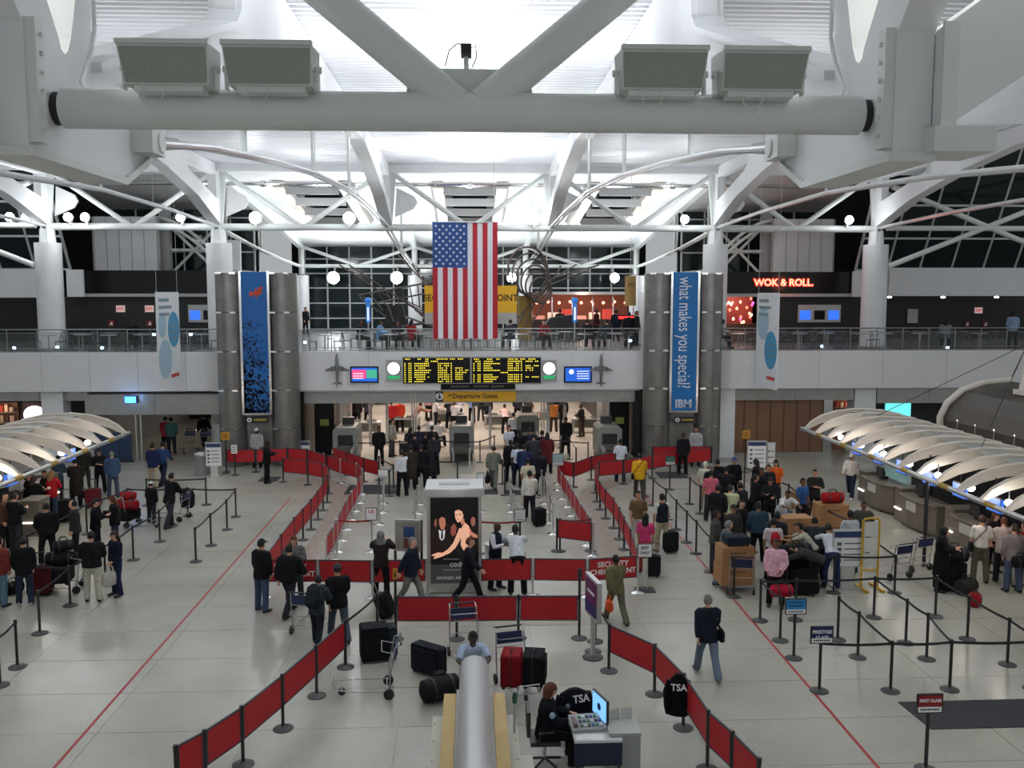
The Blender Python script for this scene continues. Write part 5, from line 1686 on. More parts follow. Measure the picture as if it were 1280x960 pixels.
# ================================================================= people
def loft(mb, pts, rad, n=14):
    """rings with separate half widths (sideways, front to back); the sideways axis stays near world x"""
    pts = [Vector(p) for p in pts]
    k = len(mb.v)
    m = len(pts)
    for i, p in enumerate(pts):
        t = (pts[min(i+1, m-1)]-pts[max(i-1, 0)]).normalized()
        a = Vector((1, 0, 0)); a = (a-t*a.dot(t)).normalized()
        b = t.cross(a)
        for j in range(n):
            q = 2*math.pi*j/n
            mb.v.append(tuple(p+a*(rad[i][0]*math.cos(q))+b*(rad[i][1]*math.sin(q))))
    for i in range(m-1):
        for j in range(n):
            mb.f.append((k+i*n+j, k+i*n+(j+1) % n, k+(i+1)*n+(j+1) % n, k+(i+1)*n+j)); mb.s.append(True)
    mb.f.append(tuple(k+j for j in range(n))[::-1]); mb.s.append(True)
    mb.f.append(tuple(k+(m-1)*n+j for j in range(n))); mb.s.append(True)
def remesh(mb, voxel, ratio, it=4):
    me = fixn(mb.mesh('tmp'))
    o = bpy.data.objects.new('tmp', me)
    C.objects.link(o)
    r = o.modifiers.new('r', 'REMESH'); r.mode = 'VOXEL'; r.voxel_size = voxel
    s = o.modifiers.new('s', 'SMOOTH'); s.factor = .5; s.iterations = it
    d = o.modifiers.new('d', 'DECIMATE'); d.ratio = ratio
    dg = bpy.context.evaluated_depsgraph_get()
    out = bpy.data.meshes.new_from_object(o.evaluated_get(dg))
    bpy.data.objects.remove(o); bpy.data.meshes.remove(me)
    out.polygons.foreach_set('use_smooth', [True]*len(out.polygons))
    return out

# pose: lean, nod, left arm, right arm (forward, out, elbow, inward), left leg, right leg (thigh, knee, out)
POSE = {
 'stand': (2, 4, (4, 9, 14, -4), (2, 8, 10, -4), (3, 4, 5), (-2, 3, 5)),
 'shift': (0, 8, (8, 12, 35, -25), (0, 8, 14, -6), (10, 16, 8), (-1, 1, 4)),
 'walk': (5, 2, (-22, 8, 18, 0), (24, 8, 24, 0), (26, 8, 2), (-16, 20, 2)),
 'cross': (0, 2, (22, 10, 88, -62), (18, 10, 82, -58), (4, 4, 6), (-3, 3, 6)),
 'push': (10, 4, (28, 8, 40, -6), (28, 8, 40, -6), (16, 10, 3), (-12, 14, 3)),
 'photo': (0, -2, (58, 18, 100, -38), (58, 18, 100, -38), (3, 4, 6), (-3, 3, 6)),
 'hold': (2, 12, (14, 8, 78, -20), (20, 8, 88, -28), (4, 5, 5), (-2, 2, 5)),
 'pull': (4, 2, (6, 8, 16, -4), (-28, 14, 8, 4), (22, 8, 2), (-14, 18, 2)),
 'point': (2, -2, (4, 8, 12, -4), (70, 14, 30, -10), (4, 4, 5), (-3, 3, 5)),
 'lean': (38, -10, (62, 16, 30, -18), (58, 16, 34, -18), (12, 16, 6), (2, 8, 6)),
 'bend': (68, 10, (66, 8, 14, -6), (60, 8, 20, -6), (14, 22, 7), (4, 14, 7)),
 'sit': (6, 8, (28, 10, 58, -16), (24, 10, 62, -18), (84, 84, 8), (82, 80, 8)),
}
PT = {}
HEAD = [(-.118, .026, .03, -.034), (-.098, .046, .052, -.028), (-.06, .060, .078, -.014), (-.01, .071, .091, -.002), (.04, .075, .096, .006),
        (.08, .064, .083, .010), (.106, .040, .054, .012), (.117, .012, .018, .012)]
def hand(mb, w_, d, s):
    d = d.normalized()
    f = Vector((0, -1, 0)) if abs(d.y) < .75 else Vector((-s, 0, .3))
    e = (f-d*f.dot(d)).normalized()
    n = d.cross(e).normalized()
    if n.x*s > 0 and abs(d.y) < .75:
        n = -n
    pal = [w_, w_+d*.03, w_+d*.085]
    k = len(mb.v)
    for i, p in enumerate(pal):
        for j in range(8):
            q = 2*math.pi*j/8
            mb.v.append(tuple(p+e*((.026, .040, .042)[i]*math.cos(q))+n*((.02, .016, .013)[i]*math.sin(q))))
    for i in range(2):
        for j in range(8):
            mb.f.append((k+i*8+j, k+i*8+(j+1) % 8, k+(i+1)*8+(j+1) % 8, k+(i+1)*8+j)); mb.s.append(True)
    mb.f.append(tuple(k+16+j for j in range(8))); mb.s.append(False)
    for q, L in ((.030, .066), (.010, .076), (-.010, .071), (-.030, .056)):
        b = w_+d*.08+e*q
        m = b+d*L*.55+n*.010
        mb.path([b, m, m+d*L*.35+n*.024], [.0095, .009, .007], 6)
    b = w_+d*.03+e*.034
    mb.path([b, b+(d*.7+e*.6)*.035+n*.008, b+(d*.95+e*.4)*.068+n*.02], [.011, .010, .008], 6)
def skeleton(pose):
    lean, nod, la, ra, ll, rl = POSE[pose]
    J = {}
    pel = Vector((0, 0, 0))
    low = 0
    for s, (a, k, o) in ((1, ll), (-1, rl)):
        hip = pel+Vector((s*.088, 0, -.02))
        a_, o_ = R(a), R(o)
        th = Vector((s*math.sin(o_), -math.sin(a_)*math.cos(o_), -math.cos(a_)*math.cos(o_)))
        b_ = R(a-k)
        shk = Vector((s*math.sin(o_)*.4, -math.sin(b_), -math.cos(b_))).normalized()
        kn = hip+th*.42
        an = kn+shk*.42
        J['hip', s], J['knee', s], J['ank', s] = hip, kn, an
        low = min(low, an.z)
    dz = Vector((0, 0, .08-low))
    for k in list(J):
        J[k] = J[k]+dz
    pel = pel+dz
    up = Vector((0, -math.sin(R(lean)), math.cos(R(lean))))
    up2 = Vector((0, -math.sin(R(lean*.75+nod)), math.cos(R(lean*.75+nod))))
    J['pel'] = pel; J['up'] = up
    J['neck'] = pel+up*.54
    J['head'] = J['neck']+up2*.155
    J['nod'] = R(lean*.75+nod)
    for s, (f, o, e, i) in ((1, la), (-1, ra)):
        sh = pel+up*.485+Vector((s*.172, 0, 0))
        f1 = R(f+lean*.0)
        u = Vector((s*math.sin(R(o)), -math.sin(f1)*math.cos(R(o)), -math.cos(f1)*math.cos(R(o))))
        f2 = R(f+e)
        v = Vector((s*math.sin(R(i)), -math.sin(f2)*math.cos(R(i)), -math.cos(f2)*math.cos(R(i)))).normalized()
        el = sh+u*.285
        wr = el+v*.245
        J['sh', s], J['el', s], J['wr', s], J['hd', s] = sh, el, wr, v
    return J
def get_pose(pose):
    if pose in PT:
        return PT[pose]
    J = skeleton(pose)
    T = {'J': J}
    pel, up = J['pel'], J['up']
    mb = MB()
    loft(mb, [pel-up*.08, pel, pel+up*.16, pel+up*.32, pel+up*.45, pel+up*.52], [(.12, .09), (.155, .11), (.135, .095), (.155, .105), (.15, .09), (.07, .06)])
    nk, hd = J['neck'], J['head']
    mb.path([nk-up*.05, hd-(hd-nk).normalized()*.07], [.055, .052], 12)
    hm = Matrix.Translation(hd) @ Matrix.Rotation(J['nod'], 4, 'X')
    k0 = len(mb.v)
    loft(mb, [(0, q[3], q[0]) for q in HEAD], [(q[1], q[2]) for q in HEAD], 14)
    mb.ell((0, -.098, -.022), (.014, .024, .022), 8, 6)
    mb.ell((0, -.088, .022), (.045, .012, .010), 8, 6)
    mb.ell((0, -.082, -.062), (.028, .012, .012), 8, 6)
    for s in (-1, 1):
        mb.ell((s*.076, .008, -.012), (.012, .02, .032), 8, 6)
    mb.xf(hm, k0)
    for s in (1, -1):
        mb.path([J['sh', s]-Vector((s*.03, 0, 0)), J['sh', s]*.5+J['el', s]*.5, J['el', s], J['el', s]*.45+J['wr', s]*.55, J['wr', s]+J['hd', s]*.02], [.055, .046, .040, .036, .024], 10)
        mb.path([J['hip', s], J['hip', s]*.5+J['knee', s]*.5, J['knee', s], J['knee', s]*.65+J['ank', s]*.35, J['ank', s]+Vector((0, 0, -.05))], [.088, .074, .054, .054, .034], 10)
    me = remesh(mb, .015, .32)
    hb = MB()
    for s in (1, -1):
        hand(hb, J['wr', s], J['hd', s], s)
    bm = bmesh.new(); bm.from_mesh(me)
    tmp = fixn(hb.mesh('h')); bm.from_mesh(tmp); bpy.data.meshes.remove(tmp)
    bm.to_mesh(me); bm.free()
    me.name = 'body_'+pose
    T['body'] = me
    # trousers
    mb = MB()
    loft(mb, [pel-up*.10, pel-up*.04, pel+up*.06, pel+up*.12], [(.13, .11), (.178, .135), (.168, .122), (.155, .112)])
    for s in (1, -1):
        hp, kn, an = J['hip', s], J['knee', s], J['ank', s]
        mb.path([hp+Vector((0, 0, .03)), hp*.7+kn*.3, kn, kn*.5+an*.5, an+(an-kn).normalized()*.035], [.100, .098, .078, .076, .072], 12)
    T['trousers'] = remesh(mb, .02, .30, 3)
    T['trousers'].name = 'trousers_'+pose
    # shoes
    T['shoe'] = []
    for s in (1, -1):
        an = J['ank', s]
        z = an.z-.08
        b = MB()
        loft(b, [(an.x, an.y+.075, z+.045), (an.x, an.y+.05, z+.05), (an.x, an.y-.03, z+.05), (an.x+s*.008, an.y-.11, z+.035), (an.x+s*.012, an.y-.17, z+.028), (an.x+s*.012, an.y-.195, z+.024)],
             [(.028, .035), (.038, .048), (.042, .05), (.047, .034), (.040, .026), (.018, .016)], 10)
        T['shoe'].append(fixn(b.mesh('shoe')))
    PT[pose] = T
    return T
def get_top(pose, kind):
    T = get_pose(pose)
    key = 'top_'+kind
    if key in T:
        return T[key]
    J = T['J']
    pel, up = J['pel'], J['up']
    th = {'shirt': .012, 'vest': .026, 'jacket': .03, 'coat': .036, 'puffy': .055}[kind]
    hem = {'shirt': -.02, 'vest': -.03, 'jacket': -.13, 'coat': -.2, 'puffy': -.06}[kind]
    mb = MB()
    P = [pel+up*hem, pel+up*.02, pel+up*.16, pel+up*.32, pel+up*.44, pel+up*.50, pel+up*.545]
    Q = [(.165, .125), (.165, .125), (.142, .103), (.165, .115), (.165, .10), (.12, .085), (.065, .06)]
    loft(mb, P, [(a+th, b+th) for a, b in Q], 16)
    if kind == 'coat':
        sit = J['knee', 1].z > J['hip', 1].z-.2
        if not sit:
            c = (J['knee', 1]+J['knee', -1])*.5
            loft(mb, [pel+up*.05, pel-Vector((0, 0, .15)), pel*.4+c*.6, c+Vector((0, 0, -.06))], [(.20, .155), (.205, .165), (.21, .18), (.215, .19)], 16)
    for s in ((1, -1) if kind != 'vest' else ()):
        sh, el, wr = J['sh', s], J['el', s], J['wr', s]
        mb.ell(tuple(sh-Vector((s*.02, 0, .01))), (.07+th*.5,)*3, 10, 8)
        if kind == 'shirt' and pose in ('stand', 'lean'):
            mb.path([sh, sh*.4+el*.6, el*.9+sh*.1], [.068, .066, .066], 10)
        else:
            mb.path([sh, sh*.5+el*.5, el, el*.5+wr*.5, wr-J['hd', s]*.005], [.062+th, .054+th, .050+th, .044+th, .036+th*.7], 10)
    if kind not in ('shirt', 'vest'):
        mb.path([J['neck']-up*.04, J['neck']+up*.02], [.082, .074], 12)
    me = remesh(mb, .02, .30, 3)
    me.name = kind+'_'+pose
    T[key] = me
    return me
# heads
HM = {}
def shell(sel, sc, c=(0, .008, .006), n=16, m=12):
    mb = MB()
    r = (.079*sc[0], .101*sc[1], .121*sc[2])
    vs, ids = [], {}
    for i in range(m+1):
        a = math.pi*i/m
        for j in range(n):
            q = 2*math.pi*j/n
            vs.append((c[0]+r[0]*math.sin(a)*math.cos(q), c[1]+r[1]*math.sin(a)*math.sin(q), c[2]+r[2]*math.cos(a)))
    fs = []
    for i in range(m):
        for j in range(n):
            f = (i*n+j, i*n+(j+1) % n, (i+1)*n+(j+1) % n, (i+1)*n+j)
            ce = sum((Vector(vs[k]) for k in f), Vector())/4
            if sel(ce):
                fs.append(f)
    mb.add(vs, fs, True)
    return mb
def head_mesh(kind):
    if kind in HM:
        return HM[kind]
    if kind == 'short':
        mb = shell(lambda p: p.z > .058 or (p.y > .0 and p.z > -.055), (1.06, 1.06, 1.05))
    elif kind == 'long':
        mb = shell(lambda p: p.z > .055 or (p.y > -.025 and p.z > -.12), (1.12, 1.10, 1.07))
        loft(mb, [(0, .045, .02), (0, .06, -.08), (0, .075, -.17), (0, .08, -.26)], [(.085, .065), (.092, .055), (.095, .045), (.06, .025)], 12)
    elif kind == 'bob':
        mb = shell(lambda p: p.z > .055 or (p.y > -.03 and p.z > -.13), (1.2, 1.16, 1.1))
        loft(mb, [(0, .03, -.02), (0, .035, -.09), (0, .03, -.14)], [(.088, .07), (.095, .075), (.075, .06)], 12)
    elif kind == 'bun':
        mb = shell(lambda p: p.z > .055 or (p.y > -.005 and p.z > -.06), (1.07, 1.07, 1.05))
        mb.ell((0, .115, .02), (.045, .045, .045), 10, 8)
    elif kind == 'grey_thin':
        mb = shell(lambda p: (p.y > .02 and p.z > -.06) or (abs(p.x) > .06 and p.y > -.02 and p.z > -.02), (1.05, 1.05, 1.03))
    elif kind == 'cap':
        mb = shell(lambda p: p.z > .035, (1.12, 1.10, 1.08))
        mb.prism([(-.07, -.085), (-.06, -.15), (0, -.175), (.06, -.15), (.07, -.085)], 'z', .034, .044)
    elif kind == 'hood':
        mb = shell(lambda p: p.y > -.055 or p.z > .085, (1.22, 1.2, 1.14))
        loft(mb, [(0, .03, -.06), (0, .03, -.13), (0, .02, -.18)], [(.10, .10), (.12, .11), (.14, .12)], 12)
    elif kind == 'scarf':
        mb = shell(lambda p: p.y > -.06 or p.z > .075, (1.15, 1.12, 1.08))
        loft(mb, [(0, .02, -.07), (0, .02, -.15), (0, .03, -.26)], [(.09, .09), (.13, .11), (.19, .14)], 12)
    HM[kind] = mb.mesh('hair_'+kind)
    return HM[kind]
mb = MB()
for s in (-1, 1):
    mb.ell((s*.031, -.088, .006), (.014, .008, .007), 8, 6)
EYES = mb.mesh('eyes')
MOUTH = MB().ell((0, -.0935, -.062), (.024, .006, .006), 8, 6).mesh('mouth')
BROW = MB().ell((-.031, -.093, .026), (.018, .006, .005), 8, 6).ell((.031, -.093, .026), (.018, .006, .005), 8, 6).mesh('brows')
M_eye = mat('eye_dark', (.02, .015, .012), .3)
SK = {'a': (214, 164, 138), 'b': (182, 130, 100), 'c': (120, 80, 60), 'd': (70, 46, 36)}
def skin(k):
    return mat('skin_'+k, S(*SK[k]), .55, noise=.06, scale=30)
HC = {'k': (18, 15, 14), 'b': (52, 34, 24), 'g': (120, 118, 114), 'y': (150, 112, 70), 'r': (96, 50, 34), 'w': (190, 188, 184)}
def person(px, py, face, pose, top, bot, hair, label, mode='f', h=1.74, kind='jacket', sk='a', hc='k', hatcol=None, shoe=(24, 22, 22), z=0.0, grp=None, at=None, vest=None):
    k = h/1.75
    if at is not None:
        x, y = at
    elif mode == 'f':
        x, y = fl(px, py, z)
    else:
        # picture point of the crown of the head
        J = get_pose(pose)['J']
        a = R(face)
        hd = J['head']
        x, y = fl(px, py, z+(hd.z+.117)*k)
        x -= (-hd.y*math.sin(a))*k
        y -= (hd.y*math.cos(a))*k
    T = get_pose(pose)
    t = thing('person', label, 'person', (x, y, z), R(face), grp, (k*1.06, k*1.06, k))
    body = obj('body', T['body'], skin(sk), t)
    tp = obj('top' if kind == 'shirt' else ('coat' if kind == 'coat' else 'jacket'), get_top(pose, kind), cloth(top), t)
    obj('trousers', T['trousers'], cloth(bot), t)
    if vest:
        obj('vest', get_top(pose, 'vest'), cloth(vest), t)
    for m_ in T['shoe']:
        obj('shoe', m_, mat('shoe_%d' % shoe[0], S(*shoe), .5), t)
    J = T['J']
    loc, rot = tuple(J['head']), (J['nod'], 0, 0)
    if hair:
        col = hatcol if (hatcol and hair in ('cap', 'hood', 'scarf')) else HC[hc]
        obj({'cap': 'cap', 'hood': 'hood', 'scarf': 'headscarf'}.get(hair, 'hair'), head_mesh(hair), mat('hair_%d_%d' % (col[0], col[2]), S(*col), .75, noise=.2, scale=40), t, loc, rot)
        if hair == 'cap':
            obj('hair', head_mesh('short'), mat('hair_%d_%d' % (HC[hc][0], HC[hc][2]), S(*HC[hc]), .75, noise=.2, scale=40), t, loc, rot, (.98, .98, .9))
    obj('eyes', EYES, M_eye, t, loc, rot)
    obj('mouth', MOUTH, mat('lips', S(140, 70, 66), .5), t, loc, rot)
    if hair not in ('hood', 'scarf'):
        obj('eyebrows', BROW, mat('brow', S(40, 28, 22), .7), t, loc, rot)
    return t
def wpos(t, v):
    """local point of a person to world"""
    return Matrix.LocRotScale(t.location, t.rotation_euler, t.scale) @ Vector(v)

# ---- bags and luggage
def backpack(t, rgb, lab, pose='stand', big=1.0):
    J = get_pose(pose)['J']
    p = wpos(t, J['pel']+J['up']*.16+Vector((0, .145, 0)))
    g = thing('backpack', lab, 'backpack', tuple(p), t.rotation_euler.z, None, big)
    g.rotation_euler.x = math.acos(max(-1, min(1, J['up'].z)))
    m = cloth(rgb)
    b = MB(); loft(b, [(0, .06, -.06), (0, .07, .0), (0, .08, .18), (0, .06, .32), (0, .03, .38)], [(.10, .05), (.15, .09), (.155, .095), (.13, .075), (.05, .03)], 14)
    sck = obj('sack', b, m, g)
    b = MB(); loft(b, [(0, .15, .0), (0, .17, .05), (0, .16, .16)], [(.09, .03), (.11, .045), (.09, .025)], 12)
    obj('pocket', b, m, sck)
    for s in (-1, 1):
        obj('strap', MB().path([(s*.09, .02, .34), (s*.10, -.10, .36), (s*.11, -.26, .28), (s*.12, -.27, .12), (s*.13, -.05, .0)], .016, 6), m, g)
    return g
def handbag(t, rgb, lab, side=-1, pose='stand', sc=1.0, duffel=False):
    J = get_pose(pose)['J']
    p = wpos(t, J['wr', side]+J['hd', side]*.09)
    g = thing('bag', lab, 'bag', (p.x, p.y, max(p.z-.44*sc, .01)), t.rotation_euler.z+R(90), None, sc)
    m = cloth(rgb)
    b = MB()
    loft(b, [(0, 0, .01), (0, 0, .04), (0, 0, .16), (0, 0, .27), (0, 0, .29)], [(.12, .05), (.17, .08), (.18, .09), (.15, .06), (.10, .02)], 14)
    obj('pouch', b, m, g)
    for s in (-1, 1):
        obj('handle', MB().path([(-.08, s*.03, .27), (-.05, s*.01, .39), (0, 0, .43), (.05, s*.01, .39), (.08, s*.03, .27)], .010, 6), m, g)
    return g
def shoulder_bag(t, rgb, lab, side=1, pose='stand'):
    J = get_pose(pose)['J']
    p = wpos(t, J['pel']+Vector((side*.24, .04, -.12)))
    g = thing('shoulder_bag', lab, 'bag', tuple(p), t.rotation_euler.z, None)
    m = cloth(rgb)
    b = MB(); loft(b, [(0, 0, .0), (0, 0, .03), (0, 0, .18), (0, 0, .24)], [(.04, .10), (.06, .16), (.06, .16), (.035, .12)], 12)
    obj('pouch', b, m, g)
    z = .58
    obj('strap', MB().path([(0, -.1, .22), (-side*.12, -.22, .42), (-side*.33, -.15, z+.06), (-side*.36, .0, z+.1), (-side*.33, .14, z+.06), (-side*.12, .2, .42), (0, .1, .22)], .012, 6), m, g)
    return g
M_rub = mat('rubber', (.02, .02, .02), .7)
def suitcase(px, py, w_, d_, h_, rgb, rot, lab, handle=True, tilt=0.0, at=None, z=0.0, grp=None):
    x, y = at if at else fl(px, py)
    t = thing('suitcase', lab, 'suitcase', (x, y, z), (R(tilt), 0, R(rot)), grp)
    m = cloth(rgb)
    r = .05
    P = []
    for cx, cz, a0 in ((w_/2-r, h_-r, 0), (-w_/2+r, h_-r, 90), (-w_/2+r, .05+r, 180), (w_/2-r, .05+r, 270)):
        for q in (0, 45, 90):
            P.append((cx+r*math.cos(R(a0+q)), cz+r*math.sin(R(a0+q))))
    shl = obj('shell', MB().prism(P, 'y', -d_/2, d_/2), m, t)
    P2 = [(x_*.82, .05+(z_-.05)*.80+h_*.06) for x_, z_ in P]
    obj('front_pocket', MB().prism(P2, 'y', -d_/2-.04, -d_/2), m, shl)
    obj('zip', MB().path([(x_*1.01, 0, z_) for x_, z_ in P], .008, 5, True), M_blk, shl)
    for s in (-1, 1):
        obj('wheel', MB().tube((s*(w_/2-.06)-.02, d_/2-.05, .045), (s*(w_/2-.06)+.02, d_/2-.05, .045), .045, 10), M_rub, t)
        obj('foot', MB().box(s*(w_/2-.06)-.02, s*(w_/2-.06)+.02, -d_/2+.02, -d_/2+.05, 0, .06), M_rub, t)
    obj('grip', MB().path([(-.08, 0, h_), (-.07, 0, h_+.04), (.07, 0, h_+.04), (.08, 0, h_)], .011, 6), M_blk, t)
    if handle:
        for s in (-1, 1):
            obj('handle_rod', MB().tube((s*.09, d_/2-.04, h_), (s*.09, d_/2-.04, h_+.32), .009, 6), M_alu, t)
        obj('handle_bar', MB().tube((-.11, d_/2-.04, h_+.33), (.11, d_/2-.04, h_+.33), .015, 6), M_blk, t)
    return t
def duffel(px, py, L, r, rgb, rot, lab, z=0.0, at=None, grp=None):
    x, y = at if at else fl(px, py)
    t = thing('duffel_bag', lab, 'bag', (x, y, z), R(rot), grp)
    m = cloth(rgb)
    b = MB(); b.path([(-L/2, 0, r), (-L/2+.04, 0, r), (-L/4, 0, r*1.02), (L/4, 0, r*1.02), (L/2-.04, 0, r), (L/2, 0, r)], [r*.6, r*.95, r, r, r*.95, r*.6], 14)
    obj('sack', b, m, t)
    for s in (-1, 1):
        obj('handle', MB().path([(-L*.2, s*.05, 2*r-.01), (-L*.12, s*.04, 2*r+.09), (L*.12, s*.04, 2*r+.09), (L*.2, s*.05, 2*r-.01)], .012, 6), M_blk, t)
    obj('end_band', MB().path([(-L/4, 0, r), (-L/4+.04, 0, r)], r*1.04, 14), M_blk, t)
    obj('end_band', MB().path([(L/4, 0, r), (L/4+.04, 0, r)], r*1.04, 14), M_blk, t)
    return t
M_card = mat('cardboard', S(160, 118, 78), .8, noise=.08, scale=4)
M_tape = mat('parcel_tape', S(140, 104, 66), .45)
def carton(px, py, w_, d_, h_, rot, lab, z=0.0, at=None, mark=True):
    x, y = at if at else fl(px, py)
    t = thing('cardboard_box', lab, 'box', (x, y, z), R(rot))
    obj('carton', MB().box(-w_/2, w_/2, -d_/2, d_/2, 0, h_), M_card, t)
    for s in (-1, 1):
        obj('flap', MB().box(min(0, s*w_/2)+.004, max(0, s*w_/2)-.004, -d_/2, d_/2, h_, h_+.006), M_card, t)
    obj('tape', MB().box(-.03, .03, -d_/2-.003, d_/2+.003, h_-.08, h_+.010), M_tape, t)
    if mark:
        mb = MB()
        for q in range(5):
            mb.box(-.2+q*.08, -.14+q*.08, -d_/2-.004, -d_/2, h_*.66, h_*.66+.04)
        obj('box_print', mb, mat('box_ink', S(90, 64, 44), .7), t)
    return t
def trolley(px, py, rot, lab, at=None, grp=None):
    x, y = at if at else fl(px, py)
    t = thing('luggage_trolley', lab, 'trolley', (x, y, 0), R(rot), grp)
    M = mat('trolley_steel', (.42, .43, .44), .3, .8)
    w_ = .30
    for s in (-1, 1):
        obj('floor_rail', MB().path([(s*w_*.7, -.85, .20), (s*w_, -.4, .17), (s*w_, .18, .15)], .013, 6), M, t)
        obj('upright', MB().path([(s*w_, .18, .12), (s*w_, .22, .5), (s*w_*.95, .30, .98), (s*w_*.9, .42, 1.04)], .014, 6), M, t)
    for y_ in (-.85, -.5, -.15, .15):
        obj('cross_bar', MB().tube((-w_*.9, y_, .185), (w_*.9, y_, .185), .010, 6), M, t)
    obj('nose_hoop', MB().path([(-w_*.7, -.85, .20), (-w_*.7, -.87, .36), (w_*.7, -.87, .36), (w_*.7, -.85, .20)], .011, 6), M, t)
    for z_ in (.45, .7):
        obj('cross_bar', MB().tube((-w_, .22+.05*z_, z_), (w_, .22+.05*z_, z_), .010, 6), M, t)
    obj('handle_bar', MB().tube((-w_*.95, .42, 1.04), (w_*.95, .42, 1.04), .020, 8), M_blk, t)
    obj('advert_plate', MB().hexa([(-w_*.85, .30, .74), (w_*.85, .30, .74), (w_*.85, .32, .74), (-w_*.85, .32, .74)], [(-w_*.85, .33, .96), (w_*.85, .33, .96), (w_*.85, .35, .96), (-w_*.85, .35, .96)]), mat('plate_navy', S(34, 44, 84), .5), t)
    obj('basket', MB().path([(-w_*.9, .3, .86), (-w_*.9, .06, .92), (w_*.9, .06, .92), (w_*.9, .3, .86)], .010, 6), M, t)
    for s in (-1, 1):
        obj('wheel', MB().tube((s*(w_+.03)-.02, .18, .1), (s*(w_+.03)+.02, .18, .1), .10, 14), M_rub, t)
    obj('front_wheel', MB().tube((-.02, -.7, .07), (.02, -.7, .07), .07, 12), M_rub, t)
    obj('wheel_fork', MB().box(-.03, .03, -.72, -.68, .08, .19), M, t)
    return t
# ================================================================= who stands where
K = (22, 22, 26); N = (26, 32, 52); G = (74, 76, 80); DG = (44, 46, 50); J_ = (62, 78, 104); KH = (168, 158, 136); W = (206, 208, 212); BR = (54, 44, 38)
# ---- left check in
person(192, 610, 165, 'stand', (34, 40, 78), KH, 'short', 'man in navy top and khaki trousers walking away by the exit', h=1.76)
person(204, 607, 170, 'walk', (44, 66, 110), N, 'short', 'man in blue shirt and dark trousers beside the man in khaki', kind='shirt', h=1.8)
person(213, 660, 150, 'push', K, (50, 54, 62), 'short', 'tall man in black pushing a trolley in the left queue', h=1.82, sk='b')
person(190, 655, 160, 'stand', K, DG, 'cap', 'child in black with a white cap beside the red bags', h=1.42, hatcol=(200, 200, 200))
p = person(142, 622, -160, 'stand', (58, 82, 112), (66, 76, 96), 'grey_thin', 'balding man in blue denim jacket at the left desks', h=1.74, hc='g')
person(126, 616, 20, 'cross', K, K, 'long', 'woman in black with arms folded at the left desks', h=1.68)
person(107, 611, 15, 'stand', (50, 50, 44), (60, 58, 54), 'short', 'man in dark olive jacket over a white shirt at the left desks', h=1.72, sk='b')
person(96, 634, 185, 'hold', (40, 34, 32), K, 'short', 'person in dark brown coat from behind near the burgundy case', h=1.74, kind='coat')
person(74, 628, 170, 'hold', (62, 78, 96), DG, 'short', 'person in grey blue jacket leaning to the left desk', h=1.72)
person(66, 650, 175, 'hold', (176, 30, 38), J_, 'long', 'woman in bright red jacket and jeans at the left desk', h=1.68, hc='y')
person(44, 658, 170, 'hold', K, K, 'long', 'woman in long black coat at the left desk', h=1.68, kind='coat', hc='b')
person(55, 588, 10, 'hold', W, K, 'short', 'check in agent in white shirt behind the left desk, right one', 'h', 1.7, 'shirt', sk='b', vest=K)
person(35, 591, 10, 'hold', W, K, 'short', 'check in agent in white shirt behind the left desk, left one', 'h', 1.7, 'shirt', sk='b', vest=K)
person(20, 690, 160, 'hold', K, DG, 'short', 'man in black jacket from behind at the far left', h=1.76)
person(5, 616, 90, 'stand', (84, 62, 48), K, 'short', 'person in brown at the left picture edge near the desk', 'h', 1.72)
person(61, 706, -150, 'shift', K, K, 'short', 'broad man in black jacket left of the black trolley load', h=1.76, kind='puffy')
person(96, 700, -60, 'stand', (46, 48, 50), K, 'grey_thin', 'balding man in charcoal jacket behind the black trolley load', h=1.74)
person(117, 752, 190, 'hold', K, (186, 182, 168), 'bun', 'person in black jacket and pale trousers from behind at the left', h=1.76, kind='puffy')
p = person(147, 744, -35, 'shift', N, (30, 38, 66), 'long', 'young woman in navy with flared jeans at the left queue end', h=1.66, kind='shirt', hc='b')
handbag(p, (190, 186, 176), 'round pale bag held by the young woman in navy', 1, 'shift', 1.25)
person(145, 688, -70, 'hold', K, (44, 52, 76), 'long', 'woman with reddish hair in black near the red bags', h=1.66, hc='r')
person(121, 693, 100, 'hold', K, K, 'cap', 'woman in black hat facing the trolley at the left', h=1.66, hatcol=(16, 16, 18))
person(32, 756, 195, 'stand', K, (40, 50, 66), 'bun', 'young person in black with dark jeans beside the dark red case', h=1.68, shoe=(190, 190, 190))
person(2, 757, 160, 'stand', (120, 52, 46), (90, 120, 140), 'short', 'person in dull red and light jeans cut by the left picture edge', h=1.7)
suitcase(117, 634, .5, .3, .66, (96, 30, 38), 10, 'burgundy suitcase standing behind the left desk queue')
suitcase(84, 652, .5, .34, .74, K, 20, 'black suitcase with steel rods near the woman in red')
suitcase(51, 743, .56, .36, .72, (84, 26, 30), 10, 'dark red suitcase beside the person in black at the left edge')
duffel(17, 742, .5, .16, K, 60, 'black holdall on the floor at the left picture edge')
duffel(104, 622, .4, .13, K, 0, 'small black bag beside the burgundy suitcase')
b = MB(); loft(b, [(0, 0, 0), (0, 0, .06), (0, 0, .28), (0, 0, .42), (0, 0, .5)], [(.12, .10), (.2, .16), (.21, .17), (.13, .1), (.05, .04)], 14)
t = thing('plastic_bag', 'white plastic bag on the floor at the left desk', 'bag', fl(43, 664)+(0,))
obj('sack', b, mat('plastic_white', (.72, .72, .72), .4), t)
obj('knot', MB().ell((0, 0, .52), (.07, .04, .05), 8, 6), mat('plastic_white', (.72, .72, .72), .4), t)
a = fl(172, 658)
trolley(0, 0, 75, 'trolley loaded with red and black bags in the left queue', at=a)
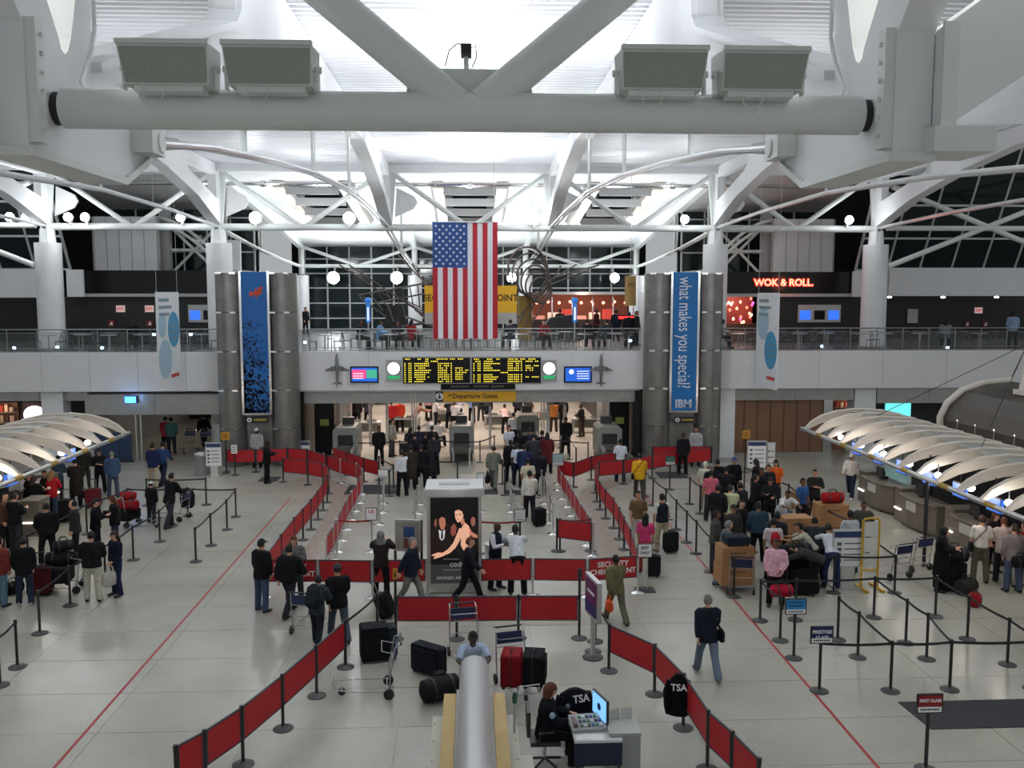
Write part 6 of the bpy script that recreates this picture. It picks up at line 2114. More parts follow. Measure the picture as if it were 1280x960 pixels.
suitcase(0, 0, .75, .45, .36, K, 75, 'flat black case at the bottom of the red bag trolley', False, at=(a[0]-.3, a[1]), z=.2)
duffel(0, 0, .75, .17, (140, 22, 28), -12, 'large red duffel bag on the left trolley', .57, at=(a[0]-.28, a[1]-.05))
duffel(0, 0, .5, .13, (150, 28, 30), 10, 'smaller red duffel bag on top of the left trolley', .90, at=(a[0]-.25, a[1]-.02))
a = fl(224, 650)
trolley(0, 0, -100, 'trolley pushed by the tall man in black at the left', at=a)
a = fl(90, 738)
trolley(0, 0, -80, 'trolley heaped with black luggage at the left', at=a)
suitcase(0, 0, .7, .45, .42, K, -80, 'black suitcase lying on the left trolley heap', False, at=(a[0]-.25, a[1]+.05), z=.2)
duffel(0, 0, .75, .19, (28, 28, 32), 8, 'black duffel bag on top of the left trolley heap', .63, at=(a[0]-.25, a[1]+.05))
duffel(0, 0, .5, .14, (36, 36, 40), 30, 'small dark bag crowning the left trolley heap', 1.01, at=(a[0]-.2, a[1]+.08))
x, y = fl(235, 645)
def draped(x, y, rot, lab, rgb, letters=None, sc=1.0):
    t = thing('draped_jacket', lab, 'jacket', (x, y, 0), R(rot), None, sc)
    m = cloth(rgb)
    b = MB()
    loft(b, [(0, 0, .30), (.01, 0, .45), (0, 0, .75), (0, 0, .95), (0, 0, 1.04)], [(.17, .08), (.20, .10), (.19, .11), (.14, .09), (.05, .05)], 14)
    obj('cloth_body', b, m, t)
    for s in (-1, 1):
        obj('sleeve', MB().path([(s*.14, -.03, .93), (s*.20, -.06, .75), (s*.19, -.08, .5), (s*.17, -.06, .36)], [.06, .065, .06, .05], 10), m, t)
    if letters:
        text(letters, .16, WHT, t, (0, -.125, .84), (R(80), 0, 0), bold=.003)
    return t
draped(x, y, 20, 'dark jacket hung over a belt post in the left queue', (30, 32, 38), sc=.95)
# ---- left of the kiosk
person(328, 764, 150, 'stand', K, J_, 'cap', 'man in black jacket and blue jeans with a dark cap left of the barrier', h=1.76, hatcol=(20, 20, 22), sk='b')
person(362, 769, 160, 'walk', K, (36, 38, 44), 'short', 'large man in black jacket striding beside the man in jeans', h=1.76, kind='puffy')
person(369, 752, 20, 'cross', (92, 92, 94), DG, 'long', 'woman in grey jacket with folded arms behind the man in black', h=1.66, hc='r')
person(424, 800, -160, 'walk', K, (70, 80, 92), 'cap', 'man in black jacket, grey jeans and dark blue cap before the left barrier', h=1.76, hatcol=(40, 44, 56))
p = person(397, 807, 165, 'push', (50, 58, 66), (34, 38, 46), 'short', 'boy in dark grey with a large backpack', h=1.55, kind='jacket')
backpack(p, (34, 40, 48), 'large dark backpack worn by the boy at the near left barrier', 'push', 1.15)
person(477, 747, 175, 'photo', (44, 36, 34), K, 'hood', 'person in brown coat and grey hood raising a camera', h=1.7, hatcol=(110, 110, 110))
p = person(514, 758, 75, 'pull', (26, 36, 50), (120, 118, 112), 'short', 'man in dark suit striding right with a trailing case', h=1.76, hc='g')
suitcase(487, 772, .42, .26, .60, K, 75, 'black wheeled case pulled by the striding man', True, -22)
person(585, 754, 80, 'walk', (24, 26, 36), K, 'short', 'man in dark suit passing right before the kiosk poster', h=1.72, hc='r')
person(619, 736, 55, 'hold', W, N, None, 'guard with shaved head in navy vest and white sleeves behind the red panel', h=1.76, kind='shirt', sk='d', vest=N)
person(647, 744, 185, 'lean', (200, 204, 210), (20, 20, 24), 'short', 'man in white shirt leaning over the red panel beside the guard', h=1.84, kind='shirt', sk='d')
# ---- queue behind the kiosk
p = person(662, 651, 178, 'walk', (196, 192, 182), (26, 28, 36), 'short', 'man in cream shirt and dark trousers pulling a black case', h=1.76, kind='shirt', sk='b')
suitcase(674, 657, .40, .26, .58, K, 20, 'black wheeled case trailing the man in cream shirt')
p = person(617, 611, 170, 'walk', (104, 108, 98), (98, 102, 96), 'short', 'man in grey green suit carrying a black bag', h=1.74)
handbag(p, K, 'black briefcase bag carried by the man in grey green suit', 1, 'walk', 1.2)
Q = [(638, 603, 180, 'stand', K, K, 'short', 'man in black suit at the front of the right queue', 'jacket', 'd'), (647, 607, 190, 'stand', (196, 204, 216), N, 'short', 'person in pale shirt in the right queue', 'shirt', 'c'),
     (655, 611, 170, 'stand', (34, 46, 82), K, 'short', 'man in navy jacket in the right queue', 'jacket', 'b'), (660, 632, 185, 'stand', (190, 184, 160), KH, 'short', 'woman in beige top in the right queue', 'shirt', 'b'),
     (675, 618, 195, 'stand', (28, 30, 40), K, 'short', 'man in charcoal suit at the right of the queue', 'jacket', 'd'), (684, 592, 175, 'stand', (90, 30, 34), K, 'long', 'woman in dark red at the right queue head', 'coat', 'c'),
     (667, 596, 180, 'hold', (52, 54, 62), K, 'grey_thin', 'balding man in grey in the middle of the right queue', 'jacket', 'a'), (677, 590, 160, 'hold', K, K, 'short', 'person in black next to the woman in dark red', 'jacket', 'b'),
     (650, 588, 200, 'hold', K, DG, 'long', 'woman in black near the scanner belt', 'jacket', 'b'), (663, 584, 180, 'hold', (40, 44, 60), K, 'short', 'person in slate jacket at the scanner belt', 'jacket', 'b')]
for (a, b, f, po, tp, bt, hr, lb, kd, s_) in Q:
    person(a, b, f, po, tp, bt, hr, lb, kind=kd, sk=s_, h=1.7+.1*random.random())
person(636, 584, 30, 'stand', (200, 206, 216), K, 'short', 'tall officer in white shirt facing the right queue', kind='shirt', sk='b', h=1.86)
Q = [(503, 620, -150, 'point', (206, 208, 214), K, 'short', 'guard in white shirt pointing beside the left queue', 'shirt', 'a'), (514, 612, 180, 'stand', (52, 46, 42), K, 'short', 'man in brown coat in the left queue', 'coat', 'b'),
     (527, 610, 180, 'stand', K, K, 'short', 'man in black in the middle of the left queue', 'jacket', 'b'), (538, 608, 190, 'hold', (28, 28, 34), K, 'long', 'woman in black coat at the right of the left queue', 'coat', 'b'),
     (508, 598, 175, 'stand', (36, 34, 34), DG, 'short', 'person in dark jacket behind the guard in white', 'jacket', 'b'), (519, 594, 185, 'hold', (26, 26, 34), K, 'short', 'person in black with bent head in the left queue', 'puffy', 'a'),
     (532, 592, 170, 'hold', K, K, 'cap', 'person in dark cap in the left queue', 'jacket', 'b'), (543, 594, 200, 'stand', (44, 44, 52), K, 'short', 'person in dark grey at the right front of the left queue', 'jacket', 'a'),
     (524, 582, 180, 'hold', (34, 36, 60), K, 'short', 'person in dark blue near the left scanner table', 'jacket', 'b'), (540, 580, 170, 'hold', K, K, 'short', 'person in black at the scanner table', 'jacket', 'c'),
     (513, 583, 160, 'hold', K, K, 'long', 'woman in black at the left of the scanner table', 'jacket', 'b')]
for (a, b, f, po, tp, bt, hr, lb, kd, s_) in Q:
    person(a, b, f, po, tp, bt, hr, lb, kind=kd, sk=s_, h=1.7+.1*random.random(), hatcol=(20, 20, 22))
duffel(553, 616, .55, .16, (70, 74, 76), 10, 'grey holdall on the floor behind the kiosk')
# ---- inside the checkpoint
Q = [(474, 582, 10, 'stand', K, K, 'short', 'man in black suit standing by the left detector', 'jacket', 'c'), (490, 571, 80, 'stand', (150, 150, 148), (70, 70, 74), 'short', 'person in pale grey jacket behind the man in black suit', 'jacket', 'b'),
     (539, 566, 200, 'lean', (206, 208, 212), K, 'short', 'officer in white shirt at the left scanner', 'shirt', 'c'), (549, 560, 170, 'sit', (210, 212, 216), K, 'short', 'officer in white shirt seated on a stool', 'shirt', 'b'),
     (568, 540, 150, 'hold', (214, 214, 220), K, 'short', 'officer in white shirt behind the middle scanner', 'shirt', 'b'), (562, 536, 180, 'lean', K, K, 'short', 'person in black bending at the middle scanner', 'jacket', 'b'),
     (574, 531, 160, 'hold', (190, 190, 206), DG, 'short', 'person in lilac grey deep inside the checkpoint', 'shirt', 'a'), (545, 536, 100, 'hold', W, K, 'short', 'officer in white shirt left of the middle table', 'shirt', 'b'),
     (632, 543, 185, 'lean', (228, 200, 196), K, 'short', 'officer in pink white shirt bending at the right table', 'shirt', 'b'), (642, 560, 200, 'hold', (202, 206, 212), K, 'short', 'officer in white shirt with dark strap near the right scanner', 'shirt', 'b'),
     (672, 545, -90, 'lean', (226, 214, 190), K, 'short', 'person in cream shirt leaning left at the right table', 'shirt', 'a'), (664, 548, 90, 'hold', (150, 160, 196), DG, 'short', 'person in pale blue at the right table', 'shirt', 'b'),
     (692, 540, 190, 'hold', (176, 110, 50), BR, 'short', 'person in orange brown at the far right of the checkpoint', 'jacket', 'b'), (704, 536, 180, 'stand', K, K, 'short', 'person in black at the back right of the checkpoint', 'jacket', 'b'),
     (727, 546, -120, 'hold', K, BR, 'short', 'person in black seen over the right table', 'jacket', 'c'), (707, 568, 5, 'stand', (20, 20, 22), K, 'short', 'man in long black suit by the right detector', 'coat', 'd'),
     (489, 541, 170, 'stand', (176, 40, 44), K, 'short', 'person in red jacket inside the left checkpoint lane', 'jacket', 'b'), (500, 540, 185, 'stand', (190, 60, 40), K, 'short', 'person in orange red inside the left checkpoint lane', 'jacket', 'b'),
     (439, 533, 180, 'stand', (90, 30, 34), K, 'short', 'person in maroon at the far left lane of the checkpoint', 'jacket', 'b'), (447, 535, 160, 'stand', K, K, 'short', 'person in black at the far left lane of the checkpoint', 'jacket', 'a'),
     (460, 533, 190, 'hold', (50, 50, 56), K, 'short', 'person in dark grey at the back left of the checkpoint', 'jacket', 'b'), (518, 541, 120, 'lean', (150, 110, 90), BR, 'grey_thin', 'balding person in tan leaning over a table', 'jacket', 'a'),
     (536, 526, 180, 'stand', (200, 150, 160), K, 'short', 'person in pink far inside the checkpoint', 'shirt', 'b'), (590, 529, 170, 'hold', (120, 140, 190), K, 'short', 'person in light blue far inside the checkpoint', 'shirt', 'b'),
     (610, 533, 190, 'stand', K, K, 'short', 'person in black beside the middle detector', 'jacket', 'b'), (647, 528, 180, 'stand', (44, 44, 60), K, 'short', 'person in dark slate at the back of the right lane', 'jacket', 'b'),
     (660, 526, 160, 'stand', (80, 74, 70), K, 'long', 'person in taupe at the back of the right lane', 'jacket', 'b'), (601, 526, 200, 'stand', (206, 200, 196), DG, 'short', 'person in off white far behind the middle detector', 'shirt', 'a')]
for (a, b, f, po, tp, bt, hr, lb, kd, s_) in Q:
    q = person(a, b, f, po, tp, bt, hr, lb, kind=kd, sk=s_, h=1.7+.1*random.random())
x, y = fl(549, 560)
t = thing('work_stool', 'black office stool under the seated officer', 'stool', (x, y+.05, 0))
obj('seat', MB().lathe([(.20, .36), (.21, .42)], 16), M_blk, t)
obj('column', MB().tube((0, 0, .08), (0, 0, .36), .03, 8), M_alu, t)
for k in range(5):
    a = k*2*math.pi/5
    obj('leg', MB().tube((0, 0, .1), (.24*math.cos(a), .24*math.sin(a), .04), .02, 6), M_blk, t)
# ---- right of the hall, near the barriers
person(775, 603, 170, 'stand', (204, 210, 220), N, 'short', 'officer in white shirt behind the right red barrier', kind='shirt', h=1.76, sk='c')
p = person(799, 624, 175, 'walk', (206, 158, 30), (66, 66, 62), 'short', 'person in mustard yellow jacket walking away at the right', h=1.76)
shoulder_bag(p, K, 'black shoulder bag of the person in the yellow jacket', 1, 'walk')
person(853, 593, 10, 'stand', (24, 24, 30), K, 'short', 'man in black suit and white shirt by the right pylon', h=1.76, sk='d')
person(869, 583, 0, 'stand', (170, 170, 172), DG, 'short', 'man in pale grey top behind the red barrier at the right pylon', h=1.76, sk='b')
person(334, 604, 100, 'hold', (22, 22, 24), K, 'short', 'man in black suit standing on a mat by the left pylon', h=1.76, sk='d')
person(322, 585, 0, 'stand', (160, 160, 160), K, 'cap', 'person in pale grey sweater behind the left barrier', h=1.76, sk='d', hatcol=(210, 210, 210))
person(797, 686, -5, 'stand', (104, 82, 56), (196, 192, 184), 'short', 'man in brown plaid shirt and pale trousers at the right lane', h=1.76, kind='shirt', sk='b')
person(827, 690, 195, 'stand', (196, 196, 188), KH, 'short', 'man in navy vest and khaki trousers beside the man in plaid', h=1.74, sk='b', kind='shirt', vest=(28, 32, 44))
person(806, 716, 160, 'stand', (196, 60, 110), (180, 70, 60), 'long', 'woman in bright pink top near the exit only sign', h=1.64, kind='shirt', sk='b')
suitcase(838, 690, .40, .26, .62, (28, 32, 36), 15, 'dark wheeled suitcase beside the man in navy vest')
suitcase(817, 720, .36, .24, .56, (30, 30, 34), -15, 'black cabin case beside the woman in pink')
p = person(770, 778, 195, 'walk', (104, 98, 70), (100, 98, 82), 'bun', 'woman in olive jacket walking away by the checkpoint panel', h=1.64, sk='c')
handbag(p, (206, 84, 40), 'orange handbag of the woman in olive', 1, 'walk', .9)
p = person(884, 846, 182, 'walk', (26, 32, 44), (108, 124, 142), 'short', 'grey haired man in navy jacket and jeans walking away alone', h=1.72, hc='g', kind='jacket', shoe=(110, 110, 112))
shoulder_bag(p, K, 'black camera bag of the grey haired man', -1, 'walk')
# ---- right crowd
Q = [(881, 637, 170, 'stand', (196, 196, 176), KH, 'grey_thin', 'man in cream shirt at the left edge of the right crowd', 'shirt', 'a', 'w'), (889, 641, 190, 'stand', K, DG, 'short', 'man in black sweater before the man in cream', 'jacket', 'a', 'g'),
     (889, 588, 175, 'stand', (196, 96, 116), DG, 'short', 'person in salmon pink at the back of the right crowd', 'shirt', 'b', 'k'), (897, 574, 180, 'stand', K, K, 'short', 'person in black behind the salmon top', 'jacket', 'b', 'k'),
     (918, 572, 10, 'stand', K, K, 'cap', 'man in black with a blue cap at the back of the crowd', 'jacket', 'b', 'k'), (908, 583, 160, 'hold', (28, 28, 32), K, 'short', 'person in black beside the blue cap', 'puffy', 'b', 'k'),
     (945, 574, -120, 'stand', K, K, 'long', 'woman with long black hair near the information stand', 'jacket', 'b', 'k'), (961, 581, 20, 'stand', (34, 34, 40), K, 'short', 'man in dark jacket beside the orange top', 'jacket', 'b', 'k'),
     (970, 575, -30, 'stand', (214, 92, 34), DG, 'long', 'woman in bright orange top in the right crowd', 'shirt', 'b', 'k'), (945, 593, 90, 'stand', K, K, 'short', 'man in black facing right in the crowd', 'jacket', 'b', 'k'),
     (963, 597, -20, 'hold', (30, 30, 34), K, 'long', 'woman in black holding papers in the crowd', 'jacket', 'b', 'k'), (952, 585, 30, 'stand', K, K, 'short', 'person in black behind the woman with papers', 'jacket', 'c', 'k'),
     (896, 638, 80, 'stand', (72, 70, 66), (48, 52, 60), 'short', 'man in grey green shirt at the diagonal belt line', 'jacket', 'c', 'k'), (911, 651, 100, 'push', (86, 96, 100), (88, 108, 132), 'short', 'grey haired man in grey jacket and jeans at the carton trolley', 'jacket', 'a', 'g'),
     (917, 631, 20, 'stand', (56, 54, 50), K, 'cap', 'man in dark cap behind the carton trolley', 'jacket', 'b', 'k'), (927, 625, 40, 'stand', K, K, 'short', 'person in black right of the dark cap', 'jacket', 'a', 'k'),
     (948, 628, 180, 'stand', (46, 66, 84), K, 'short', 'person in teal blue jacket from behind in the crowd', 'puffy', 'b', 'k'), (913, 606, 170, 'hold', (184, 190, 150), K, 'short', 'person in pale green vest in the dark crowd', 'jacket', 'b', 'k'),
     (898, 606, 140, 'stand', (26, 26, 30), K, 'short', 'person in black in the middle of the right crowd', 'puffy', 'b', 'k'), (925, 603, 200, 'stand', (36, 36, 42), K, 'short', 'person in charcoal in the middle of the right crowd', 'jacket', 'b', 'k'),
     (972, 640, 150, 'stand', (40, 42, 48), (110, 130, 150), 'cap', 'person in dark top with grey cap leaning on a carton', 'jacket', 'c', 'k'),
     (985, 613, 10, 'lean', (214, 216, 220), (150, 170, 196), 'short', 'man in white shirt leaning on the middle carton', 'shirt', 'c', 'k'), (1004, 598, 30, 'stand', (48, 88, 144), DG, 'short', 'man in blue polo behind the white shirt', 'shirt', 'c', 'k'),
     (1019, 587, 0, 'cross', (36, 34, 32), K, 'short', 'man in black leather jacket behind the right cartons', 'jacket', 'b', 'k'), (1000, 654, -110, 'lean', (176, 172, 156), DG, 'short', 'man in beige shirt bending over luggage', 'shirt', 'b', 'k'),
     (1019, 647, 170, 'lean', (40, 44, 54), K, 'short', 'person in slate bending between beige and white shirts', 'jacket', 'b', 'k'), (1036, 655, 175, 'lean', (206, 208, 218), (44, 52, 90), 'short', 'man in white shirt with blue trousers leaning over bags', 'shirt', 'b', 'k'),
     (1063, 638, 185, 'stand', (176, 182, 188), (58, 64, 74), 'short', 'man in pale grey shirt from behind near the yellow stand', 'shirt', 'c', 'k'), (1080, 627, -20, 'stand', (70, 70, 66), (44, 48, 56), 'short', 'man in dark grey shirt with a white badge', 'jacket', 'c', 'k')]
for (a, b, f, po, tp, bt, hr, lb, kd, s_, hc_) in Q:
    md = 'f' if b in (637, 641) and a < 892 else 'h'
    person(a, b, f, po, tp, bt, hr, lb, md, 1.72, kd, s_, hc_, hatcol=(60, 80, 140) if 'blue cap' in lb else (30, 30, 34))
p = person(967, 648, 178, 'stand', (206, 196, 200), K, 'short', 'person in pale pink top with a red backpack', 'h', 1.68, 'shirt', 'b')
backpack(p, (168, 30, 40), 'small red backpack with dark straps in the right crowd', 'stand', .8)
p = person(968, 758, -20, 'shift', (220, 170, 186), K, 'bun', 'woman in pale pink jacket over a green top at the belt corner', h=1.68, sk='c')
duffel(970, 752, .55, .15, (170, 26, 50), 5, 'red carry bag held low by the woman in pale pink', .35, at=(fl(968, 758)[0]+.05, fl(968, 758)[1]-.32))
person(1021, 742, -100, 'bend', (54, 52, 52), K, 'short', 'woman in charcoal bending deep over black bags', h=1.68, hc='k', shoe=(200, 200, 200))
person(1063, 622, -35, 'walk', (214, 206, 204), (36, 42, 60), 'cap', 'man in white shirt and white cap walking with a blue backpack', h=1.74, hatcol=(220, 220, 220), kind='shirt', sk='b', shoe=(210, 210, 210))
backpack(bpy.data.objects['person.%03d' % (len([o for o in bpy.data.objects if o.name.startswith('person')])-1)], (60, 60, 130), 'blue backpack of the man in white cap', 'walk', .85)
# cartons
a = fl(921, 742)
trolley(0, 0, 170, 'trolley carrying two cardboard boxes and a black case', at=(a[0]+.1, a[1]+.1))
carton(0, 0, .88, .62, .50, 4, 'large lower cardboard box on the front right trolley', .2, (a[0]+.02, a[1]+.35))
carton(0, 0, .84, .60, .46, 4, 'large upper cardboard box on the front right trolley', .71, (a[0]+.02, a[1]+.35))
suitcase(0, 0, .62, .42, .24, (34, 40, 52), 4, 'dark blue case lying on top of the cardboard boxes', False, at=(a[0]+.05, a[1]+.35), z=1.18)
a = fl(993, 690)
carton(0, 0, .85, .6, .5, 3, 'cardboard box under the one the white shirt leans on', 0, (a[0], a[1]))
carton(0, 0, .85, .6, .56, 3, 'cardboard box with print under the leaning man in white', .51, (a[0], a[1]))
a = fl(1037, 672)
carton(0, 0, .95, .65, .56, 0, 'lower plain cardboard box behind the right queue', 0, (a[0], a[1]))
carton(0, 0, .92, .62, .52, 0, 'upper plain cardboard box behind the right queue', .57, (a[0], a[1]))
duffel(0, 0, .7, .17, (156, 24, 28), 5, 'bright red duffel bag on the right cartons', 1.10, (a[0]+.05, a[1]), None)
a = fl(1008, 640)
carton(0, 0, .6, .5, .6, 12, 'cardboard box beside the man in blue polo', 0, (a[0], a[1]+.4))
# black luggage heaps
for k, (px, py, w_, d_, h_, ro, lb) in enumerate(((985, 735, .6, .4, .8, 10, 'tall black case in the heap behind the pink jacket'), (1003, 742, .6, .42, .6, -12, 'black case at the front of the right heap'),
                                     (1000, 728, .55, .4, .9, 4, 'black case at the back of the right heap'), (935, 655, .5, .36, .8, 10, 'black case among the middle of the right crowd'),
                                     (922, 648, .5, .36, .75, -8, 'black case left of the pale green vest'), (1180, 738, .45, .32, .66, 20, 'black wheeled case beside the woman in black headscarf'),
                                     (1193, 735, .45, .32, .7, 5, 'black wheeled case with pale piping near the right post'))):
    suitcase(px, py, w_, d_, h_, K, ro, lb, k > 4)
duffel(990, 722, .9, .2, (26, 28, 38), 15, 'big dark duffel bag crowning the right heap', .82, fl(992, 738))
duffel(1207, 742, .6, .2, (44, 46, 44), 30, 'dark backpack like bag on the floor near the right desk', .0)
duffel(1218, 757, .45, .16, (150, 26, 34), 60, 'red bag on the floor near the right desk')
duffel(1198, 727, .7, .2, (30, 30, 34), -10, 'large black holdall on the cases near the right post', .72, fl(1190, 736))
x, y = fl(1126, 728)
trolley(1118, 722, 200, 'empty trolley behind the yellow stand, left one')
trolley(1144, 712, 200, 'empty trolley behind the yellow stand, right one')
# ---- right desk customers
p = person(1174, 739, 60, 'hold', (20, 18, 20), (18, 17, 18), 'scarf', 'woman in black coat and black headscarf at the right desks', h=1.68, hatcol=(16, 15, 16), kind='coat')
p = person(1224, 728, 165, 'stand', (212, 206, 202), (92, 88, 76), 'short', 'man in white tee shirt with a black shoulder bag at the right desks', h=1.8, kind='shirt', hc='b')
shoulder_bag(p, K, 'black shoulder bag of the man in white tee shirt', 1, 'stand')
person(1240, 715, 20, 'stand', (36, 32, 34), K, 'long', 'woman with reddish hair in dark jacket at the right desks', h=1.68, hc='r')
person(1252, 728, 170, 'hold', (196, 180, 176), (36, 36, 42), 'short', 'person in pale top beside the right picture edge', h=1.74, hc='r')
p = person(1265, 740, 180, 'stand', (120, 112, 114), (72, 84, 108), 'short', 'person in grey jacket and jeans near the right picture edge', h=1.76, hc='b')
duffel(0, 0, .4, .15, K, 0, 'black bag hanging low by the jeans at the right edge', .72, (p.location.x, p.location.y-.28))
person(1279, 735, 200, 'stand', (150, 44, 50), DG, 'short', 'person in dull red cut by the right picture edge', h=1.74)
# ---- exit corridor at the left back
Q = [(208, 566, 170, 'stand', (170, 50, 60), K, 'red top in the dim exit corridor'), (215, 567, 185, 'stand', (70, 110, 110), DG, 'teal top in the dim exit corridor'), (255, 560, 180, 'walk', K, K, 'black in the exit corridor near the pylon')]
for a, b, f, po, tp, bt, lb in Q:
    person(a, b, f, po, tp, bt, 'short', 'person in '+lb, h=1.74)
for k, px in enumerate((236, 256)):
    x, y = fl(px, 565)
    trolley(0, 0, 0, '%s trolley from the left in the dim exit corridor' % ORD[k], at=(x, y))

# ================================================================= near centre: leaning man, trolleys, cases, desk
# the man bending behind the tube
person(591, 789, 5, 'lean', (176, 190, 214), N, 'short', 'uniformed officer in pale blue shirt bending behind the silver tube', 'h', 1.78, 'shirt', 'd')
trolley(582, 822, 10, 'trolley behind the bending officer')
a = fl(648, 872)
trolley(0, 0, 15, 'trolley loaded with red and black bags right of the tube', at=(a[0]-.05, a[1]+.55))
suitcase(0, 0, .55, .36, .66, (126, 18, 26), 80, 'red soft suitcase on the right trolley', False, at=(a[0]-.12, a[1]+.12), z=.2)
suitcase(0, 0, .55, .38, .64, (22, 22, 26), 80, 'black soft suitcase on the right trolley', False, at=(a[0]+.30, a[1]+.12), z=.2)
obj_a = fl(536, 842)
suitcase(536, 842, .74, .24, .60, (28, 32, 42), -38, 'dark blue hard suitcase standing on the open floor', False)
duffel(550, 874, .75, .22, (30, 31, 34), 28, 'dark soft suitcase lying left of the tube gantry')
suitcase(468, 824, .58, .42, .74, (22, 24, 28), 12, 'large black suitcase behind the empty near trolley', False)
suitcase(484, 820, .4, .34, .66, (40, 48, 54), 12, 'grey blue case beside the large black suitcase', False)
trolley(474, 866, -84, 'empty near trolley standing on the open floor')
trolley(386, 790, 168, 'small trolley pushed by the boy with the backpack')
# officer at the desk
x, y = fl(684, 946)
def tsa_desk():
    t = thing('desk_cart', 'small grey desk with white papers by the seated officer', 'desk', (fl(742, 972)[0], fl(742, 972)[1], 0))
    obj('top', MB().box(-.34, .40, -.3, .42, .72, .76), mat('desk_white', (.62, .64, .66), .4), t)
    for a in (-.3, .36):
        for b in (-.26, .38):
            obj('leg', MB().box(a-.02, a+.02, b-.02, b+.02, 0, .72), M_blk, t)
    obj('front_panel', MB().box(-.34, .4, -.30, -.27, .35, .72), N_ := mat('panel_navy', S(24, 30, 60), .5), t)
    return t
t = tsa_desk()
dx, dy = t.location.x, t.location.y
g = thing('control_console', 'grey control console with rows of buttons on the small desk', 'console', (dx-.08, dy+.12, .765), R(6))
obj('case', MB().hexa([(-.28, -.16, 0), (.26, -.16, 0), (.26, .2, 0), (-.28, .2, 0)], [(-.28, -.16, .05), (.26, -.16, .05), (.26, .2, .14), (-.28, .2, .14)]), mat('console_grey', (.32, .33, .33), .5), g)
for r in range(3):
    for k in range(6):
        c = [(40, 120, 70), (200, 200, 200), (30, 30, 32), (60, 60, 120)][(r*2+k) % 4]
        obj('button', MB().box(-.14+k*.062, -.10+k*.062, -.11+r*.1, -.05+r*.1, .07+r*.024, .09+r*.024), mat('btn_%d' % c[0], S(*c), .4), g)
obj('handset', MB().box(-.25, -.19, -.12, .14, .07, .13), mat('handset_brown', (.12, .08, .07), .5), g)
g = thing('monitor', 'thin monitor with bright blue display facing the seated officer', 'monitor', (dx+.14, dy+.28, .765), R(-72))
obj('panel', MB().box(-.26, .26, -.02, .02, .08, .46), M_blk, g)
obj('display', MB().box(-.24, .24, -.026, -.02, .10, .44), em('laptop_blue', (120, 180, 235), 1.2), g)
obj('logo', MB().tube((0, -.03, .27), (0, -.026, .27), .06, 14), mat('logo_navy', S(30, 50, 110), .5), g)
obj('stand', MB().box(-.1, .1, -.06, .08, 0, .02), M_blk, g)
obj('neck', MB().box(-.03, .03, -.015, .03, .02, .1), M_blk, g)
g = thing('grey_case', 'flat grey equipment box right of the monitor', 'box', (dx+.42, dy+.1, 0))
obj('cabinet', MB().box(-.2, .28, -.3, .28, 0, .78), mat('case_grey', (.30, .32, .30), .5), g)
obj('lid', MB().box(-.21, .29, -.31, .29, .78, .82), mat('case_grey2', (.36, .38, .36), .5), g)
for k, (a, b) in enumerate(((-.05, .16), (.14, .2))):
    p_ = thing('paper_sheet', 'loose grey paper standing on the equipment box, %s one' % ('left', 'right')[k], 'paper', (dx+.42+a, dy+.1+b, .825), R(10-20*k))
    obj('sheet', MB().hexa([(-.09, 0, 0), (.09, 0, 0), (.09, .01, 0), (-.09, .01, 0)], [(-.09, .06, .13), (.09, .06, .16), (.09, .07, .16), (-.09, .07, .13)]), mat('paper_grey', (.45, .47, .45), .6), p_)
    obj('stand_foot', MB().box(-.05, .05, 0, .06, 0, .008), M_alu, p_)
for k, (a, b, r_) in enumerate(((-.2, -.18, 8), (.02, -.2, -6), (-.18, .34, 4))):
    p_ = thing('paper_sheet', '%s white paper sheet lying on the small desk' % ORD[k], 'paper', (dx+a, dy+b, .762), R(r_))
    obj('sheet', MB().box(-.11, .11, -.09, .09, 0, .003), WHT, p_)
g = thing('office_chair', 'black office chair under the seated officer', 'chair', (fl(686, 958)[0]-.06, fl(686, 958)[1]+.1, 0), R(90))
obj('seat', MB().box(-.24, .24, -.24, .24, .40, .47), M_blk, g)
obj('backrest', MB().prism([(-.22, .55), (-.2, .95), (.2, .95), (.22, .55)], 'y', .24, .30), M_blk, g)
obj('armrest', MB().path([(-.27, .1, .45), (-.28, .1, .64), (-.28, -.14, .66)], .022, 6), M_blk, g)
obj('armrest', MB().path([(.27, .1, .45), (.28, .1, .64), (.28, -.14, .66)], .022, 6), M_blk, g)
obj('gas_lift', MB().tube((0, 0, .1), (0, 0, .40), .03, 8), M_alu, g)
for k in range(5):
    a = k*2*math.pi/5
    obj('star_leg', MB().tube((0, 0, .1), (.28*math.cos(a), .28*math.sin(a), .05), .022, 6), M_blk, g)
cx, cy = g.location.x, g.location.y
p = person(0, 0, 90, 'sit', (18, 20, 28), (18, 18, 22), 'bob', 'seated officer in black uniform with brown bobbed hair at the small desk', kind='jacket', h=1.68, hc='r', at=(cx, cy), z=0.02)
obj('sleeve_patch', MB().ell((0, 0, 0), (.02, .05, .055), 10, 6), mat('patch_blue', S(150, 180, 200), .6), p, tuple(get_pose('sit')['J']['sh', -1]*.6+get_pose('sit')['J']['el', -1]*.4+Vector((-.085, 0, 0))))
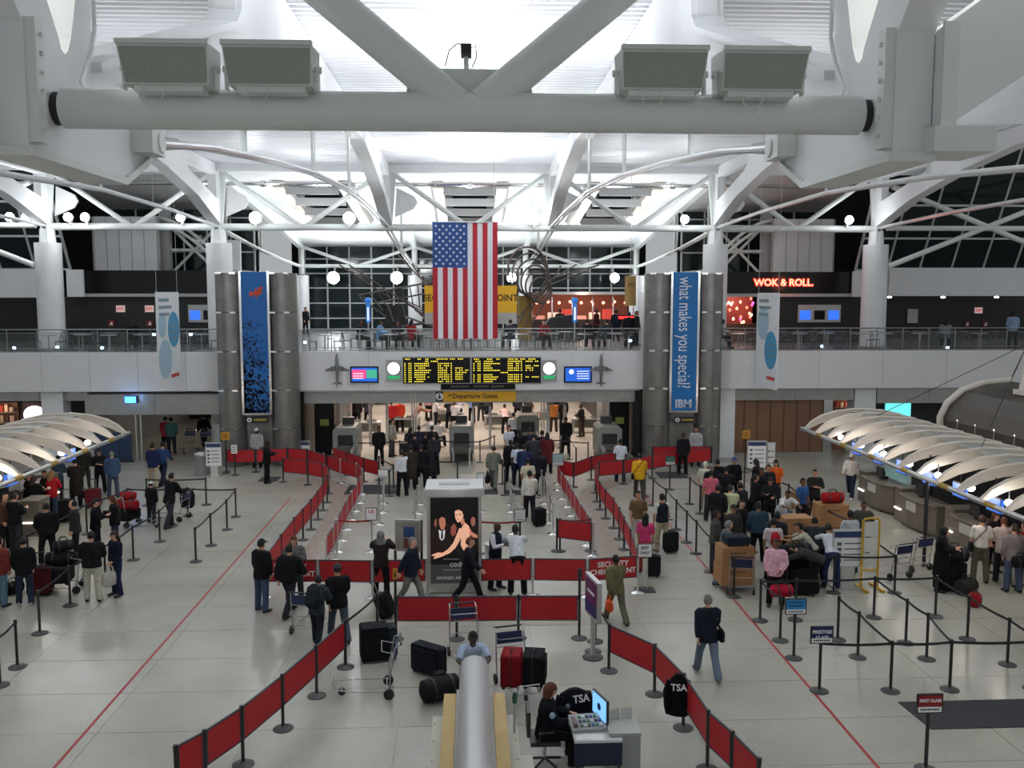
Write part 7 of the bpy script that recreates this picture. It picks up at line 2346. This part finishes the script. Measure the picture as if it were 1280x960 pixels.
# chair opposite with a jacket over its back
g = thing('office_chair', 'blue office chair under the draped officer jacket', 'chair', (fl(716, 940)[0]-.05, fl(716, 940)[1]+.35, 0), R(195))
obj('seat', MB().box(-.24, .24, -.24, .24, .40, .47), mat('chair_blue', S(30, 56, 80), .7), g)
obj('backrest', MB().box(-.20, .20, .22, .28, .55, .98), mat('chair_blue', S(30, 56, 80), .7), g)
obj('gas_lift', MB().tube((0, 0, .1), (0, 0, .40), .03, 8), M_alu, g)
for k in range(5):
    a = k*2*math.pi/5
    obj('star_leg', MB().tube((0, 0, .1), (.28*math.cos(a), .28*math.sin(a), .05), .022, 6), M_blk, g)
M_ = Matrix.LocRotScale(g.location, g.rotation_euler, (1, 1, 1))
jp = M_ @ Vector((0, .25, 0))
j = thing('draped_jacket', 'black officer jacket lettered TSA over the chair back', 'jacket', (jp.x, jp.y, 0), R(15))
b = MB(); loft(b, [(0, 0, .34), (0, 0, .5), (0, 0, .8), (0, 0, .98), (0, 0, 1.05)], [(.25, .09), (.28, .10), (.29, .10), (.24, .09), (.10, .05)], 16)
obj('cloth_body', b, cloth((16, 18, 30)), j)
for s in (-1, 1):
    obj('sleeve', MB().path([(s*.23, -.02, .96), (s*.30, -.04, .75), (s*.31, -.02, .5), (s*.3, 0, .4)], [.07, .075, .065, .055], 10), cloth((16, 18, 30)), j)
text('TSA', .17, WHT, j, (.10, -.105, .90), (R(75), 0, 0), bold=.003)
obj('badge', MB().ell((-.14, -.098, .80), (.045, .012, .05), 10, 6), mat('badge_grey', (.2, .22, .25), .6), j)
x, y = fl(854, 910)
draped(x-.13, y-.12, -8, 'black jacket lettered in white draped over a post of the near right barrier', (14, 15, 20), 'TSA', 1.0)

# ================================================================= cafe tables on the mezzanine
M_wire = mat('chair_wire', (.10, .105, .11), .35, .6)
def cafe_chair_meshes():
    a = MB().lathe([(.20, .43), (.21, .46)], 14).mesh('seat')
    b = MB().path([(-.19, .12, .45), (-.2, .2, .7), (-.1, .22, .86), (.1, .22, .86), (.2, .2, .7), (.19, .12, .45)], .014, 6).mesh('back_hoop')
    c = MB().tube((0, 0, 0), (0, 0, .44), .012, 6).mesh('leg')
    d = MB().path([(-.19, .2, .66), (0, .23, .68), (.19, .2, .66)], .010, 6).mesh('back_rail')
    return a, b, c, d
CM = cafe_chair_meshes()
TM = (MB().lathe([(.36, .72), (.38, .74), (.38, .755)], 18).mesh('top'), MB().tube((0, 0, .03), (0, 0, .72), .03, 8).mesh('stem'), MB().lathe([(.22, 0), (.2, .02), (.04, .04)], 14).mesh('foot'))
for m_ in CM+TM:
    fixn(m_)
rnd = random.Random(11)
spots = []
for k in range(10):
    spots.append((-6.7+k*1.5, 42.7+.5*(k % 2), 'middle'))
for k in range(6):
    spots.append((-19.2+k*1.35, 42.8+.4*(k % 2), 'left'))
for k in range(9):
    spots.append((12.6+k*1.45, 42.8+.4*(k % 2), 'right'))
for k in range(9):
    spots.append((-6.2+k*1.55, 44.9+.5*(k % 2), 'rear middle'))
for k in range(6):
    spots.append((-18.6+k*1.3, 44.6+.4*(k % 2), 'rear left'))
for k in range(8):
    spots.append((13.3+k*1.5, 44.7+.4*(k % 2), 'rear right'))
cnt = {}
for (x, y, nm) in spots:
    if abs(abs(x)-20) < 1.3 and y > 44:
        continue
    cnt[nm] = cnt.get(nm, 0)
    o_ = ORD[cnt[nm]]
    cnt[nm] += 1
    t = thing('cafe_table', '%s small round cafe table from the left behind the %s railing' % (o_, nm), 'table', (x, y, 4.94), group='cafe tables on the mezzanine')
    for me, nn in zip(TM, ('top', 'stem', 'foot')):
        obj(nn, me, mat('table_grey', (.34, .35, .36), .3), t)
    for s, sd in ((-1, 'left'), (1, 'right')):
        c = thing('cafe_chair', 'dark wire cafe chair on the %s of the %s table behind the %s railing' % (sd, o_, nm), 'chair', (x+s*.55, y+rnd.uniform(-.15, .2), 4.94), R(-s*90+rnd.uniform(-25, 25)), 'cafe chairs on the mezzanine')
        obj('seat', CM[0], M_wire, c)
        obj('back_hoop', CM[1], M_wire, c)
        obj('back_rail', CM[3], M_wire, c)
        for a in (-.15, .15):
            for b in (-.15, .15):
                obj('leg', CM[2], M_wire, c, (a, b, 0))
seated = [(447, 'middle', K, 'black seated left on the mezzanine'), (472, 'middle', (110, 150, 196), 'light blue seated at the mezzanine railing'), (512, 'middle', (150, 34, 38), 'dark red seated near the flag'), (495, 'middle', DG, 'dark grey seated left of the flag'),
          (640, 'middle', (60, 62, 70), 'grey seated right of the flag'), (680, 'middle', (130, 40, 40), 'brick red seated right of the flag'), (735, 'middle', K, 'black seated near the food kiosk'), (762, 'middle', (50, 60, 70), 'slate seated near the right pylon'),
          (905, 'right', (150, 150, 150), 'pale grey seated right of the right pylon'), (160, 'left', K, 'black seated behind the left railing'), (1190, 'right', (120, 120, 124), 'grey seated at the right end of the railing')]
for px, nm, c, lb in seated:
    X = ay(px, 425, 42.9)[0]
    person(0, 0, rnd.choice([80, -80, 150, -150, 20]), 'sit', c, K, rnd.choice(['short', 'long', 'short']), 'person in '+lb, kind='jacket', at=(X, 43.55), z=4.96, sk=rnd.choice('abc'))
for px, lb, c, yy in ((1266, 'pale blue shirt standing at the right end of the mezzanine', (140, 160, 190), 44.0), (786, 'black standing by the right pylon upstairs', K, 43.8), (795, 'dark grey standing by the red message sign', DG, 46.2), (770, 'navy standing before the food kiosk', N, 50.0),
                  (745, 'maroon standing before the food kiosk', (80, 30, 34), 52.0), (700, 'brown standing at the food kiosk', BR, 52.5), (382, 'black standing at the slim column on the left', K, 60.0)):
    X = ay(px, 410, yy)[0]
    person(0, 0, rnd.choice([0, 160, 180, 60]), 'stand', c, K, 'short', 'person in '+lb, kind='jacket', at=(X, yy), z=4.94, sk=rnd.choice('abc'))
# small blue white lamps clipped to the tables
for k, (px, py) in enumerate(((17, 435), (71, 434), (127, 435), (192, 418), (238, 418), (381, 428), (424, 431), (788, 426), (1028, 433), (1185, 438))):
    x, z = ay(px, py, 42.2)
    t = thing('table_lamp', '%s tiny bluish lamp from the left behind the mezzanine railing' % ORD[k], 'lamp', (x, 42.25, 4.94), group='tiny lamps behind the railing')
    obj('stem', MB().tube((0, 0, 0), (0, 0, max(.1, z-4.94)), .012, 5), M_blk, t)
    obj('glow', MB().ell((0, 0, max(.1, z-4.94)), (.09, .06, .07), 8, 6), em('tiny_glow', (170, 210, 255), 5), t)
# blue lamp sign over the exit at the left
x, z = ay(162, 500, YF-.2)
t = thing('blue_beacon', 'glowing blue lamp box under the left mezzanine edge', 'lamp', (x, YF-.1, z))
obj('case', MB().box(-.26, .26, 0, .18, -.16, .16), M_blk, t)
obj('glow', MB().box(-.24, .24, -.02, 0, -.14, .14), em('beacon_blue', (60, 130, 255), 5), t)
lamp('beacon_glow', 'POINT', (x, YF-.5, z), 10, (.2, .45, 1), size=.2)

# dim exit corridor: blue partition and steel posts
x, y = fl(142, 578)
t = thing('blue_partition', 'dark blue partition at the mouth of the exit corridor', 'partition', (x, y, 0))
for k in range(3):
    obj('panel', MB().box(-.8+k*.55, -.28+k*.55, 0, .06, .1, 1.35), mat('partition_blue', S(28, 52, 84), .5), t)
obj('foot_rail', MB().box(-.8, .85, -.02, .08, 0, .1), M_blk, t)
for k, px in enumerate((172, 178)):
    x, y = fl(px, 577)
    t = thing('steel_post', '%s slim steel post at the exit corridor opening' % ('left', 'right')[k], 'post', (x, y, 0))
    obj('shaft', MB().tube((0, 0, 0), (0, 0, 2.16), .05, 10), M_alu, t)
    obj('foot', MB().lathe([(.12, 0), (.12, .02)], 12), M_alu, t)
STUFF = ('text_row', 'text_lines', 'small_print', 'faint_print', 'yellow_print', 'plate_print', 'dark_print', 'box_print', 'print', 'stars', 'leaf_print')
for o in bpy.data.objects:
    if o.type == 'MESH' and o.parent is not None and o.name.split('.')[0] in STUFF and o.data and len(o.data.polygons) > 30:
        o['kind'] = 'stuff'
